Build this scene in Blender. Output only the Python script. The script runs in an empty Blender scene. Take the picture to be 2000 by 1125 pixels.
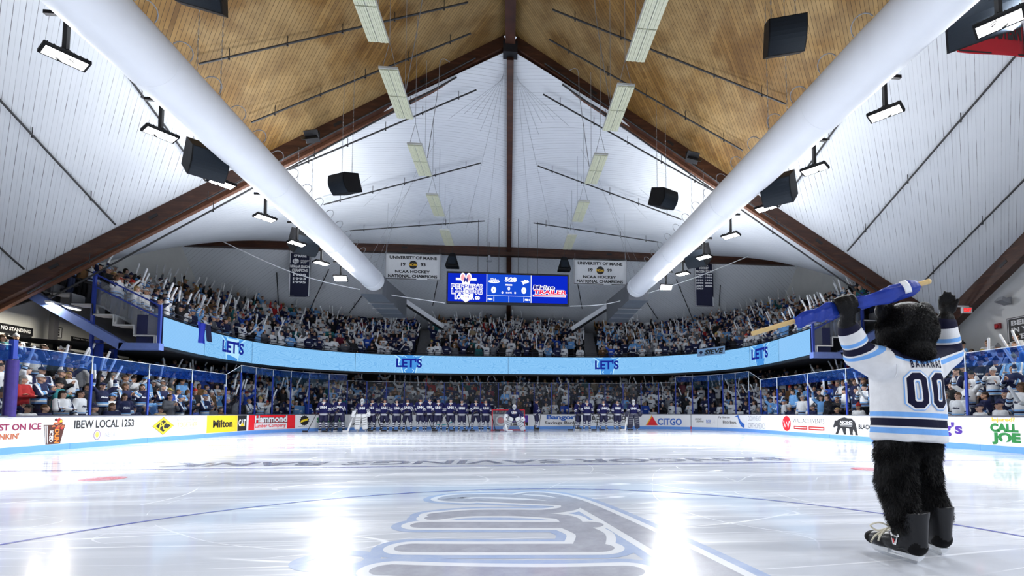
import bpy, bmesh, math, random
import numpy as np
from mathutils import Vector, Matrix
random.seed(11); rng = np.random.default_rng(11)
PI = math.pi
scn = bpy.context.scene
COL = scn.collection
# ---------------------------------------------------------------- camera (a 17 mm lens, cropped frame)
CAMH = 1.06
cam_d = bpy.data.cameras.new('camera'); cam = bpy.data.objects.new('camera', cam_d); COL.objects.link(cam)
cam_d.sensor_fit = 'HORIZONTAL'; cam_d.sensor_width = 36.0
cam_d.lens = 990.0 * 36.0 / 2000.0
cam_d.shift_x = -98.0 / 2000.0; cam_d.shift_y = 182.5 / 2000.0
cam_d.clip_start = 0.05; cam_d.clip_end = 300
cam.location = (0, 0, CAMH)
cam.rotation_euler = (PI / 2 + math.atan(61 / 990.0), 0, -math.radians(6.1))
scn.camera = cam
# ---------------------------------------------------------------- world, exposure
w = bpy.data.worlds.new('world'); scn.world = w; w.use_nodes = True
w.node_tree.nodes['Background'].inputs[0].default_value = (0.78, 0.86, 1.0, 1)
w.node_tree.nodes['Background'].inputs[1].default_value = 0.55
vs = scn.view_settings
vs.view_transform = 'Standard'; vs.look = 'None'; vs.gamma = 1.0; vs.exposure = 0.48; vs.use_curve_mapping = False
scn.cycles.use_denoising = True
scn.cycles.max_bounces = 8; scn.cycles.diffuse_bounces = 4; scn.cycles.glossy_bounces = 4
scn.cycles.transparent_max_bounces = 24; scn.cycles.sample_clamp_indirect = 6.0
scn.cycles.caustics_reflective = False; scn.cycles.caustics_refractive = False
# ---------------------------------------------------------------- node helpers
class NT:
    def __init__(s, m): s.t = m.node_tree; s.n = s.t.nodes; s.l = s.t.links
    def new(s, typ, ins=None, **kw):
        n = s.n.new(typ)
        for k, v in kw.items(): setattr(n, k, v)
        for k, v in (ins or {}).items():
            if isinstance(v, bpy.types.NodeSocket): s.l.new(v, n.inputs[k])
            else: n.inputs[k].default_value = v
        return n
    def math(s, op, a, b=0.0, c=None, clamp=False):
        ins = {0: a, 1: b}
        if c is not None: ins[2] = c
        return s.new('ShaderNodeMath', ins, operation=op, use_clamp=clamp).outputs[0]
    def mix(s, f, a, b, blend='MIX'):
        n = s.n.new('ShaderNodeMix'); n.data_type = 'RGBA'; n.blend_type = blend
        for sock, v in ((n.inputs['Factor'], f), (n.inputs[6], a), (n.inputs[7], b)):
            if isinstance(v, bpy.types.NodeSocket): s.l.new(v, sock)
            elif isinstance(v, (int, float)): sock.default_value = v
            else: sock.default_value = tuple(v)[:3] + (1,)
        return n.outputs[2]
    def noise(s, vec, scale, detail=3, rough=0.5):
        ins = {'Scale': scale, 'Detail': detail, 'Roughness': rough}
        if vec is not None: ins['Vector'] = vec
        return s.new('ShaderNodeTexNoise', ins).outputs['Fac']
    def ramp(s, f, stops):
        n = s.n.new('ShaderNodeValToRGB'); s.l.new(f, n.inputs[0])
        e = n.color_ramp.elements
        while len(e) < len(stops): e.new(0.5)
        for q, (p, c) in zip(e, stops):
            q.position = p; q.color = tuple(c)[:3] + (1,) if hasattr(c, '__len__') else (c, c, c, 1)
        return n.outputs[0]
def base_mat(name):
    m = bpy.data.materials.new(name); m.use_nodes = True
    return m, NT(m), m.node_tree.nodes['Principled BSDF']
MATS = {}
def mat(name, col=(0.5, 0.5, 0.5), rough=0.5, metal=0.0, emit=0.0, var=0.12, scale=6.0, ecol=None, spec=0.5, bump=0.0):
    """plain procedural surface: base colour with a little noise in value and gloss"""
    if name in MATS: return MATS[name]
    m, t, b = base_mat(name)
    tc = t.new('ShaderNodeTexCoord').outputs['Object']
    f = t.noise(tc, scale, 4)
    c2 = tuple(max(0, c * (1 - var)) for c in col); c1 = tuple(min(1, c * (1 + var)) for c in col)
    t.l.new(t.mix(f, c2, c1), b.inputs['Base Color'])
    t.l.new(t.math('MULTIPLY_ADD', f, 0.12, max(0.0, rough - 0.06)), b.inputs['Roughness'])
    b.inputs['Metallic'].default_value = metal
    b.inputs['Specular IOR Level'].default_value = spec
    if bump:
        bn = t.new('ShaderNodeBump', {'Height': t.noise(tc, scale * 6, 3), 'Strength': bump, 'Distance': 0.01})
        t.l.new(bn.outputs[0], b.inputs['Normal'])
    if emit:
        b.inputs['Emission Color'].default_value = tuple(ecol or col) + (1,)
        b.inputs['Emission Strength'].default_value = emit
    MATS[name] = m; return m
def objcol_mat(name, rough=0.8, var=0.18, scale=14.0, stain=None):
    """cloth / hair / skin whose colour comes from the object it is on"""
    if name in MATS: return MATS[name]
    m, t, b = base_mat(name)
    oi = t.new('ShaderNodeObjectInfo').outputs['Color']
    tc = t.new('ShaderNodeTexCoord').outputs['Object']
    f = t.noise(tc, scale, 3)
    t.l.new(t.mix(1.0, oi, t.ramp(f, [(0.25, 1 - var), (0.75, 1.0)]), 'MULTIPLY'), b.inputs['Base Color'])
    b.inputs['Roughness'].default_value = rough; b.inputs['Specular IOR Level'].default_value = 0.25
    MATS[name] = m; return m
def attr_mat(name, rough=0.8):
    if name in MATS: return MATS[name]
    m, t, b = base_mat(name)
    a = t.new('ShaderNodeAttribute', attribute_name='cloth').outputs['Color']
    tc = t.new('ShaderNodeTexCoord').outputs['Object']
    t.l.new(t.mix(1.0, a, t.ramp(t.noise(tc, 9.0, 3), [(0.25, 0.8), (0.75, 1.0)]), 'MULTIPLY'), b.inputs['Base Color'])
    b.inputs['Roughness'].default_value = rough; b.inputs['Specular IOR Level'].default_value = 0.25
    MATS[name] = m; return m
# ---------------------------------------------------------------- mesh helpers
def basis(d):
    d = Vector(d).normalized()
    a = Vector((0, 0, 1)) if abs(d.z) < 0.95 else Vector((1, 0, 0))
    u = d.cross(a).normalized(); v = u.cross(d).normalized()
    return d, u, v
class MB:
    def __init__(s): s.v = []; s.f = []; s.m = []; s.mats = []; s.smooth = []
    def _mi(s, m):
        if m is None: return 0
        if m not in s.mats: s.mats.append(m)
        return s.mats.index(m)
    def add(s, vs, fs, m=None, smooth=False):
        o = len(s.v); mi = s._mi(m)
        s.v += [tuple(p) for p in vs]
        for f in fs: s.f.append(tuple(i + o for i in f)); s.m.append(mi); s.smooth.append(smooth)
        return s
    def box(s, c, size, m=None, rot=None, taper=None):
        hx, hy, hz = size[0] / 2, size[1] / 2, size[2] / 2
        vs = []
        for z in (-hz, hz):
            k = 1.0 if (taper is None or z < 0) else taper
            for x, y in ((-hx, -hy), (hx, -hy), (hx, hy), (-hx, hy)): vs.append(Vector((x * k, y * k, z)))
        if rot is not None: vs = [rot @ p for p in vs]
        c = Vector(c)
        return s.add([p + c for p in vs], [(3, 2, 1, 0), (4, 5, 6, 7), (0, 1, 5, 4), (1, 2, 6, 5), (2, 3, 7, 6), (3, 0, 4, 7)], m)
    def beam(s, p0, p1, w, h, m=None, up=(0, 0, 1)):
        """rectangular bar from p0 to p1, w across, h along up"""
        p0, p1 = Vector(p0), Vector(p1); d = (p1 - p0).normalized()
        u = d.cross(Vector(up)).normalized(); v = u.cross(d).normalized()
        vs = [p + u * a * w / 2 + v * b * h / 2 for p in (p0, p1) for a, b in ((-1, -1), (1, -1), (1, 1), (-1, 1))]
        return s.add(vs, [(0, 1, 2, 3), (7, 6, 5, 4), (0, 4, 5, 1), (1, 5, 6, 2), (2, 6, 7, 3), (3, 7, 4, 0)], m)
    def tube(s, pts, r, n=8, m=None, smooth=True, caps=True):
        pts = [Vector(p) for p in pts]; k = len(pts)
        rs = r if hasattr(r, '__len__') else [r] * k
        vs = []; up = None
        for i, p in enumerate(pts):
            d = (pts[min(i + 1, k - 1)] - pts[max(i - 1, 0)]).normalized()
            if up is None: _, u, v = basis(d); v = d.cross(u)
            else:
                u = (up - d * up.dot(d)).normalized(); v = d.cross(u)
            up = u
            rr = rs[i] if hasattr(rs[i], '__len__') else (rs[i], rs[i])
            for j in range(n):
                a = 2 * PI * j / n
                vs.append(p + u * math.cos(a) * rr[0] + v * math.sin(a) * rr[1])
        fs = [(i * n + j, i * n + (j + 1) % n, (i + 1) * n + (j + 1) % n, (i + 1) * n + j) for i in range(k - 1) for j in range(n)]
        s.add(vs, fs, m, smooth)
        if caps:
            s.add([vs[j] for j in range(n)], [tuple(range(n))[::-1]], m); s.add([vs[(k - 1) * n + j] for j in range(n)], [tuple(range(n))], m)
        return s
    def loft(s, rings, m=None, smooth=True, caps=True):
        n = len(rings[0]); vs = [p for r in rings for p in r]
        fs = [(i * n + j, i * n + (j + 1) % n, (i + 1) * n + (j + 1) % n, (i + 1) * n + j) for i in range(len(rings) - 1) for j in range(n)]
        if caps: fs += [tuple(range(n))[::-1], tuple((len(rings) - 1) * n + j for j in range(n))]
        return s.add(vs, fs, m, smooth)
    def capsule(s, p0, p1, r0, r1, n=10, m=None, k=4):
        p0, p1 = Vector(p0), Vector(p1); d, u, v = basis(p1 - p0)
        rings = []
        for i in range(k):
            a = -PI / 2 + PI / 2 * (i + 0.35) / k; rings.append((p0 + d * math.sin(a) * r0, r0 * math.cos(a)))
        for i in range(k):
            a = PI / 2 * (i + 0.0) / k; rings.append((p1 + d * math.sin(a) * r1, r1 * math.cos(a)))
        return s.loft([[c + u * math.cos(2 * PI * j / n) * r + v * math.sin(2 * PI * j / n) * r for j in range(n)] for c, r in rings], m)
    def ell(s, c, r, n=14, k=9, m=None, rot=None):
        c = Vector(c); rings = []
        for i in range(k):
            a = -PI / 2 + PI * (i + 0.25) / (k - 0.5)
            ring = []
            for j in range(n):
                b = 2 * PI * j / n
                p = Vector((r[0] * math.cos(a) * math.cos(b), r[1] * math.cos(a) * math.sin(b), r[2] * math.sin(a)))
                ring.append(c + (rot @ p if rot is not None else p))
            rings.append(ring)
        return s.loft(rings, m)
    def prism(s, poly, fn, d0, d1, m=None):
        """polygon (u, v) extruded from depth d0 to d1, placed by fn(u, v, d)"""
        n = len(poly)
        a = [fn(u, v, d0) for u, v in poly]; b = [fn(u, v, d1) for u, v in poly]
        return s.add(a + b, [tuple(range(n))[::-1], tuple(range(n, 2 * n))] + [(i, (i + 1) % n, n + (i + 1) % n, n + i) for i in range(n)], m)
    def grid(s, fn, nu, nv, m=None, smooth=True):
        vs = [fn(i / nu, j / nv) for j in range(nv + 1) for i in range(nu + 1)]
        return s.add(vs, [(j * (nu + 1) + i, j * (nu + 1) + i + 1, (j + 1) * (nu + 1) + i + 1, (j + 1) * (nu + 1) + i) for j in range(nv) for i in range(nu)], m, smooth)
    def mesh(s, name):
        me = bpy.data.meshes.new(name); me.from_pydata(s.v, [], s.f)
        for m in s.mats: me.materials.append(m)
        me.polygons.foreach_set('material_index', s.m); me.polygons.foreach_set('use_smooth', s.smooth)
        me.update(); return me
    def build(s, name, m=None, parent=None, loc=(0, 0, 0), bevel=0.0):
        me = s.mesh(name)
        if m is not None and not me.materials: me.materials.append(m)
        o = bpy.data.objects.new(name, me); COL.objects.link(o); o.location = loc
        if parent is not None: o.parent = parent
        if bevel:
            b = o.modifiers.new('bevel', 'BEVEL'); b.width = bevel; b.segments = 2; b.limit_method = 'ANGLE'
        return o
def build_split(mb, name, parent):
    """one mesh per word or line of lettering collected in mb"""
    cuts = getattr(mb, 'cuts', None) or [(0, 0)]
    if cuts[0] != (0, 0): cuts = [(0, 0)] + cuts
    for (v0, f0), (v1, f1) in zip(cuts, cuts[1:] + [(len(mb.v), len(mb.f))]):
        if f1 <= f0: continue
        q = MB(); q.mats = mb.mats; q.v = mb.v[v0:v1]; q.f = [tuple(i - v0 for i in f) for f in mb.f[f0:f1]]; q.m = mb.m[f0:f1]; q.smooth = mb.smooth[f0:f1]
        q.build(name, None, parent)
def tag(o, label, cat, group=None, kind=None):
    if label: o['label'] = label
    if cat: o['category'] = cat
    if group: o['group'] = group
    if kind: o['kind'] = kind
    return o
def struct(o): o['kind'] = 'structure'; return o
def thing(name, label, cat, loc=(0, 0, 0), rz=0.0, group=None):
    o = bpy.data.objects.new(name, None); COL.objects.link(o); o.location = loc; o.rotation_euler = (0, 0, rz)
    o.empty_display_size = 0.1
    return tag(o, label, cat, group)
def dup(root, loc=None, rz=None, label=None, group=None):
    r = root.copy(); COL.objects.link(r)
    if loc is not None: r.location = loc
    if rz is not None: r.rotation_euler = (0, 0, rz)
    if label: r['label'] = label
    if group: r['group'] = group
    for ch in list(root.children):
        c = ch.copy(); COL.objects.link(c); c.parent = r
        for g in list(ch.children):
            d = g.copy(); COL.objects.link(d); d.parent = c
    return r
# lettering: built-in font outlines turned into flat mesh, laid out in a (u, v) frame
_TXT = {}
def text_geo(txt, bold=0.0, shear=0.0):
    key = (txt, bold, shear)
    if key in _TXT: return _TXT[key]
    cu = bpy.data.curves.new('lettering', 'FONT'); cu.body = txt; cu.size = 1.0; cu.shear = shear; cu.resolution_u = 3
    cu.offset = bold; cu.fill_mode = 'FRONT'; cu.dimensions = '2D'
    o = bpy.data.objects.new('lettering', cu); COL.objects.link(o)
    dg = bpy.context.evaluated_depsgraph_get()
    me = bpy.data.meshes.new_from_object(o.evaluated_get(dg))
    vs = [(v.co.x, v.co.y) for v in me.vertices]; fs = [tuple(p.vertices) for p in me.polygons]
    bpy.data.objects.remove(o); bpy.data.curves.remove(cu); bpy.data.meshes.remove(me)
    xs = [p[0] for p in vs]; ys = [p[1] for p in vs]
    r = (vs, fs, min(xs), max(xs), min(ys), max(ys)); _TXT[key] = r; return r
def put_text(mb, txt, fn, u0, u1, v0, v1, m, bold=0.0, shear=0.0, d=0.004):
    bold = bold * 1.25
    if not hasattr(mb, 'cuts'): mb.cuts = []
    mb.cuts.append((len(mb.v), len(mb.f)))
    """fit the words into the rectangle u0..u1, v0..v1 of the frame fn(u, v, depth)"""
    vs, fs, x0, x1, y0, y1 = text_geo(txt, bold, shear)
    sx = (u1 - u0) / max(1e-6, x1 - x0); sy = (v1 - v0) / max(1e-6, y1 - y0)
    mb.add([fn(u0 + (x - x0) * sx, v0 + (y - y0) * sy, d) for x, y in vs], fs, m)
def flat_frame(o, ux, uz, n):
    o, ux, uz, n = Vector(o), Vector(ux), Vector(uz), Vector(n)
    return lambda u, v, d=0.0: tuple(o + ux * u + uz * v + n * d)
def ellipse(u, v, a, b=None, n=24, t0=0.0, t1=2 * PI):
    b = a if b is None else b
    return [(u + a * math.cos(t0 + (t1 - t0) * i / n), v + b * math.sin(t0 + (t1 - t0) * i / n)) for i in range(n + (0 if abs(t1 - t0 - 2 * PI) < 1e-6 else 1))]
def put_poly(mb, poly, fn, m, d=0.003):
    mb.add([fn(u, v, d) for u, v in poly], [tuple(range(len(poly)))], m)
def put_stroke(mb, pts, wid, fn, m, d=0.003, closed=False):
    """ribbon of given width along a polyline of (u, v)"""
    P = [Vector(p) for p in pts]; k = len(P); vs = []
    for i in range(k):
        a = P[(i - 1) % k] if (closed or i > 0) else P[i]; b = P[(i + 1) % k] if (closed or i < k - 1) else P[i]
        t = (b - a).normalized(); nn = Vector((-t.y, t.x)); ww = wid[i] if hasattr(wid, '__len__') else wid
        vs += [fn(*(P[i] + nn * ww / 2), d), fn(*(P[i] - nn * ww / 2), d)]
    fs = [(2 * i, 2 * i + 1, 2 * ((i + 1) % k) + 1, 2 * ((i + 1) % k)) for i in range(k if closed else k - 1)]
    mb.add(vs, fs, m)
def catmull(pts, n=8):
    P = [Vector(p) for p in pts]; out = []
    for i in range(len(P) - 1):
        p0, p1, p2, p3 = P[max(i - 1, 0)], P[i], P[i + 1], P[min(i + 2, len(P) - 1)]
        for j in range(n):
            t = j / n
            out.append(0.5 * ((2 * p1) + (p2 - p0) * t + (2 * p0 - 5 * p1 + 4 * p2 - p3) * t * t + (3 * p1 - p0 - 3 * p2 + p3) * t ** 3))
    return out + [P[-1]]
ORD = ['first', 'second', 'third', 'fourth', 'fifth', 'sixth', 'seventh', 'eighth', 'ninth', 'tenth', 'eleventh', 'twelfth', 'thirteenth', 'fourteenth', 'fifteenth', 'sixteenth', 'seventeenth', 'eighteenth', 'nineteenth', 'twentieth']
def nth(i):
    if i < len(ORD): return ORD[i]
    n = i + 1
    return '%d%s' % (n, 'th' if n % 100 in (11, 12, 13) else {1: 'st', 2: 'nd', 3: 'rd'}.get(n % 10, 'th'))
# shared materials
BLACK = mat('black_metal', (0.012, 0.012, 0.014), 0.45)
STEEL = mat('grey_steel', (0.35, 0.36, 0.38), 0.35, 0.8)
WHITE = mat('white_paint', (0.78, 0.8, 0.82), 0.5, var=0.04)
NAVY = mat('navy', (0.006, 0.01, 0.06), 0.7, var=0.1)
ROYAL = mat('royal_blue', (0.01, 0.035, 0.28), 0.5, var=0.1)
SKYBLUE = mat('sky_blue', (0.16, 0.36, 0.78), 0.6, var=0.06)
INK = mat('black_ink', (0.01, 0.01, 0.012), 0.6)
RED = mat('red_paint', (0.55, 0.015, 0.02), 0.5)
YELLOW = mat('yellow_paint', (0.85, 0.62, 0.02), 0.5)
GREY = mat('grey_paint', (0.3, 0.31, 0.33), 0.6)
PURPLE = mat('purple_paint', (0.07, 0.02, 0.3), 0.5)
GREEN = mat('green_paint', (0.01, 0.22, 0.05), 0.5)
ORANGE = mat('orange_paint', (0.8, 0.2, 0.02), 0.5)
# ================================================================ the setting: ice, roof, walls
HALF = 20.2; YC = 2.5; YG = 21.4; ZR = 17.7; ZA = 5.4; YT = 34.0; ZT = 12.15
def roof1(x, y): return ZR - (ZR - ZA) * (abs(x) / HALF) * (abs(y - YC) / (YG - YC))
def roof2(x, y):
    t = (y - YG) / (YT - YG); s = abs(x) / HALF
    return (ZR - 0.75) * (1 - s) * (1 - t) + (ZA - 0.3) * s * (1 - t) + ZT * t
def ice_material():
    m, t, b = base_mat('rink_ice')
    tc = t.new('ShaderNodeTexCoord').outputs['Object']
    def mapped(sx, sy, rz=0.0, off=0.0):
        return t.new('ShaderNodeMapping', {'Vector': tc, 'Scale': (sx, sy, 1), 'Rotation': (0, 0, rz), 'Location': (off, off * 2, 0)}).outputs[0]
    scr = None
    for sx, sy, rz, wd, off in ((0.05, 0.30, 0.06, 0.0035, 1), (0.07, 0.42, -0.16, 0.003, 5), (0.10, 0.16, 0.45, 0.0016, 9), (0.06, 0.8, 0.03, 0.006, 3), (0.09, 0.65, 0.12, 0.004, 14), (0.13, 0.2, -0.6, 0.0014, 21), (0.05, 1.2, -0.04, 0.008, 33), (0.2, 0.5, 0.25, 0.0025, 40)):
        n = t.noise(mapped(sx, sy, rz, off), 1.0, 0.0, 0.5)
        n = t.math('FRACT', t.math('MULTIPLY', n, 7.0))
        line = t.math('SUBTRACT', 1.0, t.math('DIVIDE', t.math('ABSOLUTE', t.math('SUBTRACT', n, 0.5)), wd * 4.0), clamp=True)
        brk = t.ramp(t.noise(mapped(0.5, 0.9, 0.3, off * 3), 1.0, 3), [(0.46, 0.0), (0.62, 1.0)])
        line = t.math('MULTIPLY', line, brk)
        scr = line if scr is None else t.math('MAXIMUM', scr, line)
    cloud = t.noise(mapped(0.35, 0.8), 1.0, 4)
    frost = t.ramp(t.noise(mapped(0.16, 1.5, 0.05, 7), 1.0, 5, 0.6), [(0.46, 0.0), (0.68, 1.0)])
    fine = t.noise(mapped(3, 9), 1.0, 5, 0.6)
    c = t.mix(cloud, (0.46, 0.495, 0.57), (0.57, 0.60, 0.66))
    c = t.mix(t.math('MULTIPLY', frost, 0.55), c, (0.70, 0.73, 0.78))
    c = t.mix(t.math('MULTIPLY', fine, 0.2), c, (0.66, 0.69, 0.74))
    c = t.mix(t.math('MULTIPLY', scr, 0.65), c, (0.85, 0.88, 0.92))
    t.l.new(c, b.inputs['Base Color'])
    r = t.math('MULTIPLY_ADD', cloud, 0.14, 0.14)
    r = t.math('MULTIPLY_ADD', frost, 0.10, t.math('MULTIPLY_ADD', scr, 0.2, r))
    t.l.new(r, b.inputs['Roughness'])
    b.inputs['IOR'].default_value = 1.31
    t.l.new(t.math('MULTIPLY_ADD', frost, -0.3, t.math('MULTIPLY_ADD', scr, -0.2, 0.62), clamp=True), b.inputs['Coat Weight']); b.inputs['Specular IOR Level'].default_value = 0.12; b.inputs['Coat Roughness'].default_value = 0.07; b.inputs['Coat IOR'].default_value = 1.31
    h = t.math('MULTIPLY_ADD', scr, 0.6, t.math('MULTIPLY_ADD', t.noise(mapped(1.5, 4), 1.0, 4), 0.5, t.math('MULTIPLY', fine, 0.12)))
    t.l.new(t.new('ShaderNodeBump', {'Height': h, 'Strength': 0.07, 'Distance': 0.012}).outputs[0], b.inputs['Normal'])
    return m
ICE = ice_material()
mb = MB(); mb.grid(lambda u, v: (-12.7 + 25.9 * u, -14 + 47 * v, 0.0), 8, 14)
ice = struct(mb.build('floor', ICE))
# under the stands and the concourse
mb = MB()
for x0, x1, y0, y1 in ((-21, -12.7, -14, 48), (13.2, 21, -14, 48), (-12.7, 13.2, 33.0, 48)):
    mb.add([(x0, y0, -0.01), (x1, y0, -0.01), (x1, y1, -0.01), (x0, y1, -0.01)], [(0, 1, 2, 3)])
struct(mb.build('floor_concourse', mat('dark_concrete', (0.05, 0.05, 0.055), 0.8)))
def roof_material(name, kind):
    m, t, b = base_mat(name)
    tc = t.new('ShaderNodeTexCoord').outputs['Object']
    sp = t.new('ShaderNodeSeparateXYZ', {0: tc})
    ax = t.math('ABSOLUTE', sp.outputs[0]); y = sp.outputs[1]
    ay = t.math('ABSOLUTE', t.math('SUBTRACT', y, YC)) if kind == 'wood' else y
    if kind == 'wood': c = t.math('SUBTRACT', ax, ay); along = t.math('ADD', ax, ay)
    elif kind == 'mid': c = t.math('MULTIPLY_ADD', ax, 0.62, ay); along = t.math('SUBTRACT', ax, ay)
    else: c = t.math('MULTIPLY_ADD', ax, -0.5, ay); along = t.math('ADD', ax, ay)
    def seams(w, depth):
        q = t.math('DIVIDE', c, w); fr = t.math('FRACT', q); idn = t.math('FLOOR', q)
        d = t.math('ABSOLUTE', t.math('SUBTRACT', fr, 0.5))
        return t.math('GREATER_THAN', d, 0.5 - depth), idn
    s1, id1 = seams(0.16, 0.05); s2, id2 = seams(0.32, 0.03)
    v = t.new('ShaderNodeCombineXYZ', {0: id1, 1: t.math('FLOOR', t.math('MULTIPLY_ADD', id1, 0.37, t.math('DIVIDE', along, 2.6)))}).outputs[0]
    rnd = t.new('ShaderNodeTexWhiteNoise', {'Vector': v}, noise_dimensions='3D').outputs['Value']
    brk = t.ramp(t.noise(tc, 0.9, 4, 0.6), [(0.4, 0.0), (0.62, 1.0)])
    white = t.mix(t.noise(tc, 0.7, 3), (0.66, 0.69, 0.73), (0.76, 0.79, 0.82))
    white = t.mix(t.math('MULTIPLY', rnd, 0.12), white, (0.55, 0.58, 0.62))
    white = t.mix(t.math('MULTIPLY', s1, 0.22 if kind == 'wood' else 0.3), white, (0.2, 0.21, 0.23))
    white = t.mix(t.math('MULTIPLY', s2, t.math('MULTIPLY', brk, 0.8 if kind == 'wood' else 0.3)), white, (0.05, 0.05, 0.055))
    col = white; rough = 0.6
    if kind == 'wood':
        st = t.new('ShaderNodeMapping', {'Vector': t.new('ShaderNodeCombineXYZ', {0: c, 1: along, 2: sp.outputs[2]}).outputs[0], 'Scale': (9, 0.6, 0.2)}).outputs[0]
        grain = t.noise(st, 1.0, 4, 0.6); blot = t.noise(tc, 0.33, 3, 0.55)
        wd = t.ramp(rnd, [(0.0, (0.13, 0.066, 0.012)), (0.5, (0.20, 0.108, 0.023)), (1.0, (0.27, 0.155, 0.042))])
        wd = t.mix(t.math('MULTIPLY', grain, 0.6), wd, (0.10, 0.045, 0.010))
        wd = t.mix(t.ramp(blot, [(0.44, 0.0), (0.58, 0.5)]), wd, (0.36, 0.26, 0.125))
        wd = t.mix(t.ramp(t.noise(tc, 0.8, 4, 0.6), [(0.45, 0.0), (0.7, 0.55)]), wd, (0.085, 0.038, 0.007))
        kn = t.new('ShaderNodeTexVoronoi', {'Vector': tc, 'Scale': 4.5}).outputs['Distance']
        wd = t.mix(t.math('MULTIPLY', t.math('LESS_THAN', kn, 0.075), 0.8), wd, (0.06, 0.025, 0.008))
        wd = t.mix(t.math('MULTIPLY', s1, 0.85), wd, (0.022, 0.010, 0.003))
        edge = t.math('MULTIPLY_ADD', ay, -0.307, 15.8)
        col = t.mix(t.math('GREATER_THAN', ax, edge), wd, white)
    t.l.new(col, b.inputs['Base Color']); b.inputs['Roughness'].default_value = rough
    b.inputs['Specular IOR Level'].default_value = 0.25
    hb = t.math('SUBTRACT', 1.0, t.math('MAXIMUM', s1, s2))
    t.l.new(t.new('ShaderNodeBump', {'Height': hb, 'Strength': 0.25, 'Distance': 0.02}).outputs[0], b.inputs['Normal'])
    return m
RW, RM, RB = roof_material('board_ceiling', 'wood'), roof_material('white_board_ceiling', 'mid'), roof_material('end_ceiling', 'end')
for sx in (-1, 1):
    mb = MB(); mb.grid(lambda u, v: (sx * HALF * u, YC + (YG - YC) * v, roof1(HALF * u, YC + (YG - YC) * v)), 40, 40)
    struct(mb.build('ceiling', RW))
    mb = MB(); mb.grid(lambda u, v: (sx * HALF * u, YC - (YG - YC) * v, roof1(HALF * u, YC + (YG - YC) * v)), 20, 20)
    struct(mb.build('ceiling', RW))
    mb = MB(); mb.grid(lambda u, v: (sx * 20.8 * u, YG + (YT - YG) * v, roof2(HALF * u, YG + (YT - YG) * v)), 32, 24)
    struct(mb.build('ceiling', RM))
    # end roof: from the cross beam down to the back wall
    def end(u, v, sx=sx):
        q, r, a, bb = Vector((0, YT, ZT)), Vector((sx * 20.95, YT, ZT - 0.05)), Vector((0, 46.5, 8.3)), Vector((sx * 20.8, 39.5, 6.2))
        return tuple(q * (1 - u) * (1 - v) + r * u * (1 - v) + a * (1 - u) * v + bb * u * v)
    mb = MB(); mb.grid(end, 24, 20); struct(mb.build('ceiling', RB))
WALLM = mat('pale_wall', (0.66, 0.66, 0.63), 0.7, var=0.12, scale=1.2)
for side, sx in (('left', -1), ('right', 1)):
    mb = MB(); X = sx * 20.9
    mb.add([(X, -16, 0), (X, YG, 0), (X, YG, 5.6), (X, YC, 18.0), (X, -16, 6.0)], [(0, 1, 2, 3, 4)])
    mb.add([(X, YG, 0), (X, 47, 0), (X, 47, 6.6), (X, 39.6, 6.6), (X, YT + .1, ZT + .4), (X, YG, 5.6)], [(0, 1, 2, 3, 4, 5)])
    struct(mb.build('wall_' + side, WALLM))
mb = MB(); mb.add([(-21, 47.0, 0), (21, 47.0, 0), (21, 47.0, 9), (-21, 47.0, 9)], [(0, 1, 2, 3)])
struct(mb.build('wall_end', mat('dark_wall', (0.1, 0.1, 0.11), 0.8)))
# glued timber beams
def timber():
    m, t, b = base_mat('dark_timber')
    tc = t.new('ShaderNodeTexCoord').outputs['Object']
    mp = t.new('ShaderNodeMapping', {'Vector': tc, 'Scale': (1.2, 1.2, 9)}).outputs[0]
    c = t.ramp(t.noise(mp, 1.0, 5, 0.6), [(0.2, (0.018, 0.006, 0.003)), (0.55, (0.055, 0.018, 0.008)), (0.85, (0.12, 0.05, 0.024))])
    t.l.new(c, b.inputs['Base Color']); b.inputs['Roughness'].default_value = 0.5
    return m
TIM = timber()
TRIM = mat('red_timber_trim', (0.13, 0.055, 0.03), 0.5, var=0.3)
def roof_beam(label, p0, p1, wid, dep, trim=None):
    r = thing('roof_beam', label, 'beam'); r['kind'] = 'structure'
    MB().beam(p0, p1, wid, dep).build('timber', TIM, r)
    if trim:
        o = Vector(trim); MB().beam(Vector(p0) + o, Vector(p1) + o, wid * 0.7, 0.16).build('edge_trim', TRIM, r)
    mb = MB(); p0, p1 = Vector(p0), Vector(p1); d, u, v = basis(p1 - p0)
    for k in range(1, 6):
        c = p0.lerp(p1, k / 6.0); mb.beam(c - d * 0.18, c + d * 0.18, wid + 0.03, 0.12, up=(0, 0, 1))
    mb.build('steel_plate', BLACK, r)
    return r
roof_beam('dark timber roof beam sloping from the ridge down over the coffee-advert side', (-0.2, YG + 0.05, ZR - 0.36), (-21.0, YG + 0.05, ZA - 0.80), 0.26, 0.52, (0, 0.22, -0.36))
roof_beam('dark timber roof beam sloping from the ridge down over the CALL JOE side', (0.2, YG + 0.05, ZR - 0.36), (21.0, YG + 0.05, ZA - 0.80), 0.26, 0.52, (0, 0.22, -0.36))
roof_beam('dark timber edge beam rising toward the viewer above the CALL JOE concourse', (20.18, YG, ZA - 0.35), (20.18, YC, ZR - 0.35), 0.4, 0.7)
roof_beam('dark timber edge beam rising toward the viewer above the coffee-advert concourse', (-20.18, YG, ZA - 0.35), (-20.18, YC, ZR - 0.35), 0.4, 0.7)
roof_beam('level dark timber cross beam behind the scoreboard under the far roof', (-20.6, YT, ZT - 0.2), (20.6, YT, ZT - 0.2), 0.4, 0.62)
roof_beam('dark timber ridge beam running overhead toward the wooden peak', (0, YC - 2, ZR - 0.4), (0, YG + 0.2, ZR - 0.4), 0.42, 0.7)
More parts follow.
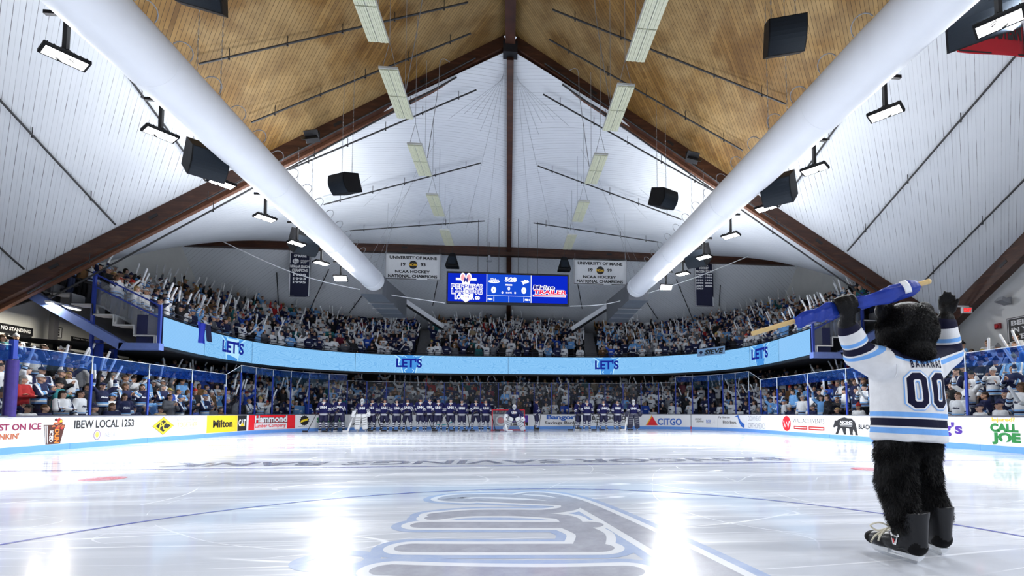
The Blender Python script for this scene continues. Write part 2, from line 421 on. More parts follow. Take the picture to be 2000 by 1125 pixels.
r = thing('roof_beam', 'narrow dark timber valley beam dropping from the peak behind the scoreboard', 'beam'); r['kind'] = 'structure'
MB().beam((0, YG, ZR - 1.1), (0, YT, ZT - 0.12), 0.3, 0.4).build('timber', TIM, r)
MB().beam((0, YT, ZT - 0.12), (0, 46.6, 8.2), 0.34, 0.4).build('lower_timber', TIM, r)
MB().box((0, YG - 0.1, ZR - 0.85), (0.62, 0.5, 0.5)).build('steel_plate', BLACK, r)
# ================================================================ ice markings (painted under the ice)
XL, XR, YE, RC = -12.7, 13.2, 33.0, 7.0
S1 = 21.0; SA = PI / 2 * RC; SE = (XR - RC) - (XL + RC)
def rink(s):
    """point on the boards and the normal toward the ice, s metres along the boards"""
    if s < S1: return Vector((XL, 5 + s)), Vector((1, 0))
    s -= S1
    if s < SA:
        a = PI - s / RC; return Vector((XL + RC + RC * math.cos(a), YE - RC + RC * math.sin(a))), Vector((-math.cos(a), -math.sin(a)))
    s -= SA
    if s < SE: return Vector((XL + RC + s, YE)), Vector((0, -1))
    s -= SE
    if s < SA:
        a = PI / 2 - s / RC; return Vector((XR - RC + RC * math.cos(a), YE - RC + RC * math.sin(a))), Vector((-math.cos(a), -math.sin(a)))
    s -= SA
    return Vector((XR, 26 - s)), Vector((-1, 0))
def wall_fn(s, z, d=0.0):
    p, n = rink(s); q = p + n * d; return (q.x, q.y, z)
def off(s, o):
    p, n = rink(s); q = p - n * o; return (q.x, q.y)
def ice_paint(name, col, wear=0.5):
    m, t, b = base_mat(name)
    tc = t.new('ShaderNodeTexCoord').outputs['Object']
    f = t.ramp(t.noise(tc, 5.0, 6, 0.7), [(0.35, 0.0), (0.75, wear)])
    t.l.new(t.mix(f, col, (0.56, 0.60, 0.67)), b.inputs['Base Color']); 
    cl = t.noise(t.new('ShaderNodeMapping', {'Vector': tc, 'Scale': (0.35, 0.8, 1)}).outputs[0], 1.0, 4); t.l.new(t.math('MULTIPLY_ADD', cl, 0.14, 0.14), b.inputs['Roughness'])
    b.inputs['IOR'].default_value = 1.31; b.inputs['Coat Weight'].default_value = 0.5; b.inputs['Specular IOR Level'].default_value = 0.12; b.inputs['Coat Roughness'].default_value = 0.07; b.inputs['Coat IOR'].default_value = 1.31
    return m
P_BLUE, P_WHITE, P_GREY = ice_paint('faded_blue_paint', (0.34, 0.43, 0.64)), ice_paint('ice_white_paint', (0.72, 0.75, 0.80), 0.2), ice_paint('faded_grey_paint', (0.33, 0.34, 0.40), 0.45)
P_NAVY, P_RED, P_DARK = ice_paint('faded_navy_paint', (0.10, 0.12, 0.42), 0.5), ice_paint('faded_red_paint', (0.6, 0.1, 0.13), 0.7), ice_paint('faded_dark_paint', (0.10, 0.11, 0.18), 0.7)
def flat(z): return lambda u, v, d=0.0: (u, v, z + d)
CX0, CY0 = 0.25, 2.58
mb = MB(); put_stroke(mb, ellipse(CX0 - 0.2, CY0, 4.57, n=120), 0.05, flat(0.002), P_NAVY, 0, True); mb.build('centre_circle_line', None, ice)
mb = MB(); put_stroke(mb, [(XL, 10.32), (XR, 10.32)], 0.10, flat(0.002), P_NAVY, 0); put_stroke(mb, [(XL, 11.72), (XR, 11.72)], 0.04, flat(0.002), P_NAVY, 0); mb.build('blue_line', None, ice)
mb = MB(); put_text(mb, 'BANGOR SAVINGS BANK', lambda u, v, d: (-u, -v, 0.003), -6.3, 6.9, -11.55, -10.75, P_DARK, 0.02); mb.build('blue_line_lettering', None, ice)
mb = MB(); put_stroke(mb, [(XL + 0.2, 29.7), (XR - 0.2, 29.7)], 0.05, flat(0.002), P_RED, 0); mb.build('goal_line', None, ice)
for x in (-6.45, 6.75):
    mb = MB(); put_poly(mb, ellipse(x, 8.95, 0.3, 0.3), flat(0.002), P_RED, 0); mb.build('faceoff_dot', None, ice)
mb = MB(); put_poly(mb, ellipse(0.2, 29.7, 1.8, n=24, t0=PI, t1=2 * PI), flat(0.002), P_BLUE, 0); mb.build('goal_crease', None, ice)
# big script wordmark lying along the ice: e, n and i seen from their side, with a swash
def stroke3(pts, wd, closed=False, taper=None):
    c = catmull(pts, 10)
    for i, (extra, m) in enumerate(((0.34, P_BLUE), (0.16, P_WHITE), (0.0, P_GREY))):
        ws = [((wd if taper is None else wd * (1 + (taper - 1) * k / (len(c) - 1))) + extra) for k in range(len(c))]
        mbs[i].append((c, ws, m))
mbs = [[], [], []]
stroke3([(-0.35, 6.33), (0.0, 6.20), (0.35, 6.08), (0.62, 5.98)], 0.24)                                    # e bar
stroke3([(-0.45, 6.28), (-0.74, 6.42), (-0.62, 6.62), (-0.2, 6.62), (0.2, 6.5), (0.52, 6.28), (0.70, 5.95), (0.68, 5.66), (0.42, 5.5), (0.05, 5.53), (-0.38, 5.56), (-0.72, 5.45)], 0.22)   # e bowl and joint
stroke3([(-0.78, 4.98), (-0.3, 4.93), (0.3, 4.86), (0.78, 4.82)], 0.26)
stroke3([(-0.72, 5.3), (-0.4, 5.44), (0.1, 5.4), (0.55, 5.2), (0.62, 4.9)], 0.22)                            # n arch
stroke3([(-0.76, 4.16), (-0.3, 4.1), (0.2, 4.05), (0.72, 4.0)], 0.24)
stroke3([(0.62, 4.75), (0.72, 4.45), (0.66, 4.12)], 0.26)
stroke3([(-0.8, 3.6), (-0.3, 3.5), (0.3, 3.42), (0.8, 3.4)], 0.24)
stroke3([(-0.8, 2.9), (-0.2, 2.85), (0.4, 2.8), (0.8, 2.75)], 0.24)
stroke3([(0.28, 6.72), (0.55, 6.62), (0.78, 6.2), (0.95, 5.55), (1.12, 4.7), (1.3, 3.7), (1.45, 2.6), (1.55, 1.6)], 0.12, taper=3.2)   # swash
stroke3([(0.2, 6.42), (0.12, 6.62), (0.35, 6.78), (0.6, 6.62)], 0.10)
for i, nm in enumerate(('wordmark_outline', 'wordmark_inline', 'wordmark_fill')):
    mb = MB()
    for k, (c, ws, m) in enumerate(mbs[i]):
        put_stroke(mb, c, ws, flat(0.0010 + i * 0.0005 + k * 0.00003), m, 0)
        for e in (0, -1): put_poly(mb, ellipse(c[e][0], c[e][1], ws[e] / 2, n=20), flat(0.0010 + i * 0.0005 + k * 0.00003), m, 0.00002)
    if i == 0: put_stroke(mb, ellipse(-1.22, 3.86, 0.25, 0.2), 0.12, flat(0.0010), P_BLUE, 0, True)
    mb.f = [f if (Vector(mb.v[f[1]]) - Vector(mb.v[f[0]])).cross(Vector(mb.v[f[2]]) - Vector(mb.v[f[0]])).z > 0 else f[::-1] for f in mb.f]
    mb.build(nm, None, ice)
# ================================================================ dasher boards with their advertisements
BH = 0.98
BOARD = mat('white_board', (0.80, 0.81, 0.82), 0.35, var=0.03, scale=2.0)
KICK = mat('blue_kick_plate', (0.13, 0.32, 0.74), 0.4, var=0.06)
CAP = mat('dark_cap_rail', (0.05, 0.05, 0.07), 0.5)
def ribbon(mb, s0, s1, z0, z1, d0, d1, m):
    """solid strip of the boards from s0 to s1, z0 to z1, between depths d0 and d1"""
    n = max(1, int((s1 - s0) / 0.35)); vs = []
    for i in range(n + 1):
        s = s0 + (s1 - s0) * i / n
        vs += [wall_fn(s, z0, d1), wall_fn(s, z1, d1), wall_fn(s, z1, d0), wall_fn(s, z0, d0)]
    fs = [(4 * i + j, 4 * i + (j + 1) % 4, 4 * i + 4 + (j + 1) % 4, 4 * i + 4 + j) for i in range(n) for j in range(4)] + [(3, 2, 1, 0), (4 * n, 4 * n + 1, 4 * n + 2, 4 * n + 3)]
    mb.add(vs, fs, m)
AD_OFF = []
def panel(s0, s1, label, draw=None):
    p, n = rink((s0 + s1) / 2)
    t = thing('dasher_panel', label, 'rink board', group='dasher boards around the ice')
    g = 0.004
    mb = MB(); ribbon(mb, s0 + g, s1 - g, 0.17, BH - 0.03, -0.09, 0.0, BOARD); mb.build('board_face', None, t)
    mb = MB(); ribbon(mb, s0 + g, s1 - g, 0.0, 0.17, -0.09, 0.012, KICK); mb.build('kick_plate', None, t)
    mb = MB(); ribbon(mb, s0 + g, s1 - g, BH - 0.03, BH, -0.12, 0.02, CAP); mb.build('cap_rail', None, t)
    if draw:
        parts = {}
        def layer(nm):
            return parts.setdefault(nm, MB())
        draw(layer)
        for nm, q in parts.items(): (build_split(q, nm, t) if nm == 'lettering' else q.build(nm, None, t))
    return t
W = wall_fn
def T(mb, txt, u0, u1, v0, v1, m, bold=0.0, shear=0.0, d=0.006): put_text(mb, txt, W, u0, u1, v0, v1, m, bold, shear, d)
def R(mb, u0, u1, v0, v1, m, d=0.003):
    n = max(1, int((u1 - u0) / 0.3))
    for i in range(n):
        a, b = u0 + (u1 - u0) * i / n, u0 + (u1 - u0) * (i + 1) / n
        mb.add([W(a, v0, d), W(b, v0, d), W(b, v1, d), W(a, v1, d)], [(0, 1, 2, 3)], m)
def P(mb, poly, m, d=0.004): put_poly(mb, poly, W, m, d)
MAROON = mat('maroon_print', (0.22, 0.01, 0.06), 0.5); RUST = mat('rust_print', (0.42, 0.1, 0.03), 0.5); COLA = mat('iced_coffee_print', (0.07, 0.02, 0.012), 0.4, var=0.7, scale=25)
OLIVE = mat('olive_gold_print', (0.5, 0.45, 0.12), 0.5); BLUEP = mat('blue_print', (0.03, 0.13, 0.5), 0.5); REDP = mat('red_print', (0.78, 0.01, 0.02), 0.5)
GREYP = mat('grey_print', (0.35, 0.37, 0.42), 0.6); PALE = mat('pale_print', (0.6, 0.63, 0.66), 0.6); TEAL = mat('teal_print', (0.05, 0.45, 0.5), 0.5); PINK = mat('pink_print', (0.75, 0.25, 0.25), 0.5)
GOLD = mat('gold_print', (0.85, 0.5, 0.02), 0.5); SEAL = mat('seal_purple_print', (0.2, 0.12, 0.25), 0.5); DKRED = mat('dark_red_print', (0.4, 0.02, 0.02), 0.5); GREENP = mat('green_print', (0.01, 0.20, 0.035), 0.5)
def ad_coffee(L):
    a = L('lettering'); T(a, 'ST ON ICE', 9.2, 10.36, .60, .775, MAROON, .025); T(a, "NKIN'", 9.22, 9.74, .38, .53, RUST, .02)
    c = L('coffee_cup_picture'); P(c, [(10.52, .18), (10.98, .18), (11.12, .72), (10.43, .72)], COLA, .003)
    for k in range(26): P(c, ellipse(10.72 + .5 * random.random() * .8, .62 + .26 * random.random(), .05, .04, 8), random.choice((COLA, RUST, GOLD, DKRED)), .0035 + k * .0001)
    for u in (10.5, 10.56): P(c, [(u, .2), (u + .02, .2), (u - .02, .7), (u - .04, .7)], PALE, .0066)
    rot = lambda u, v, d: W(10.64 + v, .66 - u, d)
    put_text(c, 'ICED', rot, .1, .42, -.02, .1, BOARD, .02, 0, .007)
    rot2 = lambda u, v, d: W(10.82 + v, .66 - u, d)
    put_text(c, 'DUN', rot2, .06, .46, -.04, .11, ORANGE, .03, 0, .007)
def ad_ibew(L):
    a = L('lettering'); T(a, 'IBEW LOCAL 1253', 11.42, 13.82, .585, .84, INK, .02); T(a, 'NECA', 12.6, 13.02, .29, .43, GREYP)
    c = L('seal_logo'); P(c, ellipse(12.28, .37, .135, .155), SEAL, .003); P(c, ellipse(12.28, .37, .11, .13), PALE, .004); P(c, ellipse(12.28, .38, .075, .09), OLIVE, .005); P(c, [(12.25, .31), (12.31, .31), (12.28, .42)], YELLOW, .006)
    put_stroke(c, catmull([(12.66, .47), (12.78, .5), (12.9, .485), (13.02, .5)], 4), .012, W, GREYP, .004)
def ad_pc(L):
    c = L('diamond_logo'); dia = lambda a, b: [(15.32 - a, .57), (15.32, .57 - b), (15.32 + a, .57), (15.32, .57 + b)]
    P(c, dia(.6, .335), INK, .003); P(c, dia(.57, .315), YELLOW, .004); P(c, dia(.42, .225), INK, .005); T(c, 'PC', 15.08, 15.56, .42, .71, YELLOW, .01, .25, .007)
    a = L('lettering'); T(a, 'BUILDING STRONGER', 16.1, 17.4, .74, .83, GREYP, .005); T(a, 'TOGETHER', 16.1, 17.4, .50, .68, OLIVE, .005); R(a, 16.1, 17.4, .42, .44, GREYP); R(a, 16.25, 17.2, .30, .32, PALE)
def ad_milton(L):
    c = L('yellow_field'); R(c, 18.05, 20.5, .19, .93, YELLOW)
    T(L('lettering'), 'Milton', 18.5, 20.08, .40, .74, INK, .03)
    k = L('black_field'); R(k, 20.52, 21.33, .19, .93, INK); T(k, 'CAT', 20.6, 21.25, .42, .74, BOARD, .03, 0, .006); P(k, [(20.75, .41), (21.15, .41), (20.95, .60)], YELLOW, .008)
def ad_hammond(L):
    c = L('red_field'); R(c, 21.5, 24.75, .19, .94, REDP); R(c, 21.98, 24.25, .20, .52, BOARD, .005)
    a = L('lettering'); T(a, 'Hammond', 22.0, 24.27, .54, .93, INK, .07, 0, .005); T(a, 'Hammond', 22.02, 24.25, .56, .91, BOARD, .03, 0, .007); T(a, 'Lumber Company', 22.03, 24.18, .25, .49, REDP, .02, 0, .007); R(a, 21.98, 24.25, .525, .54, INK, .006)
def ad_burst(L):
    c = L('burst_logo'); n = 28
    P(c, [(25.32 + (.34 if i % 2 else .2) * math.cos(2 * PI * i / n) * .95, .62 + (.34 if i % 2 else .2) * math.sin(2 * PI * i / n)) for i in range(n)], INK, .003)
    P(c, ellipse(25.32, .62, .26, .27), INK, .004); P(c, [(25.08, .5), (25.5, .62), (25.58, .76), (25.14, .64)], YELLOW, .006); R(L('small_print'), 24.95, 25.75, .28, .30, INK)
def ad_sullivan(L):
    T(L('lettering'), 'SULLIVAN', 26.05, 27.7, .50, .78, GREEN, .03); T(L('lettering'), 'AUTO', 26.9, 27.6, .28, .4, INK, .01)
def ad_ss(L):
    c = L('striped_logo')
    for k in range(2): put_stroke(c, catmull([(28.75 + k * .2, .78), (28.35 + k * .2, .66), (28.5 + k * .2, .5), (28.15 + k * .2, .33)], 5), .08, W, INK, .004)
    T(L('lettering'), 'S', 28.85, 29.0, .3, .44, INK, .02)
def ad_ring(L):
    c = L('ring_logo'); put_stroke(c, ellipse(30.0, .52, .34), .04, W, INK, .004, True); P(c, [(29.8, .45), (30.15, .62), (30.0, .4)], INK, .005)
def ad_teal(L):
    put_stroke(L('wave_logo'), catmull([(32.9, .45), (33.3, .3), (33.8, .32), (34.2, .5)], 6), .06, W, TEAL, .004)
def ad_q(L):
    c = L('grey_field'); R(c, 36.72, 37.85, .22, .88, GREYP); put_stroke(c, ellipse(37.25, .56, .3, .28), .09, W, BOARD, .005, True); P(c, ellipse(37.25, .56, .2, .19), PINK, .006)
    k = L('purple_field'); R(k, 37.85, 39.0, .45, .88, PURPLE); R(k, 37.85, 39.0, .22, .45, INK); T(k, 'U', 37.95, 38.35, .52, .84, BOARD, .03); T(k, 'HA', 37.95, 38.9, .25, .42, BOARD, .02)
def ad_bangor(L):
    a = L('lettering'); T(a, 'Bangor', 40.2, 42.1, .54, .92, BLUEP, .035); T(a, 'Savings Bank', 40.1, 42.15, .28, .50, INK, .01)
def ad_bouchard(L):
    a = L('lettering'); T(a, 'BOUCHARD', 43.2, 45.45, .58, .84, INK, .02); T(a, 'Cleaning & Restoration, Inc', 43.2, 45.4, .37, .50, INK, .005, .25)
def ad_citgo(L):
    c = L('triangle_logo'); P(c, [(46.72, .24), (47.52, .24), (47.12, .90)], REDP, .003); P(c, [(46.72, .24), (47.22, .42), (47.12, .90)], ORANGE, .005); P(c, [(46.72, .24), (47.05, .36), (47.12, .90)], GOLD, .006)
    T(L('lettering'), 'CITGO', 47.5, 49.1, .26, .70, BLUEP, .025)
def ad_bgr(L):
    a = L('lettering'); T(a, 'ORONO', 50.0, 50.45, .6, .72, INK, .01, .3); T(a, 'BREWING', 50.1, 50.6, .47, .58, INK, .01, .3); T(a, 'BGR', 50.78, 51.12, .45, .63, BLUEP, .01); R(a, 50.78, 51.12, .37, .40, GREYP)
    put_stroke(L('outline_logo'), catmull([(51.18, .32), (51.3, .5), (51.42, .42), (51.36, .66)], 4), .014, W, PALE, .004)
def ad_fly(L):
    a = L('lettering'); T(a, 'Fly like the', 51.68, 52.55, .69, .84, INK, .005); T(a, 'Black Bears.', 52.0, 53.1, .42, .60, INK, .01); R(a, 52.65, 53.2, .28, .30, GREYP)
    P(L('tail_fin_picture'), [(52.9, .82), (53.25, .93), (53.45, .6), (53.8, .4), (53.78, .2), (53.5, .28), (53.3, .52), (53.2, .8)], BLUEP)
def ad_downeast(L):
    a = L('lettering'); T(a, 'DOWNEAST', 54.15, 55.55, .62, .88, GREYP, -.005); T(a, 'ORTHOPEDICS', 54.15, 55.95, .22, .50, GREYP, .0); T(a, 'tourist', 56.15, 56.8, .62, .74, PALE)
    put_stroke(L('outline_logo'), catmull([(56.4, .2), (56.3, .4), (56.55, .55), (56.8, .6), (56.75, .4), (56.55, .25)], 4), .014, W, PALE, .004)
def ad_wallace(L):
    c = L('round_logo'); P(c, ellipse(57.95, .55, .36, .36), REDP); put_stroke(c, [(57.7, .68), (57.82, .38), (57.95, .62), (58.08, .38), (58.2, .68)], .06, W, BOARD, .006)
    a = L('lettering'); T(a, 'WALLACE EVENTS', 58.5, 60.85, .6, .80, INK, -.005)
    for u0, u1, tx in ((58.55, 59.62, 'RENTALS FOR EVENTS'), (59.72, 60.85, 'WALLACE EVENTS.COM')):
        R(a, u0, u1, .30, .46, DKRED); R(a, u0 + .08, u1 - .08, .36, .40, BOARD, .006)
def ad_ascend(L):
    b = [(61.42, .50), (61.5, .62), (61.52, .72), (61.6, .76), (61.66, .74), (61.8, .80), (62.0, .86), (62.15, .88), (62.35, .84), (62.55, .84), (62.75, .72), (62.82, .52), (62.86, .34), (62.9, .2), (62.74, .2), (62.74, .3), (62.64, .42), (62.6, .28), (62.62, .2), (62.44, .2), (62.44, .3), (62.4, .44), (62.24, .46), (62.2, .3), (62.24, .2), (62.08, .2), (62.02, .34), (61.98, .44), (61.86, .42), (61.78, .28), (61.72, .2), (61.56, .2), (61.62, .3), (61.68, .42), (61.7, .5), (61.6, .5), (61.52, .46), (61.46, .46)]
    c = L('bear_silhouette'); P(c, b, INK); T(c, 'ASCEND', 61.86, 62.6, .62, .74, BOARD, .02, 0, .007); R(c, 61.86, 62.6, .58, .595, BOARD, .006); R(c, 61.9, 62.56, .52, .545, BOARD, .007)
    T(L('lettering'), 'BLACK', 62.95, 63.62, .44, .62, INK, .02)
def ad_darling(L): T(L('lettering'), "Darling's", 65.0, 67.36, .34, .78, PURPLE, .03)
def ad_joe(L):
    a = L('lettering'); T(a, 'Injured?', 68.28, 68.92, .79, .93, GOLD, .02); T(a, 'CALL', 68.22, 69.0, .54, .77, GREENP, .05); T(a, 'JOE', 68.26, 69.05, .2, .53, GREENP, .05)
    P(L('state_outline'), [(68.55, .27), (68.6, .42), (68.66, .47), (68.7, .44), (68.72, .36), (68.66, .28), (68.6, .24)], BOARD, .008)
panel(-14.0, 7.2, 'plain white rink board running past the camera on the bench side')
panel(7.2, 11.3, 'white rink board advertising iced coffee with a brown cup picture', ad_coffee)
panel(11.3, 14.5, 'white rink board reading IBEW LOCAL 1253 with a round seal', ad_ibew)
panel(14.5, 17.95, 'white rink board with a yellow and black diamond logo', ad_pc)
panel(17.95, 21.42, 'rink board with a yellow Milton field and black CAT square', ad_milton)
panel(21.42, 24.8, 'rink board with a red Hammond Lumber Company field', ad_hammond)
panel(24.8, 25.98, 'short white rink board with a black burst logo slashed yellow', ad_burst)
panel(25.98, 27.9, 'white rink board with green lettering behind three skaters', ad_sullivan)
panel(27.9, 29.3, 'white rink board with a black double-S striped logo', ad_ss)
panel(29.3, 32.5, 'white rink board with a black ring logo behind the row of players', ad_ring)
panel(32.5, 36.6, 'white rink board with a teal wave behind the row of players', ad_teal)
panel(36.6, 39.1, 'rink board behind the goal with grey and purple fields', ad_q)
panel(39.1, 42.7, 'white rink board reading Bangor Savings Bank in blue and black', ad_bangor)
panel(42.7, 46.2, 'white rink board reading BOUCHARD behind four players', ad_bouchard)
panel(46.2, 49.72, 'white rink board with a red triangle and blue CITGO lettering', ad_citgo)
panel(49.72, 51.6, 'white rink board with small brewing and BGR logos', ad_bgr)
panel(51.6, 54.0, 'white rink board with a blue tail fin picture', ad_fly)
panel(54.0, 57.2, 'white rink board reading DOWNEAST ORTHOPEDICS in tall grey letters', ad_downeast)
panel(57.2, 61.2, 'white rink board reading WALLACE EVENTS with a red round logo', ad_wallace)
panel(61.2, 64.6, 'white rink board with a black bear silhouette', ad_ascend)
panel(64.6, 67.9, 'white rink board with purple lettering behind the costumed person', ad_darling)
panel(67.9, 72.0, 'white rink board with orange and green CALL JOE lettering', ad_joe)
panel(72.0, 88.0, 'plain white rink board running past the camera beyond the green lettering')
gl = thing('goal_line_strip', 'thin red and grey strip running up the rink boards beside the CITGO board', 'strip')
mb = MB(); ribbon(mb, 49.68, 49.76, 0.02, 0.2, 0.013, 0.016, RED); mb.build('red_end', None, gl)
mb = MB(); ribbon(mb, 49.69, 49.75, 0.2, BH - .03, 0.001, 0.005, GREY); mb.build('grey_strip', None, gl)
# ================================================================ shielding glass
def glass_material(name, tint, refl, op=0.0, opcol=(0, 0, 0)):
    m = bpy.data.materials.new(name); m.use_nodes = True; t = NT(m); t.n.clear()
    tr = t.new('ShaderNodeBsdfTransparent', {0: tint + (1,)}).outputs[0]
    gs = t.new('ShaderNodeBsdfGlossy', {'Color': (1, 1, 1, 1), 'Roughness': 0.03}).outputs[0]
    tc = t.new('ShaderNodeTexCoord').outputs['Object']
    fr = t.new('ShaderNodeFresnel', {0: 1.45}).outputs[0]
    f = t.math('MULTIPLY', fr, refl)
    a = t.new('ShaderNodeMixShader', {0: f, 1: tr, 2: gs}).outputs[0]
    if op:
        df = t.new('ShaderNodeBsdfDiffuse', {0: opcol + (1,)}).outputs[0]
        a = t.new('ShaderNodeMixShader', {0: t.math('MULTIPLY', t.ramp(t.noise(tc, 1.3, 4), [(0.3, 0.6), (0.7, 1.0)]), op), 1: a, 2: df}).outputs[0]
    o = t.new('ShaderNodeOutputMaterial'); t.l.new(a, o.inputs[0]); return m
GLASS = glass_material('clear_rink_glass', (0.93, 0.95, 0.97), 0.6)
TINT = glass_material('blue_reflection_tint', (0.32, 0.5, 0.95), 0.5, 0.34, (0.012, 0.07, 0.42))  # ribbon board's reflection in the glass, painted as a blue tint
POSTB = mat('blue_post', (0.012, 0.035, 0.26), 0.4)
PADM = mat('purple_vinyl_pad', (0.035, 0.02, 0.16), 0.35, var=0.3, scale=9, bump=0.3)
EDGE = mat('glass_edge', (0.55, 0.6, 0.65), 0.3)
def pane(s0, s1, zt, zt1, label, band=None, post=2.3, pad=False):
    t = thing('glass_pane', label, 'rink glass', group='panes of shielding glass above the boards')
    n = max(1, int((s1 - s0) / 0.6)); mb = MB()
    for i in range(n):
        a, b = s0 + (s1 - s0) * i / n, s0 + (s1 - s0) * (i + 1) / n
        za, zb = zt + (zt1 - zt) * i / n, zt + (zt1 - zt) * (i + 1) / n
        mb.add([W(a, BH, -.05), W(b, BH, -.05), W(b, zb, -.05), W(a, za, -.05)], [(0, 1, 2, 3)], GLASS)
    mb.build('glass', None, t)
    if pad:
        mb = MB(); p = W(s0, 0, -.06); mb.tube([(p[0], p[1], BH - .02), (p[0], p[1], 1.6), (p[0], p[1], 2.42)], 0.13, 14); mb.build('padded_post', PADM, t)
        MB().box((p[0], p[1], 2.7), (.12, .12, .5)).build('post', POSTB, t)
    else:
        mb = MB(); mb.beam(W(s0, BH - .02, -.06), W(s0, post, -.06), 0.07, 0.05, up=(1, 0.01, 0)); mb.build('post', POSTB, t)
        if post < zt - .1: MB().beam(W(s0, post, -.05), W(s0, zt, -.05), 0.025, 0.02, up=(1, 0.01, 0)).build('edge_strip', EDGE, t)
    mb = MB()
    for i in range(n):
        a, b = s0 + (s1 - s0) * i / n, s0 + (s1 - s0) * (i + 1) / n
        mb.beam(W(a, zt + (zt1 - zt) * i / n, -.05), W(b, zt + (zt1 - zt) * (i + 1) / n, -.05), 0.014, 0.014)
    mb.build('top_edge', EDGE, t)
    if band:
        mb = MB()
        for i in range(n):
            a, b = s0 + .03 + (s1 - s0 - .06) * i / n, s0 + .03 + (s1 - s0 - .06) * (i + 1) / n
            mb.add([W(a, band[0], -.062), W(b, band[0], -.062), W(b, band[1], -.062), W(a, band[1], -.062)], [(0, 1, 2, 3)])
        mb.build('painted_blue_reflection', TINT, t)  # stands in for a reflection along the top of the pane
    return t
LG = [2.0, 4.5, 7.0, 9.5, 12.02, 14.52, 17.0, 19.51, 20.8]
for i in range(len(LG) - 1):
    last = i == len(LG) - 2; k = i - 3
    lab = 'tall clear glass pane stepping up where the coffee-side boards start to curve' if last else ('clear rink glass pane beside the purple padded post, above the coffee advert' if k == 0 else
          'clear rink glass pane with painted blue reflection, %s beyond the purple padded post' % nth(k) if k > 0 else 'clear rink glass pane, %s before the purple padded post' % nth(-k - 1))
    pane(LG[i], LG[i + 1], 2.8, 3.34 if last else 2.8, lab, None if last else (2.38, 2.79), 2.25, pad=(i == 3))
EG = [20.8, 22.05, 23.29, 24.46, 25.59, 26.75, 27.82, 28.95, 30.09, 31.16, 32.49, 33.64, 34.79, 35.93, 37.07, 38.26, 39.38, 40.52, 41.66, 43.02, 44.08, 45.26, 46.43, 47.56, 48.68, 49.81, 50.92, 51.98, 53.0, 54.2]
for i in range(len(EG) - 1):
    s = (EG[i] + EG[i + 1]) / 2
    where = '%s past the step up by the Milton board' % nth(i)
    blue = s < 27.8 or s > 48.6
    zt = 3.34 if blue else 3.0
    pane(EG[i], EG[i + 1], zt, zt, ('tall glass pane with painted blue reflection, ' if blue else 'tall clear glass pane, ') + where, (3.0, 3.32) if blue else None, 2.98)
RG = [54.2, 55.45, 57.09, 59.67, 62.25, 64.85, 67.5, 70.0, 72.5, 75.0]
for i in range(len(RG) - 1):
    lab = 'tall clear glass pane stepping down beside the grey-lettered orthopedics board' if i == 0 else 'glass pane with painted blue reflection, %s past the tall panes toward CALL JOE' % nth(i - 1)
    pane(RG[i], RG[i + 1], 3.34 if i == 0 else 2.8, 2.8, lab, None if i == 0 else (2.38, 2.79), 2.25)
# ================================================================ stands
DARKC = mat('stand_concrete', (0.035, 0.036, 0.042), 0.8, var=0.3)
SEATM = mat('dark_seat', (0.012, 0.014, 0.03), 0.6)
LOW_ROWS = 7
def low_row(k): return 0.75 + 0.85 * k, 0.05 + 0.36 * k            # offset behind the boards, floor height
def strip(mb, pts_a, pts_b, za, zb, m=None):
    vs = [(x, y, za) for x, y in pts_a] + [(x, y, zb) for x, y in pts_b]; n = len(pts_a)
    mb.add(vs, [(i, i + 1, n + i + 1, n + i) for i in range(n - 1)], m)
SS = [-10 + 0.9 * i for i in range(107)]
for k in range(LOW_ROWS):
    o, z = low_row(k); mb = MB()
    a = [off(s, o - 0.42) for s in SS]; b = [off(s, o + 0.43) for s in SS]
    strip(mb, a, b, z, z); strip(mb, a, a, z - 0.42, z)
    struct(mb.build('floor_lower_tier', DARKC))
    mb = MB()
o, z = low_row(LOW_ROWS - 1); mb = MB(); strip(mb, [off(s, o + .43) for s in SS], [off(s, o + 2.4) for s in SS], z, z); struct(mb.build('floor_walkway', DARKC))
# balcony outline
BAL = [(-14.1, 22.2), (-14.4, 25.6), (-14.3, 28.4), (-13.4, 31.2), (-11.6, 33.5), (-8.6, 35.15), (-4.5, 35.72), (0, 35.8), (4.5, 35.72), (8.6, 35.15), (11.6, 33.5), (13.4, 31.2), (14.3, 28.4), (14.4, 25.6), (14.1, 22.2)]
BC = catmull(BAL, 8)
BL = [0.0]
for i in range(1, len(BC)): BL.append(BL[-1] + (BC[i] - BC[i - 1]).length)
BTOT = BL[-1]
def bal(s, o=0.0):
    """point s metres along the balcony front, o metres behind it; and the unit normal toward the rink"""
    s = min(max(s, 0.0), BTOT - 1e-4)
    i = max(j for j in range(len(BL) - 1) if BL[j] <= s); t = (s - BL[i]) / (BL[i + 1] - BL[i])
    p = BC[i].lerp(BC[i + 1], t)
    a = bal_t(i); b = bal_t(i + 1); tg = a.lerp(b, t).normalized()
    n = Vector((tg.y, -tg.x))
    return p - n * o, n
def bal_t(i): return (BC[min(i + 1, len(BC) - 1)] - BC[max(i - 1, 0)]).normalized()
UP_ROWS = 9
def up_row(k): return 0.55 + 0.78 * k, 4.2 + 0.41 * k
BS = [BTOT * i / 90 for i in range(91)]
def clampx(p): return (max(-20.7, min(20.7, p[0])), min(46.5, p[1]))
for k in range(UP_ROWS):
    o, z = up_row(k); mb = MB()
    a = [clampx(bal(s, o - .39)[0]) for s in BS]; b = [clampx(bal(s, o + .39)[0]) for s in BS]
    strip(mb, a, b, z, z); strip(mb, a, a, z - .41, z); struct(mb.build('floor_upper_tier', DARKC))
o, z = up_row(UP_ROWS - 1)
mb = MB(); strip(mb, [clampx(bal(s, o + .39)[0]) for s in BS], [clampx(bal(s, o + 3.2)[0]) for s in BS], z, z); struct(mb.build('floor_upper_walkway', DARKC))
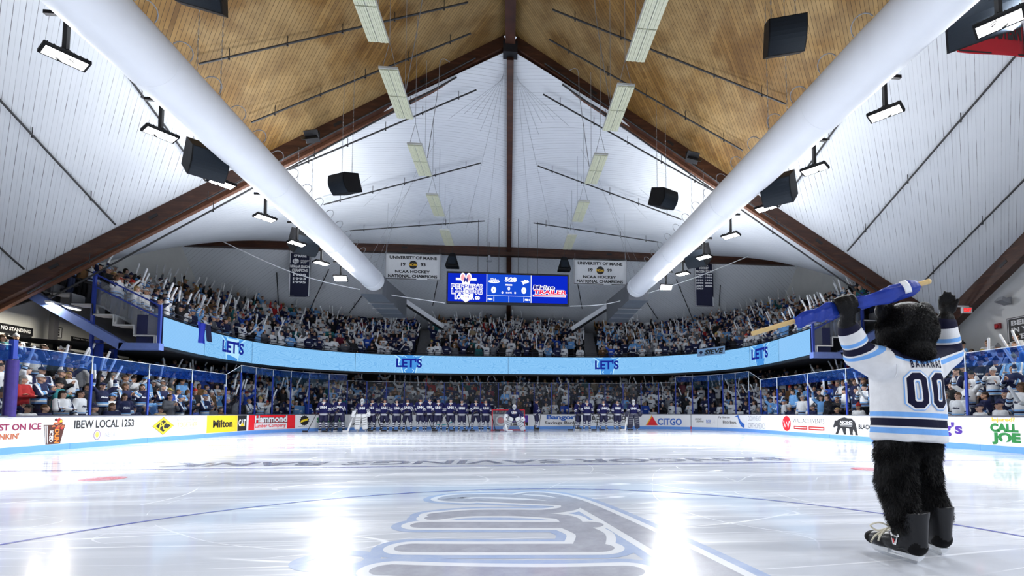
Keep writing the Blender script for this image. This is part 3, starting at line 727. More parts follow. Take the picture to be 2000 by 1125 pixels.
mb = MB(); strip(mb, [clampx(bal(s, .1)[0]) for s in BS], [clampx(bal(s, 7.6)[0]) for s in BS], 3.72, 4.1); struct(mb.build('ceiling_under_balcony', mat('balcony_soffit', (0.03, 0.03, 0.035), 0.8)))
# dark back wall under the balcony
mb = MB(); strip(mb, [clampx(bal(s, 7.4)[0]) for s in BS[12:-12]], [clampx(bal(s, 7.4)[0]) for s in BS[12:-12]], 0, 4.1); struct(mb.build('wall_under_balcony', mat('dim_block_wall', (0.10, 0.10, 0.10), 0.8, var=0.4, scale=0.8)))
# pale aisle steps through the balcony seats
STEPM = mat('aisle_concrete', (0.22, 0.22, 0.23), 0.8, var=0.25)
for s_ in (BTOT * .375, BTOT * .625):
    mb = MB()
    for k in range(2 * UP_ROWS):
        o = .2 + .39 * k; z = 4.2 + .205 * k; p, n = bal(s_, o); mb.box((p.x, p.y, z - .06), (.9, .42, .34), None, Matrix.Rotation(math.atan2(n.x, -n.y), 3, 'Z'))
    struct(mb.build('floor_aisle_steps', STEPM))
# ---------------------------------------------------------------- LED ribbon on the balcony front
def led_material(name, plain):
    m = bpy.data.materials.new(name); m.use_nodes = True; t = NT(m); t.n.clear()
    tc = t.new('ShaderNodeTexCoord').outputs['Object']
    n1 = t.noise(t.new('ShaderNodeMapping', {'Vector': tc, 'Scale': (.35, .35, .9)}).outputs[0], 1.0, 2)
    lines = t.math('SINE', t.math('MULTIPLY', n1, 260.0))
    c = t.mix(t.ramp(lines, [(0.35, 0.0), (0.8, 0.55)]), (0.26, 0.56, 0.90), (0.13, 0.38, 0.74)) if not plain else t.mix(t.noise(tc, .25, 2), (0.30, 0.58, 0.92), (0.24, 0.53, 0.9))
    px_ = t.math('GREATER_THAN', t.math('FRACT', t.math('MULTIPLY', t.new('ShaderNodeSeparateXYZ', {0: tc}).outputs[2], 26.0)), 0.12)
    c = t.mix(px_, (0.08, 0.3, 0.6), c)
    e = t.new('ShaderNodeEmission', {0: c, 1: 0.78}); o = t.new('ShaderNodeOutputMaterial'); t.l.new(e.outputs[0], o.inputs[0]); return m
def emis(name, col, st=0.8):
    if name in MATS: return MATS[name]
    m = bpy.data.materials.new(name); m.use_nodes = True; t = NT(m); t.n.clear()
    e = t.new('ShaderNodeEmission', {0: tuple(col) + (1,), 1: st}); o = t.new('ShaderNodeOutputMaterial'); t.l.new(e.outputs[0], o.inputs[0]); MATS[name] = m; return m
LEDT, LEDP = led_material('led_contour_pattern', False), led_material('led_plain_blue', True)
Z0, Z1 = 3.78, 4.98
def bfn(s, z, d=0.0):
    p, n = bal(s); q = p + n * d; return (q.x, q.y, z)
led = thing('led_ribbon_board', 'long light blue LED ribbon board curving along the balcony front', 'LED board')
def bstrip(mb, s0, s1, z0, z1, d, m):
    n = max(2, int((s1 - s0) / .5)); ss = [s0 + (s1 - s0) * i / n for i in range(n + 1)]
    mb.add([bfn(s, z, d) for z in (z0, z1) for s in ss], [(i, i + 1, n + 2 + i, n + 1 + i) for i in range(n)], m)
mb = MB(); bstrip(mb, 0, BTOT, Z0 - .14, Z1 + .06, -.02, BLACK); bstrip(mb, 0, BTOT, Z1 + .04, Z1 + .06, .05, BLACK)
for z in (Z0 - .14, Z1 + .05):
    ss = [BTOT * i / 60 for i in range(61)]; mb.add([bfn(s, z, d) for d in (-.2, .05) for s in ss], [(i, i + 1, 62 + i, 61 + i) for i in range(60)], BLACK)
for s in (0.0, BTOT): mb.add([bfn(s, z, d) for z in (Z0 - .14, Z1 + .06) for d in (-.9, .04)], [(0, 1, 3, 2)], NAVY)
mb.build('housing', None, led)
SEGS = [(0.0, 3.45, LEDP), (3.45, 7.3, LEDT), (7.3, 14.0, LEDT), (14.0, BTOT / 2, LEDT), (BTOT / 2, BTOT - 14, LEDT), (BTOT - 14, BTOT - 6.4, LEDT), (BTOT - 6.4, BTOT - 3.35, LEDT), (BTOT - 3.35, BTOT, LEDP)]
for a, b, m in SEGS:
    mb = MB(); bstrip(mb, a + .01, b - .01, Z0, Z1, .03, m); mb.build('screen_panel', None, led)
L_MID, L_NAVY, L_PALE = emis('led_mid_blue', (0.06, 0.27, 0.68)), emis('led_navy', (0.01, 0.02, 0.25)), emis('led_pale', (0.42, 0.72, 0.95))
for c in (5.8, 17.45, BTOT - 17.2, BTOT - 5.35):
    mb = MB(); h = Z1 - Z0
    sh = [(-.95, 1), (-.6, .78), (-.75, .5), (-.5, .3), (-.42, 0), (.42, 0), (.5, .3), (.75, .5), (.6, .78), (.95, 1), (.5, .92), (.3, 1), (-.3, 1), (-.5, .92)]
    put_poly(mb, [(c + u * 1.08, Z0 + v * h) for u, v in sh], lambda u, v, d: bfn(u, v, d), L_PALE, .036)
    put_poly(mb, [(c + u * .92, Z0 + v * h) for u, v in sh], lambda u, v, d: bfn(u, v, d), L_MID, .04)
    for u in (-.22, .22): put_stroke(mb, catmull([(c + u, Z0 + .02), (c + u * 1.4, Z0 + .15 * h), (c + u * .6, Z0 + .24 * h)], 4), .05, lambda p, q, d: bfn(p, q, d), L_PALE, .044)
    put_stroke(mb, catmull([(c - .3, Z1 - .06), (c, Z1 - .2), (c + .3, Z1 - .06)], 5), .05, lambda p, q, d: bfn(p, q, d), L_PALE, .044)
    mb.build('shield_graphic', None, led)
    mb = MB(); put_text(mb, "LET'S", lambda u, v, d: bfn(u, v, d), c - .85, c + .85, Z0 + .3 * h, Z0 + .84 * h, L_NAVY, .03, 0, .055); mb.build('lettering', None, led)
# guard rail above the ribbon
RAILM = mat('dark_rail', (0.03, 0.03, 0.05), 0.4, 0.3)
gr = thing('guard_rail', 'thin dark guard rail along the top of the balcony front', 'railing')
for z in (5.15, 5.32):
    mb = MB(); mb.tube([bfn(BTOT * i / 80, z, -.12) for i in range(81)], .018, 6); mb.build('rail', RAILM, gr)
for i in range(29):
    mb = MB(); s = BTOT * i / 28; mb.tube([bfn(s, 4.3, -.12), bfn(s, 5.32, -.12)], .016, 6); mb.build('post', RAILM, gr)
# hanging sign beside the ribbon
sv = thing('cloth_banner', 'small light blue banner hung over the balcony rail above the ribbon board', 'banner')
c = BTOT - 9.6
mb = MB(); bstrip(mb, c - 1.1, c + 1.1, 4.78, 5.28, .09, mat('pale_blue_cloth', (0.3, 0.5, 0.75), 0.8)); mb.build('cloth', None, sv)
mb = MB(); put_text(mb, 'SIEVE', lambda u, v, d: bfn(u, v, d), c - .55, c + 1.0, 4.86, 5.18, INK, .03, .25, .1); put_poly(mb, [(c - .95, 5.05), (c - .8, 4.88), (c - .65, 5.05), (c - .8, 5.15)], lambda u, v, d: bfn(u, v, d), NAVY, .1); mb.build('lettering', None, sv)
fl = thing('draped_flag', 'royal blue and black flag draped over the balcony rail', 'flag')
mb = MB(); s = 2.9
mb.grid(lambda u, v: bfn(s - .35 + .7 * u + .12 * v, 5.25 - .95 * v, .12 + .05 * math.sin(9 * u + 3 * v)), 12, 10, mat('royal_cloth', (0.005, 0.02, 0.4), 0.6)); mb.build('blue_cloth', None, fl)
mb = MB(); mb.grid(lambda u, v: bfn(s + .3 + .4 * u + .2 * v, 5.25 - .8 * v, .14 + .04 * math.sin(8 * u)), 8, 8, NAVY); mb.build('dark_cloth', None, fl)
# ---------------------------------------------------------------- ends of the balcony: stringer, steps, clear panel, posts
ALU = mat('aluminium', (0.55, 0.56, 0.58), 0.35, 0.7)
CLEAR = glass_material('clear_side_panel', (0.9, 0.92, 0.95), 1.0, 0.22, (0.6, 0.65, 0.75))
STRB = mat('blue_stringer', (0.13, 0.2, 0.5), 0.4, var=0.2)
for sx, side in ((-1, 'coffee-advert'), (1, 'costumed person')):
    st = thing('balcony_end_stair', 'stepped aluminium end of the balcony with blue stringer, on the %s side' % side, 'stair')
    y = 22.05
    MB().beam((sx * 14.0, y, 3.72), (sx * 15.5, y, 3.72), .3, .28).build('stringer_foot', STRB, st)
    MB().beam((sx * 15.4, y, 3.72), (sx * 20.2, y, 6.55), .3, .34).build('stringer', STRB, st)
    for k in range(8):
        o, z = up_row(k); x = sx * (14.1 + o)
        mb = MB(); mb.box((x, y + .25, z - .03), (.8, .6, .06), ALU); mb.box((x - sx * .4, y + .25, z - .22), (.05, .6, .36), ALU); mb.build('step', None, st)
    mb = MB(); mb.add([(sx * 14.15, y + .1, 4.0), (sx * 16.6, y + .1, 5.45), (sx * 16.6, y + .1, 6.5), (sx * 14.15, y + .1, 5.25)], [(0, 1, 2, 3)]); mb.build('clear_panel', CLEAR, st)
    for x, z0, z1 in ((14.1, 3.7, 5.45), (16.6, 3.0, 6.75), (19.2, 5.6, 8.0)):
        MB().beam((sx * x, y, z0), (sx * x, y, z1), .1, .1, up=(1, 0, 0)).build('post', ROYAL, st)
    for dz in (0.0, -.5):
        MB().beam((sx * 14.1, y, 5.4 + dz), (sx * 16.6, y, 6.65 + dz), .05, .06).build('hand_rail', ROYAL, st)
        MB().beam((sx * 16.6, y, 6.65 + dz), (sx * 20.3, y, 8.3 + dz), .05, .05).build('hand_rail', BLACK, st)
    for x, yy in ((16.5, 22.3), (17.6, 24.6)):
        c = thing('support_column', 'slim dark blue steel column under the balcony end, %s on the %s side' % ('front one' if x < 17 else 'rear one', side), 'column')
        c['kind'] = 'thing'
        MB().box((sx * x, yy, 2.0), (.2, .2, 4.0)).build('shaft', ROYAL, c); MB().box((sx * x, yy, .02), (.35, .35, .04)).build('base_plate', BLACK, c)
# ================================================================ things hung from the roof
def roof_at(x, y): return roof1(x, y) if y < YG else roof2(x, min(y, YT))
LENS = emis('lamp_lens', (1.0, 0.98, 0.95), 14.0)
LENSB = emis('lamp_lens_glaring', (1.0, 0.98, 0.96), 420.0)
FIN = mat('black_lamp_body', (0.003, 0.003, 0.0035), 0.55, spec=0.15)
LX, LZ, LP, LY0 = 8.15, 7.6, 2.58, 9.87
FLOOD_W, ADDED_UPLIGHT = 172.0, 60.0  # lamp power, then the upward light added to brighten the roof
def flood(sx, y, label, glare=False):
    t = thing('flood_lamp', label, 'lamp', (sx * LX, y, LZ), group='black flood lamps hung in two rows under the ducts')
    MB().beam((sx * -.02, -.06, .78), (sx * .34, -.06, .78), .07, .07).build('bracket', FIN, t)
    MB().box((0, 0, .44), (.075, .075, .72)).build('pole', FIN, t)
    mb = MB(); mb.box((0, 0, .07), (.22, .14, .07)); mb.box((-.11, 0, .0), (.03, .1, .14)); mb.box((.11, 0, .0), (.03, .1, .14)); mb.build('yoke', FIN, t)
    rz = -sx * math.radians(54) if not glare else 0.0
    tilt = Matrix.Rotation(rz, 3, 'Z') @ (Matrix.Rotation(math.radians(-48 if glare else -8), 3, 'X'))
    hd = MB(); hd.box((0, 0, 0), (.66, .34, .07), None, tilt)
    for k in range(7): hd.box(tilt @ Vector((-.27 + .09 * k, 0, .05)), (.02, .28, .05), None, tilt)
    h = hd.build('head', FIN, t, bevel=.012)
    dn = tilt @ Vector((0, 0, -1))
    c = dn * .0365; u, v = tilt @ Vector((1, 0, 0)), tilt @ Vector((0, 1, 0))
    ln = MB(); ln.add([c - u * .29 - v * .13, c + u * .29 - v * .13, c + u * .29 + v * .13, c - u * .29 + v * .13], [(3, 2, 1, 0)]); ln.build('lens', LENSB if glare else LENS, h)
    for en, up in ((FLOOD_W * (2.2 if glare else .95 if y < 1 else .5 if y < 8 else .9 if y < 16 else 1.7), False), (ADDED_UPLIGHT * (.9 if y < 16 else 1.7), True)):  # second entry is an added uplight; the lamp itself only shines down
        l = bpy.data.lights.new('flood_and_added_uplight', 'AREA'); l.energy = en; l.shape = 'RECTANGLE'; l.size = .58; l.size_y = .26
        l.color = (0.95, 0.97, 1.0)
        if not up: l.spread = math.radians(150)
        o = bpy.data.objects.new('flood_and_added_uplight', l); COL.objects.link(o); o.parent = t
        q = tilt.to_quaternion() if not up else Vector((0, 0, -1)).rotation_difference(Vector((0, 0, 1)))
        o.rotation_mode = 'QUATERNION'; o.rotation_quaternion = q; o.location = tuple(dn * .06) if not up else (sx * .45, 0, .12)
    return t
for sx, side in ((-1, 'coffee-advert duct'), (1, 'CALL JOE duct')):
    for k in range(-7, 7):
        y = LY0 + LP * k; g = k == 6
        pos = 'glaring straight at the viewer, ' if g else ''
        lab = ('glaring flood lamp at the far end of the %s' % side) if g else ('black flood lamp under the %s, %s before the glaring one' % (side.replace('over', 'above') , nth(6 - k - 1)))
        flood(sx, y, lab, g)
# ---------------------------------------------------------------- air ducts
DUCT = mat('white_duct', (0.74, 0.76, 0.79), 0.55, var=0.05, scale=1.5)
DUCTG = mat('galvanised_duct', (0.15, 0.155, 0.17), 0.5, 0.2, var=0.25)
for sx, side in ((-1, 'coffee-advert'), (1, 'CALL JOE')):
    X, Z = sx * 7.48, 8.4
    t = thing('air_duct', 'big round white air duct running along the rink on the %s side' % side, 'duct')
    mb = MB(); mb.tube([(X, -8, Z), (X, 8.9, Z), (X, 8.95, Z), (X, 20, Z), (X, 28.2, Z)], [.56, .56, .575, .57, .56], 40); mb.build('tube', DUCT, t)
    mb = MB(); mb.tube([(X, 28.1, Z), (X, 28.75, Z)], [.575, .585], 40); mb.build('end_collar', WHITE, t)
    for y in (5.5, 11.0, 16.5, 22.0):
        mb = MB(); mb.tube([(X, y, Z), (X, y + .08, Z)], .577, 40); mb.build('seam_band', DUCT, t)
    for k in range(22):
        y = 3.4 + 1.13 * k; mb = MB()
        c = Vector((X - sx * .42, y, Z + .42))
        mb.tube([c + Vector((-sx * .16 * math.sin(a), .28 * math.cos(a), .16 * math.sin(a))) for a in [PI * i / 8 for i in range(9)]], .012, 5); mb.build('cable_loop', GREY, t)
    hd = thing('duct_hood', 'grey sheet metal hood at the end of the white duct on the %s side' % side, 'duct hood')
    mb = MB(); mb.box((sx * 7.6, 29.25, 8.2), (1.2, .9, 1.1)); mb.build('plenum', DUCTG, hd)
    mb = MB(); a = [(sx * 7.0, 29.7, 7.65), (sx * 8.2, 29.7, 7.65), (sx * 8.2, 29.7, 8.7), (sx * 7.0, 29.7, 8.7)]; b = [(sx * 6.6, 33.5, 7.2), (sx * 8.0, 33.5, 7.2), (sx * 8.0, 33.5, 8.6), (sx * 6.6, 33.5, 8.6)]
    mb.loft([a, b], None, False); mb.build('tapered_duct', DUCTG, hd)
    for y in (30.6, 31.6, 32.6): MB().box((sx * 7.5, y, 7.55 - .09 * (y - 30)), (1.5, .05, .06)).build('flange', STEEL, hd)
    tr = thing('cable_tray', 'narrow black cable tray carrying the flood lamps on the %s side' % side, 'cable tray')
    for dx in (0, .13):
        MB().beam((sx * (8.1 + dx), -8, 8.42), (sx * (8.1 + dx), 26.5, 8.42), .02, .05).build('side_rail', BLACK, tr)
    mb = MB()
    for k in range(150): mb.box((sx * 8.165, -8 + .23 * k, 8.41), (.13, .015, .015))
    mb.build('rung', BLACK, tr)
    for k in range(12):
        y = 2 + 2.1 * k; MB().beam((sx * 8.16, y, 8.44), (sx * 7.9, y, 8.72), .02, .02, up=(0, 1, 0)).build('hanger', BLACK, tr)
# ---------------------------------------------------------------- twin fluorescent fixtures (switched off)
FLH = mat('fixture_housing', (0.5, 0.52, 0.5), 0.4); FLN = mat('ribbed_lens', (0.52, 0.53, 0.38), 0.3, var=0.25, scale=18)
def fluor(sx, y, label):
    t = thing('fluorescent_fixture', label, 'ceiling light', (sx * 3.45, y, 10.8), group='switched-off twin fluorescent fixtures in two rows')
    mb = MB(); mb.box((0, 0, .05), (.54, 2.46, .06)); mb.build('housing', FLH, t)
    for i in range(2):
        for j in range(2):
            mb = MB()
            for k in range(5): mb.box((-.135 + .27 * i - .1 + .05 * k, -.61 + 1.22 * j, .0), (.045, 1.18, .05 if k % 2 else .035))
            mb.build('lens', FLN, t)
    for e in (-1, 1):
        mb = MB(); mb.tube([(-.2, e * 1.1, .08), (0, e * 1.1, .9), (0, e * 1.1, roof_at(3.45, y) - 10.8)], .008, 4); mb.tube([(.2, e * 1.1, .08), (0, e * 1.1, .9)], .008, 4); mb.build('hanger', GREY, t)
    return t
for sx, side in ((-1, 'coffee-advert'), (1, 'CALL JOE')):
    for k, y in enumerate((3.6, 7.9, 12.0, 15.5, 19.6, 23.9, 28.35)):
        fluor(sx, y, 'switched-off twin fluorescent fixture, %s side, %s from the scoreboard' % (side, nth(6 - k)))
    for k, (y0, y1) in enumerate(((15.2, 16.6), (19.4, 20.6))):
        c = thing('cable', 'thin grey cable hooking down to a fluorescent fixture, %s one on the %s side' % (('nearer', 'farther')[k], side), 'cable')
        z = roof_at(2.9, y1) - .4
        mb = MB(); mb.tube(catmull([(sx * 2.5, y1, z), (sx * 2.75, y1, z + .12), (sx * 2.9, y1, z - .1), (sx * 2.95, y1 - .05, z - 1.2), (sx * 3.2, y0 + .3, 11.0)], 6), .014, 5); mb.build('wire', GREY, c)
# ---------------------------------------------------------------- loudspeakers
SPK = mat('black_speaker_cabinet', (0.004, 0.004, 0.005), 0.6, spec=.2); GRIL = mat('speaker_grille', (0.010, 0.015, 0.022), 0.6, scale=60, var=0.4, spec=.2)
def speaker(loc, s, rz, label, pitch=0.5, chains=True, spread=0.3):
    t = thing('loudspeaker', label, 'loudspeaker', loc, rz)
    R_ = Matrix.Rotation(pitch, 3, 'X')
    mb = MB(); n = 8
    prof = [(.5, .42), (.5, -.38)] + [(-.35 - .15 * math.sin(PI * i / n), -.42 + .84 * i / n) for i in range(n + 1)]     # (y back, z)
    L = [R_ @ Vector((-.46 * s, y * s, z * s)) for y, z in prof]; Rr = [R_ @ Vector((.46 * s, y * s, z * s)) for y, z in prof]
    k = len(prof); mb.add(L + Rr, [tuple(range(k))[::-1], tuple(range(k, 2 * k))] + [(i, (i + 1) % k, k + (i + 1) % k, k + i) for i in range(k)]); mb.build('cabinet', SPK, t)
    g = MB(); q = [(-.36 - .15 * math.sin(PI * i / n), -.40 + .80 * i / n) for i in range(n + 1)]
    g.add([R_ @ Vector((sx_ * .43 * s, y * s - .012, z * s)) for sx_ in (-1, 1) for y, z in q], [(i, i + 1, n + 2 + i, n + 1 + i) for i in range(n)]); g.build('grille', GRIL, t)
    if chains:
        for e in (-1, 1):
            zt = roof_at(loc[0], loc[1]) - loc[2]
            mb = MB()
            for j in range(int(max(0, zt - .3 * s) / .14)):
                z = .34 * s + .14 * j; mb.tube([(e * spread * s + .015 * math.cos(a) * (j % 2), .1 + .015 * math.cos(a) * ((j + 1) % 2), z + .07 + .08 * math.sin(a)) for a in [2 * PI * i / 6 for i in range(7)]], .006, 4)
            mb.build('chain', STEEL, t)
    return t
for sx, side in ((-1, 'coffee-advert'), (1, 'CALL JOE')):
    speaker((sx * 6.25, 19.6, 9.75), .86, sx * .5, 'black loudspeaker hung on two long chains under the white roof, %s side' % side, .35)
    speaker((sx * 8.35, 14.6, 8.0), .95, -sx * .75, 'black loudspeaker beneath the duct, near one of two on the %s side' % side, .6)
    speaker((sx * 8.35, 21.4, 8.0), .95, -sx * .75, 'black loudspeaker beneath the duct, far one of two on the %s side' % side, .6)
    hs = thing('loudspeaker', 'small flared black loudspeaker under the cross beam, %s side of the scoreboard' % side, 'loudspeaker', (sx * 3.5, 31.6, 10.55))
    mb = MB(); mb.loft([[Vector((x * w_, y * w_ * .8, z)) for x, y in ((-1, -1), (1, -1), (1, 1), (-1, 1))] for z, w_ in ((-.48, .40), (-.40, .41), (.30, .2), (.42, .12))], None, False); mb.build('cabinet', SPK, hs, bevel=.01)
    MB().box((0, -.33, -.1), (.46, .02, .5), None, Matrix.Rotation(-.22, 3, 'X')).build('grille', GRIL, hs); MB().tube([(0, 0, .4), (0, 0, .95)], .02, 6).build('stem', BLACK, hs)
    br = thing('roof_brace', 'pale sloping brace from the duct hood down to the balcony aisle, %s side' % side, 'brace')
    MB().beam((sx * 8.6, 36.0, 9.75), (sx * 4.9, 38.6, 7.5), .22, .34).build('brace', WHITE, br); MB().beam((sx * 8.6, 35.96, 9.53), (sx * 4.9, 38.56, 7.28), .24, .08).build('edge', BLACK, br)
    speaker((sx * 8.5, 7.9, 8.35), 1.15, -sx * .8, 'large black loudspeaker close overhead beside the duct on the %s side' % side, .6)
    speaker((sx * 7.2, 12.1, 10.95), 1.0, -sx * .35, 'black loudspeaker hung against the wooden ceiling on the %s side' % side, .5)
    # flood lights clamped to the sloping beam
    f = thing('spot_lamp', 'small black spot lamp clamped under the sloping beam on the %s side' % side, 'lamp', (sx * 7.9, 20.7, 12.15))
    mb = MB(); mb.box((0, 0, .22), (.5, .06, .06)); mb.box((-.25, 0, .08), (.05, .06, .3)); mb.box((.25, 0, .08), (.05, .06, .3)); mb.build('yoke', BLACK, f)
    rt = Matrix.Rotation(-.7, 3, 'X') @ Matrix.Rotation(sx * .5, 3, 'Y')
    MB().box((0, -.1, -.02), (.55, .5, .22), None, rt, .75).build('body', BLACK, f, bevel=.02); MB().box((0, -.28, -.2), (.62, .02, .3), None, rt).build('visor', BLACK, f)
h = thing('horn_lamp', 'small grey spot lamp under the cross beam above the scoreboard', 'lamp', (-1.24, 31.6, 10.85))
mb = MB(); mb.tube([(0, 0, -.3), (0, 0, .05)], [.2, .08], 12); mb.build('shade', GREY, h); MB().tube([(0, 0, .05), (0, 0, .9)], .012, 5).build('stem', BLACK, h)
# ---------------------------------------------------------------- sprinkler pipes and rods
PIPE = mat('dark_pipe', (0.02, 0.02, 0.022), 0.5)
def pipe(label, p0, p1, r=.035, studs=5):
    t = thing('sprinkler_pipe', label, 'pipe', group='sprinkler pipes under the roof'); p0, p1 = Vector(p0), Vector(p1)
    MB().tube([p0, p1], r, 8).build('run', PIPE, t)
    for k in range(studs):
        c = p0.lerp(p1, (k + .5) / studs); mb = MB(); mb.tube([c, c + Vector((0, 0, .3))], .014, 5); mb.tube([c - Vector((0, 0, .09)), c], [.035, .02], 6); mb.build('sprinkler_head', PIPE, t)
    return t
for sx, side in ((-1, 'coffee-advert'), (1, 'CALL JOE')):
    for i, (y0, y1, x1) in enumerate(((18.5, 17.2, 10.2), (19.98, 19.64, 9.7))):
        pipe('sprinkler pipe under the wooden ceiling, %s side, %s toward the sloping beam' % (side, nth(i)), (sx * 1.6, y0, roof1(1.6, y0) - .35), (sx * x1, y1, roof1(x1, y1) - .35))
    for i, (y0, y1) in enumerate(((22.14, 21.75), (26.28, 25.8), (30.78, 30.0))):
        pipe('sprinkler pipe under the white inner roof, %s side, %s toward the cross beam' % (side, nth(i)), (sx * 1.5, y0, roof2(1.5, y0) - .35), (sx * 9.2, y1, roof2(9.2, y1) - .35))
    for i, x in enumerate((12.6, 15.8, 18.9)):
        pipe('sprinkler pipe lengthwise on the white outer ceiling, %s out from duct, %s side' % (nth(i), side), (sx * x, 5, roof1(x, 5) - .3), (sx * (x - .6), 21.0, roof1(x - .6, 21.0) - .3), .035, 7)
    for i in range(2):
        pipe('long dark pipe slanting below the sloping beam, %s of two on the %s side' % (('upper', 'lower')[i], side), (sx * (1.5 + .8 * i), 21.2 + .25 * i, 16.3 - .75 * i), (sx * (18.3 - .6 * i), 21.2 + .25 * i, 5.62 - .12 * i), .035, 4)
    c = thing('conduit', 'white cable sagging from the side roof to the scoreboard on the %s side' % side, 'cable')
    pts = [(-16.98, 11.18), (-12.72, 9.28), (-8.81, 8.32), (-3.78, 7.61)] if sx < 0 else [(17.37, 12.0), (11.49, 9.51), (6.53, 7.9), (3.75, 7.6)]
    MB().tube(catmull([(x, 30.6, z) for x, z in pts], 8), .028, 6).build('wire', WHITE, c)
    for i, (x, y0, z0, x1, z1) in enumerate(((9.9, 37.0, 10.6, 12.0, 8.6), (15.6, 35.6, 11.0, 16.5, 8.8), (4.8, 35.5, 11.4, 5.6, 9.0), (12.2, 35.5, 11.3, 14.4, 8.2))):
        pipe('thin dark rod on the end roof, %s from the scoreboard, %s side' % (('third', 'fourth', 'first', 'second')[i], side), (sx * x, y0, z0 - .5), (sx * x1, y0 + 2.5, z1), .03, 2)
    # thin bracing wires in the inner bay
    w_ = thing('brace_wire', 'faint thin brace wires crossing the white inner roof on the %s side' % side, 'wire')
    for k in range(7):
        x0, y0, x1, y1 = .3, 21.9 + .05 * k, 1.5 + 1.25 * k, 33.0 - 1.1 * k
        MB().tube([(sx * x0, y0, roof2(x0, y0) - .35), (sx * x1, y1, roof2(x1, y1) - .2)], .006, 4).build('wire', GREY, w_)
    for k in range(4):
        x0, y0, x1, y1 = 3.5 + k, 24 + 1.2 * k, 7.5, 27.5 + 1.3 * k
        MB().tube([(sx * x0, y0, roof2(x0, y0) - .3), (sx * x1, y1, 9.0)], .006, 4).build('wire', GREY, w_)
# ---------------------------------------------------------------- cloth banners
CLW = mat('white_cloth', (0.68, 0.69, 0.70), 0.8, var=0.06); CLN = mat('navy_cloth', (0.008, 0.01, 0.035), 0.8); CLR = mat('red_cloth', (0.42, 0.01, 0.02), 0.8)
def banner(label, x0, x1, z0, z1, y, cloth, border, draw, wave=.02):
    t = thing('cloth_banner', label, 'banner'); cx, cz = (x0 + x1) / 2, (z0 + z1) / 2
    fn = lambda u, v, d=0.0: (u, y - d + wave * math.sin(u * 3.1 + v), v)
    mb = MB(); mb.grid(lambda a, b: fn(x0 + (x1 - x0) * a, z0 + (z1 - z0) * b), 10, 10, cloth); o = mb.build('cloth', None, t)
    so = o.modifiers.new('thickness', 'SOLIDIFY'); so.thickness = .01; so.offset = -1
    mb = MB(); g = .04
    put_stroke(mb, [(x0 + g, z0 + g), (x1 - g, z0 + g), (x1 - g, z1 - g), (x0 + g, z1 - g)], .05, fn, border, .012, True); mb.build('border', None, t)
    parts = {}
    draw(lambda nm: parts.setdefault(nm, MB()), fn, x0, x1, z0, z1)
    for nm, q in parts.items(): (build_split(q, nm, t) if nm == 'lettering' else q.build(nm, None, t))
    for x in (x0 + .1, x1 - .1): MB().tube([fn(x, z1), (x, y, z1 + .35)], .01, 4).build('tie', STEEL, t)
    return t
def champs(year):
    def d(L, fn, x0, x1, z0, z1):
        a = L('lettering'); w_, h_ = x1 - x0, z1 - z0; X = lambda f: x0 + f * w_; Z = lambda f: z0 + f * h_
        put_text(a, 'UNIVERSITY OF MAINE', fn, X(.08), X(.92), Z(.77), Z(.89), INK, .03, 0, .014); put_text(a, year[:2], fn, X(.28), X(.36), Z(.51), Z(.64), INK, .03, 0, .014); put_text(a, year[2:], fn, X(.63), X(.72), Z(.51), Z(.64), INK, .03, 0, .014)
        put_text(a, 'NCAA HOCKEY', fn, X(.18), X(.80), Z(.25), Z(.36), INK, .03, 0, .014); put_text(a, 'NATIONAL CHAMPIONS', fn, X(.06), X(.93), Z(.07), Z(.19), INK, .03, 0, .014)
        c = L('round_logo'); put_poly(c, ellipse(X(.5), Z(.56), .155 * h_), fn, INK, .014); put_text(c, 'NCAA', fn, X(.43), X(.57), Z(.51), Z(.61), GOLD, .03, 0, .018)
    return d
banner('white championship banner reading 1993 on the coffee-advert side of the scoreboard', -7.9, -4.36, 9.6, 11.33, 33.0, CLW, INK, champs('1993'))
banner('white championship banner reading 1999 on the CALL JOE side of the scoreboard', 4.28, 7.9, 9.6, 11.33, 33.0, CLW, INK, champs('1999'))
def season(L, fn, x0, x1, z0, z1):
    a = L('lettering'); w_, h_ = x1 - x0, z1 - z0
    for txt, c, hh, u in (('UNIVERSITY', .945, .05, .84), ('OF MAINE', .87, .06, .6), ('REGULAR SEASON', .645, .055, .9), ('CHAMPIONS', .56, .07, .74), ('1988', .465, .055, .62), ('1993', .385, .055, .62), ('1995', .31, .055, .62)):
        put_text(a, txt, fn, x0 + w_ * (.5 - u / 2), x0 + w_ * (.5 + u / 2), z0 + h_ * (c - hh / 2), z0 + h_ * (c + hh / 2), BOARD, .035, 0, .014)
    g = L('puck_logo'); put_poly(g, ellipse(x0 + w_ * .3, z0 + h_ * .755, .2, .18), fn, BOARD, .014)
    for k in range(2): put_stroke(g, catmull([(x0 + w_ * .2, z0 + h_ * (.79 - .03 * k)), (x0 + w_ * .3, z0 + h_ * (.74 - .03 * k)), (x0 + w_ * .5, z0 + h_ * (.75 - .03 * k))], 4), .025, fn, CLN, .018)
    put_text(g, 'HOCKEY', fn, x0 + w_ * .52, x0 + w_ * .95, z0 + h_ * .755, z0 + h_ * .785, BOARD, .03, .3, .014); put_text(g, 'EAST', fn, x0 + w_ * .52, x0 + w_ * .82, z0 + h_ * .715, z0 + h_ * .745, BOARD, .03, .3, .014)
banner('tall dark banner listing regular season championship years', -14.25, -12.95, 8.6, 11.72, 34.3, CLN, BOARD, season)
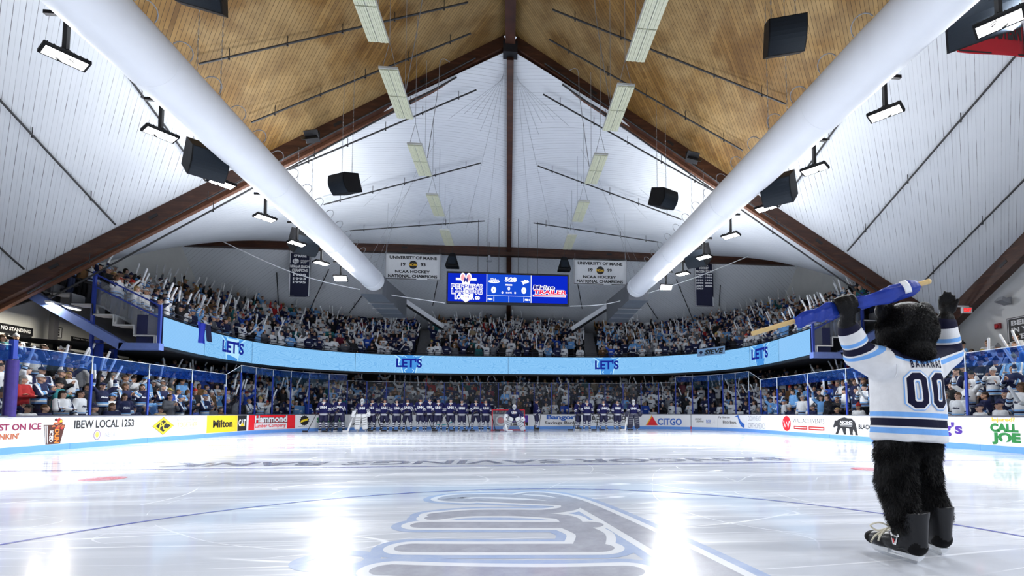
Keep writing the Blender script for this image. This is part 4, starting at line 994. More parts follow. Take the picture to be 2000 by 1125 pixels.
def frozen(L, fn, x0, x1, z0, z1):
    a = L('lettering'); w_, h_ = x1 - x0, z1 - z0
    for txt, c, hh, u in (('NCAA', .955, .05, .45), ('HOCKEY', .885, .055, .5), ('FROZEN FOUR', .805, .055, .86)):
        put_text(a, txt, fn, x0 + w_ * (.5 - u / 2), x0 + w_ * (.5 + u / 2), z0 + h_ * (c - hh / 2), z0 + h_ * (c + hh / 2), BOARD, .035, 0, .014)
    for i, y in enumerate(('1988', '1989', '1991', '1993', '1995', '1999', '2000', '2002', '2004', '2006', '2007')):
        c = .735 - .065 * (i // 2); u0 = x0 + w_ * (.06 if i % 2 == 0 else .54)
        put_text(a, y, fn, u0, u0 + w_ * .4, z0 + h_ * (c - .02), z0 + h_ * (c + .02), BOARD, .035, 0, .014)
banner('tall dark banner listing frozen four years', 13.15, 14.5, 8.58, 11.7, 34.3, CLN, BOARD, frozen)
banner('red banner with black lettering hung high behind the large overhead loudspeaker', 11.1, 13.0, 10.05, 11.25, 11.0, CLR, INK, lambda L, fn, x0, x1, z0, z1: put_text(L('lettering'), 'NORTHEASTERN', fn, x0 + .1, x1 - .1, z0 + .4, z0 + .9, INK, .05, 0, .014))
# ---------------------------------------------------------------- scoreboard
sb = thing('scoreboard', 'wide blue video scoreboard hanging over the end of the rink', 'scoreboard')
SX0, SX1, SZ0, SZ1, SY = -3.77, 3.73, 7.71, 9.68, 31.0
MB().box(((SX0 + SX1) / 2, SY + .16, (SZ0 + SZ1) / 2), (SX1 - SX0, .3, SZ1 - SZ0)).build('cabinet', BLACK, sb, bevel=.02)
SW, SH = SX1 - SX0, SZ1 - SZ0
sfn = lambda u, v, d=0.0: (SX0 + SW * u, SY + .005 - d, SZ0 + SH * v)
E_DB, E_MB, E_W, E_R, E_P, E_K = emis('screen_deep_blue', (0.003, 0.018, 0.46), .9), emis('screen_mid_blue', (0.008, 0.06, 0.52), .9), emis('screen_white', (1, 1, 1), .95), emis('screen_red', (0.75, 0.02, 0.08), .9), emis('screen_pink', (0.9, 0.35, 0.4), .9), emis('screen_navy', (0.02, 0.02, 0.2), .9)
def rect(mb, u0, u1, v0, v1, m, d=.004): put_poly(mb, [(u0, v0), (u1, v0), (u1, v1), (u0, v1)], sfn, m, d)
def stx(mb, tx, u0, u1, v0, v1, m, b=.03, sh=0.0, d=.012): put_text(mb, tx, sfn, u0, u1, v0, v1, m, b, sh, d)
mb = MB(); rect(mb, .012, .322, .06, .94, E_DB)
for sgn in (-1, 1):
    put_poly(mb, ellipse(.155 + sgn * .024, .82, .022, .14, 18), sfn, E_W, .006); put_poly(mb, ellipse(.155 + sgn * .024, .81, .016, .10, 16), sfn, E_P, .008)
rect(mb, .075, .24, .72, .80, E_W, .005); put_poly(mb, [(.12, .72), (.19, .72), (.175, .5), (.17, .2), (.185, .1), (.155, .03), (.13, .1), (.14, .2), (.135, .5)], sfn, E_W, .007)
stx(mb, 'M', .137, .175, .66, .82, E_K, .02, .2)
for k in range(5): rect(mb, .149, .163, .18 + .08 * k, .22 + .08 * k, E_P, .009)
for tx, u0, u1, v0, v1 in (("PEPPER'S", .04, .29, .47, .60), ('LANDING', .045, .285, .30, .44), ('LOBSTER co', .07, .265, .14, .26)):
    stx(mb, tx, u0 - .004, u1 + .004, v0 - .02, v1 + .02, E_W, .05, 0, .010); stx(mb, tx, u0, u1, v0, v1, E_DB if tx != 'LOBSTER co' else E_W, .0, 0, .013)
mb.build('sponsor_screen', None, sb)
mb = MB(); rect(mb, .326, .684, .06, .94, E_MB); rect(mb, .322, .326, .06, .94, E_W, .006); rect(mb, .684, .688, .06, .94, E_W, .006); rect(mb, .326, .684, .255, .265, E_W, .006); rect(mb, .503, .506, .06, .255, E_W, .006); rect(mb, .38, .384, .09, .23, E_W, .006); rect(mb, .625, .629, .09, .23, E_W, .006)
stx(mb, '5:28', .47, .566, .71, .86, E_W, .05); stx(mb, 'PERIOD', .476, .532, .585, .64, E_W, .03); stx(mb, '0', .494, .514, .44, .56, E_W, .04); stx(mb, '0', .36, .40, .34, .55, E_W, .06); stx(mb, '0', .607, .647, .34, .55, E_W, .06)
stx(mb, 'SHOTS', .48, .528, .34, .39, E_W, .03); stx(mb, '0', .444, .458, .33, .40, E_W, .03); stx(mb, '0', .548, .562, .33, .40, E_W, .03); stx(mb, 'PEN', .333, .37, .12, .18, E_W, .04); stx(mb, 'PEN', .636, .674, .12, .18, E_W, .04)
put_poly(mb, ellipse(.383, .71, .046, .05, 20), sfn, E_W, .007); stx(mb, 'Maine', .35, .42, .68, .82, E_W, .05, .3, .008); stx(mb, 'Maine', .352, .418, .69, .80, E_MB, .0, .3, .014)
put_poly(mb, [(.60, .74), (.63, .76), (.63, .80), (.645, .77), (.66, .78), (.67, .72), (.65, .68), (.63, .66), (.622, .62), (.615, .68), (.61, .72)], sfn, E_W, .008)
mb.build('score_screen', None, sb)
mb = MB(); rect(mb, .688, .988, .06, .94, E_DB); stx(mb, 'Maine', .70, .885, .49, .64, E_W, .09, .1, .009); stx(mb, 'Maine', .706, .88, .50, .63, E_K, .02, .1, .014)
stx(mb, 'TRAILER', .705, .985, .34, .49, E_W, .09, .1, .011); stx(mb, 'TRAILER', .71, .98, .35, .48, E_R, .03, .1, .015); rect(mb, .70, .975, .265, .325, E_W, .008); rect(mb, .705, .97, .28, .31, E_R, .010)
mb.build('trailer_screen', None, sb)
for u in (.25, .33, .42, .58, .66, .74):
    p = sfn(u, 1.0); MB().tube([(p[0], SY + .15, SZ1), (p[0], SY + .15, roof2(abs(p[0]), SY) - .02)], .016, 5).build('hanger', BLACK, sb)
# ---------------------------------------------------------------- concourse signs, lamps
SGN = mat('black_sign', (0.01, 0.01, 0.012), 0.4); SGW = mat('sign_white', (0.75, 0.75, 0.75), 0.5)
def wall_sign(label, sx, y0, y1, z0, z1, draw, face=SGN, name='wall_sign'):
    X = sx * 20.84; t = thing(name, label, 'sign')
    MB().box((X, (y0 + y1) / 2, (z0 + z1) / 2), (.04, abs(y1 - y0), z1 - z0)).build('board', face, t)
    # u runs left to right as seen from the rink
    fn = (lambda u, v, d=0.0: (X + .022 + d, y0 + (y1 - y0) * u, z0 + (z1 - z0) * v)) if sx < 0 else (lambda u, v, d=0.0: (X - .022 - d, y1 - (y1 - y0) * u, z0 + (z1 - z0) * v))
    mb = MB(); draw(mb, fn); build_split(mb, 'lettering', t); return t
wall_sign('black sign with white letters NO STANDING on the concourse wall', -1, 22.95, 24.5, 4.40, 4.76, lambda m, f: put_text(m, 'NO STANDING', f, .08, .92, .3, .75, SGW, .03))
def beer(m, f):
    put_text(m, 'Beer Garden', f, .08, .9, .55, .85, SGW, .02); put_stroke(m, [(.1, .25), (.85, .25)], .06, f, SGW, .003); put_poly(m, [(.05, .25), (.14, .1), (.14, .4)], f, SGW, .004)
wall_sign('smaller black sign with a white arrow under the no standing sign', -1, 23.3, 24.45, 4.02, 4.36, beer)
def e_(m, f):
    put_text(m, 'E', f, .3, .72, .2, .8, SGN, .06, 0, .004); put_stroke(m, [(.08, .06), (.92, .06), (.92, .94), (.08, .94)], .1, f, SGN, .003, True)
wall_sign('white section sign with a big black letter E', -1, 25.42, 25.98, 4.52, 5.06, e_, SGW)
wall_sign('black please no smoking sign farther along the concourse wall', -1, 26.5, 27.9, 4.44, 4.72, lambda m, f: (put_text(m, 'Please No Smoking', f, .06, .94, .55, .85, SGW, .01)))
def believe(m, f):
    for i, tx in enumerate(('BELIEVE', 'IN YOU.', 'WE')): put_text(m, tx, f, .1, (.9, .8, .4)[i], .68 - .28 * i, .88 - .28 * i, SGW, .03)
    put_stroke(m, [(.03, .04), (.97, .04), (.97, .96), (.03, .96)], .03, f, SGW, .004, True)
wall_sign('framed black sign beginning BELIEVE IN YOU on the pale wall', 1, 17.2, 19.0, 3.95, 5.0, believe)
ex = thing('exit_sign', 'small lit red EXIT sign under the sloping edge beam', 'sign')
MB().box((19.88, 19.9, 5.52), (.46, .1, .26)).build('box', SGW, ex); mb = MB(); put_text(mb, 'EXIT', lambda u, v, d: (u, 19.84 - d, v), 19.70, 20.06, 5.44, 5.60, emis('exit_red', (0.9, 0.03, 0.03), 1.0), .05); mb.build('lettering', None, ex)
MB().box((19.88, 19.9, 5.69), (.9, .08, .06)).build('bracket', SGW, ex)
al = thing('alarm_box', 'small dark red alarm box on the pale wall beside the framed sign', 'alarm'); MB().box((20.82, 19.4, 4.75), (.12, .24, .24)).build('box', mat('dark_red', (0.25, .01, .02), .4), al, bevel=.02); MB().tube([(20.76, 19.4, 4.75), (20.72, 19.4, 4.75)], .07, 12).build('lens', RED, al)
wl = thing('wall_lamp', 'grey wedge-shaped wall lamp high on the pale wall', 'lamp'); MB().box((20.6, 18.9, 5.75), (.5, .34, .22), None, Matrix.Rotation(.3, 3, 'Y'), .6).build('housing', GREY, wl); MB().box((20.83, 18.9, 5.78), (.1, .2, .2)).build('wall_plate', GREY, wl)
em = thing('emergency_light', 'twin-headed emergency light on the pale wall', 'lamp'); MB().box((20.8, 17.75, 5.15), (.14, .5, .2)).build('box', SGW, em)
for y in (17.6, 17.95):
    mb = MB(); mb.tube([(20.74, y, 5.34), (20.62, y, 5.36)], [.05, .09], 12); mb.build('head', GREY, em)
sl = thing('strip_light', 'lit white strip light hanging over the concourse', 'lamp'); MB().box((-18.0, 22.45, 5.42), (.2, 1.5, .07)).build('housing', SGW, sl)
MB().box((-18.0, 22.45, 5.37), (.16, 1.44, .03)).build('tube', emis('strip_tube', (1, .95, .8), 6), sl)
for y in (21.9, 23.0): MB().tube([(-18.0, y, 5.45), (-18.0, y, 6.3)], .01, 4).build('hanger', BLACK, sl)
for x, y, en in ((-18.0, 22.45, 620), (18.6, 12.5, 230)):  # second one is added out of view to brighten the right concourse wall
    l = bpy.data.lights.new('strip_light_glow', 'AREA'); l.energy = en; l.shape = 'RECTANGLE'; l.size = .16; l.size_y = 1.4; l.color = (1, .93, .78) if x < 0 else (1, .97, .92)
    o = bpy.data.objects.new('strip_light_glow', l); COL.objects.link(o); o.location = (x, y, 5.33)
s2 = thing('strip_light', 'added strip light, out of view, brightening the CALL JOE concourse wall', 'lamp'); MB().box((18.6, 12.5, 5.42), (.2, 1.5, .07)).build('housing', SGW, s2)  # added fixture outside the frame, there for its light on the pale wall
MB().box((18.6, 12.5, 5.37), (.16, 1.44, .03)).build('tube', MATS['strip_tube'], s2)
for y in (11.9, 13.1): MB().tube([(18.6, y, 5.45), (18.6, y, roof_at(18.6, y))], .01, 4).build('hanger', BLACK, s2)
for x, y, z, lab in ((-19.6, 24.0, 6.4, 'tall dark steel column in front of the no standing sign'), (19.4, 22.6, 6.0, 'dark steel column behind the costumed person')):
    c = thing('steel_post', lab, 'column'); MB().box((x, y, z / 2), (.22, .22, z)).build('shaft', BLACK, c); MB().box((x, y, z - .06), (.5, .5, .08)).build('cap_plate', BLACK, c); MB().box((x, y, .02), (.4, .4, .04)).build('base_plate', BLACK, c)
# lattice truss carrying the concourse roof edge
for sx, side in ((-1, 'coffee-advert'), (1, 'CALL JOE')):
    t = thing('roof_truss', 'dark lattice truss meeting the sloping beam above the %s concourse' % side, 'truss')
    a, b = Vector((sx * 20.4, 21.7, 5.4)), Vector((sx * 17.6, 22.6, 6.85)); a2, b2 = Vector((sx * 20.4, 21.7, 4.8)), Vector((sx * 17.6, 22.6, 6.3))
    MB().beam(a, b, .1, .1).build('top_chord', BLACK, t); MB().beam(a2, b2, .1, .1).build('bottom_chord', BLACK, t)
    for k in range(6):
        MB().beam(a.lerp(b, k / 6), a2.lerp(b2, (k + 1) / 6), .05, .05).build('web', BLACK, t)
# ================================================================ people
def fuse(mb, voxel, ratio, name, smooth=3):
    """melt overlapping closed shapes into one continuous skin"""
    me = mb.mesh(name); o = bpy.data.objects.new(name, me); COL.objects.link(o)
    r = o.modifiers.new('r', 'REMESH'); r.mode = 'VOXEL'; r.voxel_size = voxel; r.use_smooth_shade = True
    if smooth: s = o.modifiers.new('s', 'SMOOTH'); s.factor = 0.5; s.iterations = smooth
    if ratio < 1: d = o.modifiers.new('d', 'DECIMATE'); d.ratio = ratio
    out = bpy.data.meshes.new_from_object(o.evaluated_get(bpy.context.evaluated_depsgraph_get())); out.name = name
    bpy.data.objects.remove(o); bpy.data.meshes.remove(me)
    out.materials.clear(); out.polygons.foreach_set('use_smooth', [True] * len(out.polygons))
    return out
def ering(c, rx, ry, n=16, tilt=None):
    c = Vector(c); return [c + (Vector((rx * math.cos(2 * PI * j / n), ry * math.sin(2 * PI * j / n), 0)) if tilt is None else tilt @ Vector((rx * math.cos(2 * PI * j / n), ry * math.sin(2 * PI * j / n), 0))) for j in range(n)]
def hand(mb, wr, d, palm_n, side, s=1.0, curl=0.5):
    """palm, four unequal fingers and a thumb; d = pointing direction, palm_n = palm normal"""
    d = Vector(d).normalized(); pn = Vector(palm_n); pn = (pn - d * pn.dot(d)).normalized(); sd = d.cross(pn) * side
    wr = Vector(wr); pc = wr + d * .05 * s
    rot = Matrix((sd, d, pn)).transposed()
    mb.ell(pc, (.042 * s, .055 * s, .018 * s), 10, 7, None, rot)
    for k, (u, ln) in enumerate(((-.031, .062), (-.010, .073), (.011, .068), (.031, .052))):
        b = wr + d * .095 * s + sd * u * s
        m_ = b + (d * math.cos(curl * .6) + pn * math.sin(curl * .6)) * ln * .5 * s
        e = m_ + (d * math.cos(curl * 1.9) + pn * math.sin(curl * 1.9)) * ln * .5 * s
        mb.capsule(b - d * .02 * s, m_, .0105 * s, .0095 * s, 7, None, 2); mb.capsule(m_, e, .0095 * s, .0075 * s, 7, None, 2)
    tb = wr + d * .03 * s - sd * .035 * s
    te = tb + (d * .75 - sd * .6 + pn * .3).normalized() * .055 * s
    mb.capsule(tb, te, .013 * s, .009 * s, 7, None, 2)
HEADC = Vector((0, -.015, 1.635))
def headrot(yaw, pitch): return Matrix.Rotation(yaw, 3, 'Z') @ Matrix.Rotation(pitch, 3, 'X')
def head(mb, c, R_, s=1.0):
    def E(p, r, n=12, k=8): mb.ell(c + R_ @ (Vector(p) * s), [q * s for q in r], n, k, None, R_)
    E((0, .01, .035), (.078, .098, .088)); E((0, -.02, -.035), (.062, .075, .075)); E((0, -.055, -.08), (.034, .034, .03))
    mb.capsule(c + R_ @ Vector((0, -.092, .012)) * s, c + R_ @ Vector((0, -.112, -.025)) * s, .010 * s, .017 * s, 8, None, 2)
    for e in (-1, 1):
        E((e * .078, .005, -.01), (.012, .02, .032), 8, 5); E((e * .03, -.082, .032), (.026, .014, .009), 8, 5)
    E((0, -.088, -.052), (.024, .014, .010), 8, 5)
# pose: elbows, wrists, hand directions, legs
def P_(el, wl, dl, er, wr, dr, yaw=0.0, pitch=0.0, sit=False, lean=0.0):
    return dict(el=el, wl=wl, dl=dl, er=er, wr=wr, dr=dr, yaw=yaw, pitch=pitch, sit=sit, lean=lean)
POSES = [
    P_((.27, -.08, 1.16), (.06, -.30, 1.28), (-.2, -.3, 1), (-.27, -.08, 1.16), (-.05, -.29, 1.27), (.2, -.3, 1), .1, -.15),        # clapping
    P_((.36, -.10, 1.62), (.30, -.16, 1.88), (0, -.1, 1), (-.37, -.08, 1.60), (-.34, -.14, 1.87), (-.1, -.1, 1), -.1, -.2),          # both arms up
    P_((.26, .02, 1.16), (.25, -.16, .96), (0, -.4, -1), (-.37, -.08, 1.60), (-.32, -.16, 1.87), (0, -.2, 1), .2, -.2),              # one arm up
    P_((.27, .03, 1.15), (.27, -.08, .91), (0, -.2, -1), (-.27, .03, 1.15), (-.27, -.08, .91), (0, -.2, -1), -.2, 0.0),              # arms down
    P_((.27, -.10, 1.15), (-.08, -.21, 1.19), (-1, 0, .2), (-.27, -.10, 1.15), (.08, -.23, 1.15), (1, 0, .2), .15, .05),              # arms folded
    P_((.25, .02, 1.15), (.12, -.22, 1.02), (-.4, -1, -.2), (-.25, .02, 1.15), (-.12, -.22, 1.02), (.4, -1, -.2), .0, -.05, True),    # sitting, hands on lap
    P_((.28, -.06, 1.17), (.25, -.30, 1.22), (.1, -.6, .8), (-.30, -.10, 1.20), (-.09, -.24, 1.48), (.5, -.2, .9), -.3, -.1),        # hand to mouth, stick forward
]
SIT_DROP = 0.44
def figure(po, lod):
    """(body, top, trousers) meshes for one pose, feet at z = 0, facing -y"""
    v, rt = ((.0105, .16), (.024, .22))[lod]
    dz = -SIT_DROP if po['sit'] else 0.0
    D = Vector((0, 0, dz))
    R_ = headrot(po['yaw'], po['pitch']); hc = HEADC + D
    arms = [((.185, 0, 1.42), po['el'], po['wl'], po['dl'], 1), ((-.185, 0, 1.42), po['er'], po['wr'], po['dr'], -1)]
    mb = MB()
    mb.loft([ering(Vector(c) + D, rx, ry) for c, rx, ry in (((0, 0, .9), .15, .10), ((0, 0, 1.05), .135, .095), ((0, 0, 1.2), .155, .11), ((0, 0, 1.36), .18, .11), ((0, 0, 1.45), .12, .085), ((0, 0, 1.49), .06, .06))])
    mb.capsule(Vector((0, .01, 1.42)) + D, Vector((0, -.005, 1.56)) + D, .062, .056, 12)
    head(mb, hc, R_)
    for s_, e, w_, d, sd in arms:
        s_, e, w_ = Vector(s_) + D, Vector(e) + D, Vector(w_) + D
        mb.capsule(s_, e, .052, .042, 10); mb.capsule(e, w_, .041, .029, 10)
        inward = Vector((-sd, -.3, 0)) if abs(Vector(d).normalized().z) > .5 else Vector((0, 0, -1))
        if lod == 0: hand(mb, w_, d, inward, sd)
        else: mb.ell(w_ + Vector(d).normalized() * .07, (.045, .045, .05), 8, 5)
    if po['sit']: legs = [((x, 0, .93 + dz), (x * 1.5, -.42, .5), (x * 1.5, -.40, .09)) for x in (.09, -.09)]
    else: legs = [((x, 0, .93), (x * 1.15, -.02, .5), (x * 1.2, .02, .09)) for x in (.09, -.09)]
    for h_, k_, a_ in legs:
        mb.capsule(h_, k_, .085, .055, 10); mb.capsule(k_, a_, .054, .038, 10)
        a_ = Vector(a_); mb.capsule(a_ + Vector((0, .03, -.045)), a_ + Vector((0, -.16, -.055)), .04, .032, 8)
    body = fuse(mb, v, rt, 'body', 1 if lod == 0 else 2)
    # jersey / jacket
    mb = MB(); k = 1.0
    hem = .86 if not po['sit'] else .93
    mb.loft([ering(Vector(c) + D, rx, ry, 20) for c, rx, ry in (((0, 0, hem), .205, .15), ((0, 0, hem + .02), .21, .155), ((0, 0, 1.05), .205, .15), ((0, -.005, 1.22), .205, .148), ((0, 0, 1.37), .205, .135), ((0, .01, 1.455), .155, .115), ((0, .01, 1.50), .085, .085))])
    for s_, e, w_, d, sd in arms:
        s_, e, w_ = Vector(s_) + D, Vector(e) + D, Vector(w_) + D
        mb.capsule(s_, e, .088, .078, 12); mb.capsule(e, e.lerp(w_, .93), .076, .058, 12)
    top = fuse(mb, v * 1.5, rt * 1.3, 'jersey', 3)
    mb = MB(); mb.ell(Vector((0, 0, .93)) + D, (.175, .13, .12), 14, 8)
    for h_, k_, a_ in legs: mb.capsule(h_, k_, .108, .078, 12); mb.capsule(k_, Vector(a_) + Vector((0, 0, .0)), .077, .066, 12)
    tr = fuse(mb, v * 1.6, rt * 1.2, 'trousers', 3)
    return dict(body=body, top=top, trousers=tr, R=R_, hc=hc, arms=arms, D=D)
SKIN = objcol_mat('skin', 0.55, 0.12, 10.0); CLOTH = objcol_mat('cloth', 0.85); HAIRM = objcol_mat('hair_or_hat', 0.75, 0.35, 40.0)
EYE = mat('dark_eye', (0.02, 0.014, 0.012), 0.4); LIP = mat('lip', (0.30, 0.07, 0.06), 0.5)
ST_NAVY = mat('navy_stripe', (0.008, 0.012, 0.05), 0.8); ST_SKY = mat('light_blue_stripe', (0.18, 0.42, 0.78), 0.8); ST_WHITE = mat('white_stripe', (0.72, 0.74, 0.76), 0.8)
def centers(me):
    n = len(me.polygons); c = np.empty(n * 3); me.polygons.foreach_get('center', c); return c.reshape(n, 3)
def paint_face(me, hc, R_, s=1.0):
    """skin, eyes with brows, and lips by where the faces lie on the head"""
    for m in (SKIN, EYE, LIP): me.materials.append(m)
    c = centers(me) - np.array(hc); loc = c @ np.array(R_) / s
    idx = np.zeros(len(c), int)
    for e in (-1, 1):
        d = (loc - np.array([e * .031, -.088, .016])) / np.array([.017, .03, .010]); idx[(d ** 2).sum(1) < 1] = 1
        d = (loc - np.array([e * .031, -.09, .040])) / np.array([.022, .03, .006]); idx[(d ** 2).sum(1) < 1] = 1
    d = (loc - np.array([0, -.10, -.052])) / np.array([.026, .03, .010]); idx[(d ** 2).sum(1) < 1] = 2
    me.polygons.foreach_set('material_index', idx.astype(np.int32)); me.update()
def seg_t(c, a, b):
    a, b = np.array(a), np.array(b); d = b - a; t = ((c - a) @ d) / (d @ d); q = a + np.clip(t, 0, 1)[:, None] * d
    return t, np.linalg.norm(c - q, axis=1)
BANDS = {'white': ([(10.14, 10.30, 1), (10.33, 10.46, 2), (10.49, 10.6, 1)], [(.90, .935, 2), (.945, 1.0, 1), (1.01, 1.045, 2)]), 'dark': ([(10.14, 10.30, 1), (10.33, 10.46, 2), (10.49, 10.6, 1)], [(.90, .935, 2), (.945, 1.0, 1), (1.01, 1.045, 2)]),
         'player': ([(10.05, 10.18, 1), (10.25, 10.34, 2), (10.4, 10.52, 1)], [(.80, .83, 2), (.845, .88, 1), (.895, .925, 2)])}
def band_mat(name, base, bands, cols, rough=0.8, bump=0.0):
    """knit cloth whose stripes follow the 'band' attribute: height on the trunk, 10 + position on the forearm"""
    m, t, b = base_mat(name)
    a = t.new('ShaderNodeAttribute', attribute_name='band').outputs['Fac']; tc = t.new('ShaderNodeTexCoord').outputs['Object']
    c = t.new('ShaderNodeObjectInfo').outputs['Color'] if base is None else base
    sl = t.new('ShaderNodeAttribute', attribute_name='sleeve').outputs['Fac']; on = t.math('GREATER_THAN', t.new('ShaderNodeAttribute', attribute_name='on_arm').outputs['Fac'], 0.5); offm = t.math('SUBTRACT', 1.0, on)
    for lo, hi, k in bands:
        v_, msk = (sl, on) if 9 < lo < 19 else (a, offm)
        c = t.mix(t.math('MULTIPLY', msk, t.math('MULTIPLY', t.math('GREATER_THAN', v_, lo), t.math('LESS_THAN', v_, hi))), c, cols[k - 1])
    c = t.mix(1.0, c, t.ramp(t.noise(tc, 14.0, 3), [(0.25, 0.86), (0.75, 1.0)]), 'MULTIPLY')
    t.l.new(c, b.inputs['Base Color']); b.inputs['Roughness'].default_value = rough; b.inputs['Specular IOR Level'].default_value = 0.25
    if bump: t.l.new(t.new('ShaderNodeBump', {'Height': t.noise(tc, 30, 3), 'Strength': bump, 'Distance': 0.01}).outputs[0], b.inputs['Normal'])
    return m
K_NAVY, K_SKY, K_WHITE, K_GREY = (.008, .012, .05), (.18, .42, .78), (.72, .74, .76), (.32, .33, .36)
BM = {'white': band_mat('white_striped_knit', None, sum(BANDS['white'], []), (K_NAVY, K_SKY)), 'dark': band_mat('dark_striped_knit', None, sum(BANDS['dark'], []), (K_WHITE, K_SKY)),
      'player': band_mat('player_striped_knit', (.007, .008, .075), sum(BANDS['player'], []) + [(20, 30, 1)], (K_WHITE, K_GREY))}
def set_band(me, arms, D, wide=.105, collar=False, sd_x=.2):
    n = len(me.vertices); c = np.empty(n * 3); me.vertices.foreach_get('co', c); c = c.reshape(n, 3); D = np.array(D); val = c[:, 2] - D[2]
    if collar: val = np.where((val > 1.475 + np.where(c[:, 1] < 0, -.09 + .9 * np.abs(c[:, 0]), 0)) & (np.abs(c[:, 0]) < .11), 25.0, val)
    sv, am, best = np.zeros(n), np.zeros(n), np.full(n, 9.0)
    for s_, e, w_ in arms:
        t1, d1 = seg_t(c, np.array(s_) + D, np.array(e) + D); t2, d2 = seg_t(c, np.array(e) + D, np.array(w_) + D)
        on = (np.minimum(d1, d2) < wide) & ((np.abs(c[:, 0]) > sd_x) | (d2 < wide * .8))
        dd = np.minimum(d1, d2); sv = np.where(dd < best, 10 + t2, sv); best = np.minimum(best, dd); am = np.maximum(am, on)
    put_attr(me, band=val, sleeve=sv, on_arm=am)
def put_attr(me, **kw):
    for k, v in kw.items():
        at = me.attributes.new(k, 'FLOAT', 'POINT'); at.data.foreach_set('value', np.asarray(v, np.float32))
def paint_top(me, f, style, base=None):
    me.materials.clear(); me.materials.append(CLOTH if style == 'plain' else BM[style])
    if style != 'plain': set_band(me, [(a[0], a[1], a[2]) for a in f['arms']], f['D'], .125 if style == 'player' else .105, style == 'player', .24 if style == 'player' else .2)
ST_GREY = mat('grey_stripe', (0.32, 0.33, 0.36), 0.8); ST_COL = ST_WHITE
# hats and hair, made round the head centre
def hat_mesh(kind, lod):
    n, k = ((18, 9), (9, 5))[lod]; mb = MB()
    def cap(rx, ry, rz, z0, c=(0, .012, .03)):
        rings = []
        for i in range(k):
            a = z0 + (PI / 2 - .12 - z0) * i / (k - 1); rings.append([Vector(c) + Vector((rx * math.cos(a) * math.cos(2 * PI * j / n), ry * math.cos(a) * math.sin(2 * PI * j / n), rz * math.sin(a))) for j in range(n)])
        mb.loft(rings)
    if kind == 'beanie':
        cap(.088, .108, .115, -.05, (0, .014, .05)); mb.tube([(0, .014, .035), (0, .014, .075)], [(.108, .091), (.108, .091)], n, caps=False); mb.ell((0, .02, .175), (.035, .035, .032), 8, 5)
    elif kind == 'cap':
        cap(.086, .106, .10, 0.0, (0, .012, .05)); mb.loft([[Vector((x, y, z + .05)) for x, y, z in ((-.075, -.06, 0), (-.05, -.17, -.015), (0, -.19, -.015), (.05, -.17, -.015), (.075, -.06, 0), (0, -.07, 0))], [Vector((x, y, z + .062)) for x, y, z in ((-.075, -.06, 0), (-.05, -.17, -.015), (0, -.19, -.01), (.05, -.17, -.015), (.075, -.06, 0), (0, -.07, 0))]])
    elif kind == 'short':
        cap(.085, .106, .105, .12, (0, .02, .028)); mb.ell((0, .062, .01), (.074, .058, .07), n, k)
    elif kind == 'long':
        cap(.088, .108, .108, .1, (0, .02, .03))
        mb.loft([[Vector((rx * math.cos(a), .03 + ry * math.sin(a), z)) for a in [PI * (-.15 + 1.3 * j / n) for j in range(n + 1)]] + [Vector((rx * .8 * math.cos(a), .025 + ry * .7 * math.sin(a), z)) for a in [PI * (-.15 + 1.3 * j / n) for j in range(n, -1, -1)]] for z, rx, ry in ((-.22, .085, .06), (-.12, .10, .08), (-.03, .095, .09), (.05, .09, .095))])
    me = mb.mesh(kind); me.materials.clear(); me.materials.append(HAIRM); return me
HATS = ['beanie', 'cap', 'short', 'long']
FIG = [[figure(p, l) for p in POSES] for l in (0, 1)]
for f in FIG[0]:
    paint_face(f['body'], f['hc'], f['R']); f['trousers'].materials.append(CLOTH)
    f['tops'] = {}
    for st in ('plain', 'white', 'dark'):
        me = f['top'].copy(); me.name = 'jersey_' + st; paint_top(me, f, st); f['tops'][st] = me
HATM = {h: hat_mesh(h, 0) for h in HATS}; HATL = {h: hat_mesh(h, 1) for h in HATS}
# 'Maine' chest lettering shared by the home jerseys
def chest_text(txt, w_, h_, zc, ry, rx, m, bold=.03, shear=.25, dz=0):
    mb = MB(); put_text(mb, txt, lambda u, v, d: (u, -ry * math.sqrt(max(.05, 1 - (u / rx) ** 2)) - .006, v + dz), -w_ / 2, w_ / 2, zc - h_ / 2, zc + h_ / 2, m, bold, shear); me = mb.mesh('lettering'); return me
CHW, CHN = chest_text('Maine', .22, .07, 1.24, .150, .21, ST_WHITE), chest_text('Maine', .22, .07, 1.24, .150, .21, ST_NAVY)
# inflatable sticks
def stick_mesh(n):
    mb = MB(); mb.tube([(0, 0, -.06), (0, 0, -.05), (0, 0, .0), (0, 0, .44), (0, 0, .49), (0, 0, .50)], [.012, .03, .038, .040, .032, .012], n); return mb.mesh('thunder_stick')
STW = mat('white_vinyl', (0.78, 0.79, 0.80), 0.3, var=0.05); STICK = stick_mesh(12); STICK.materials.append(STW)
STICKP = stick_mesh(12); STICKP.materials.append(STW)
PAL = [((.010, .014, .055), 'navy', 'dark', 30), ((.78, .79, .80), 'white', 'white', 34), ((.16, .38, .72), 'sky-blue', 'dark', 8), ((.012, .012, .014), 'black', 'plain', 13), ((.13, .135, .15), 'grey', 'plain', 8),
       ((.015, .06, .36), 'royal-blue', 'dark', 4), ((.02, .14, .15), 'teal', 'plain', 2), ((.14, .01, .03), 'maroon', 'plain', 1.5), ((.16, .08, .03), 'brown', 'plain', 1.5), ((.4, .02, .02), 'red', 'plain', 1), ((.35, .27, .16), 'tan', 'plain', 1)]
PW = np.array([p[3] for p in PAL], float); PW /= PW.sum()
SKINS = [(.55, .32, .22), (.62, .38, .27), (.50, .28, .18), (.66, .42, .32), (.28, .14, .08)]
HAIRC = [((.03, .018, .01), 'dark'), ((.10, .05, .02), 'brown'), ((.38, .25, .09), 'blond'), ((.2, .19, .18), 'grey')]
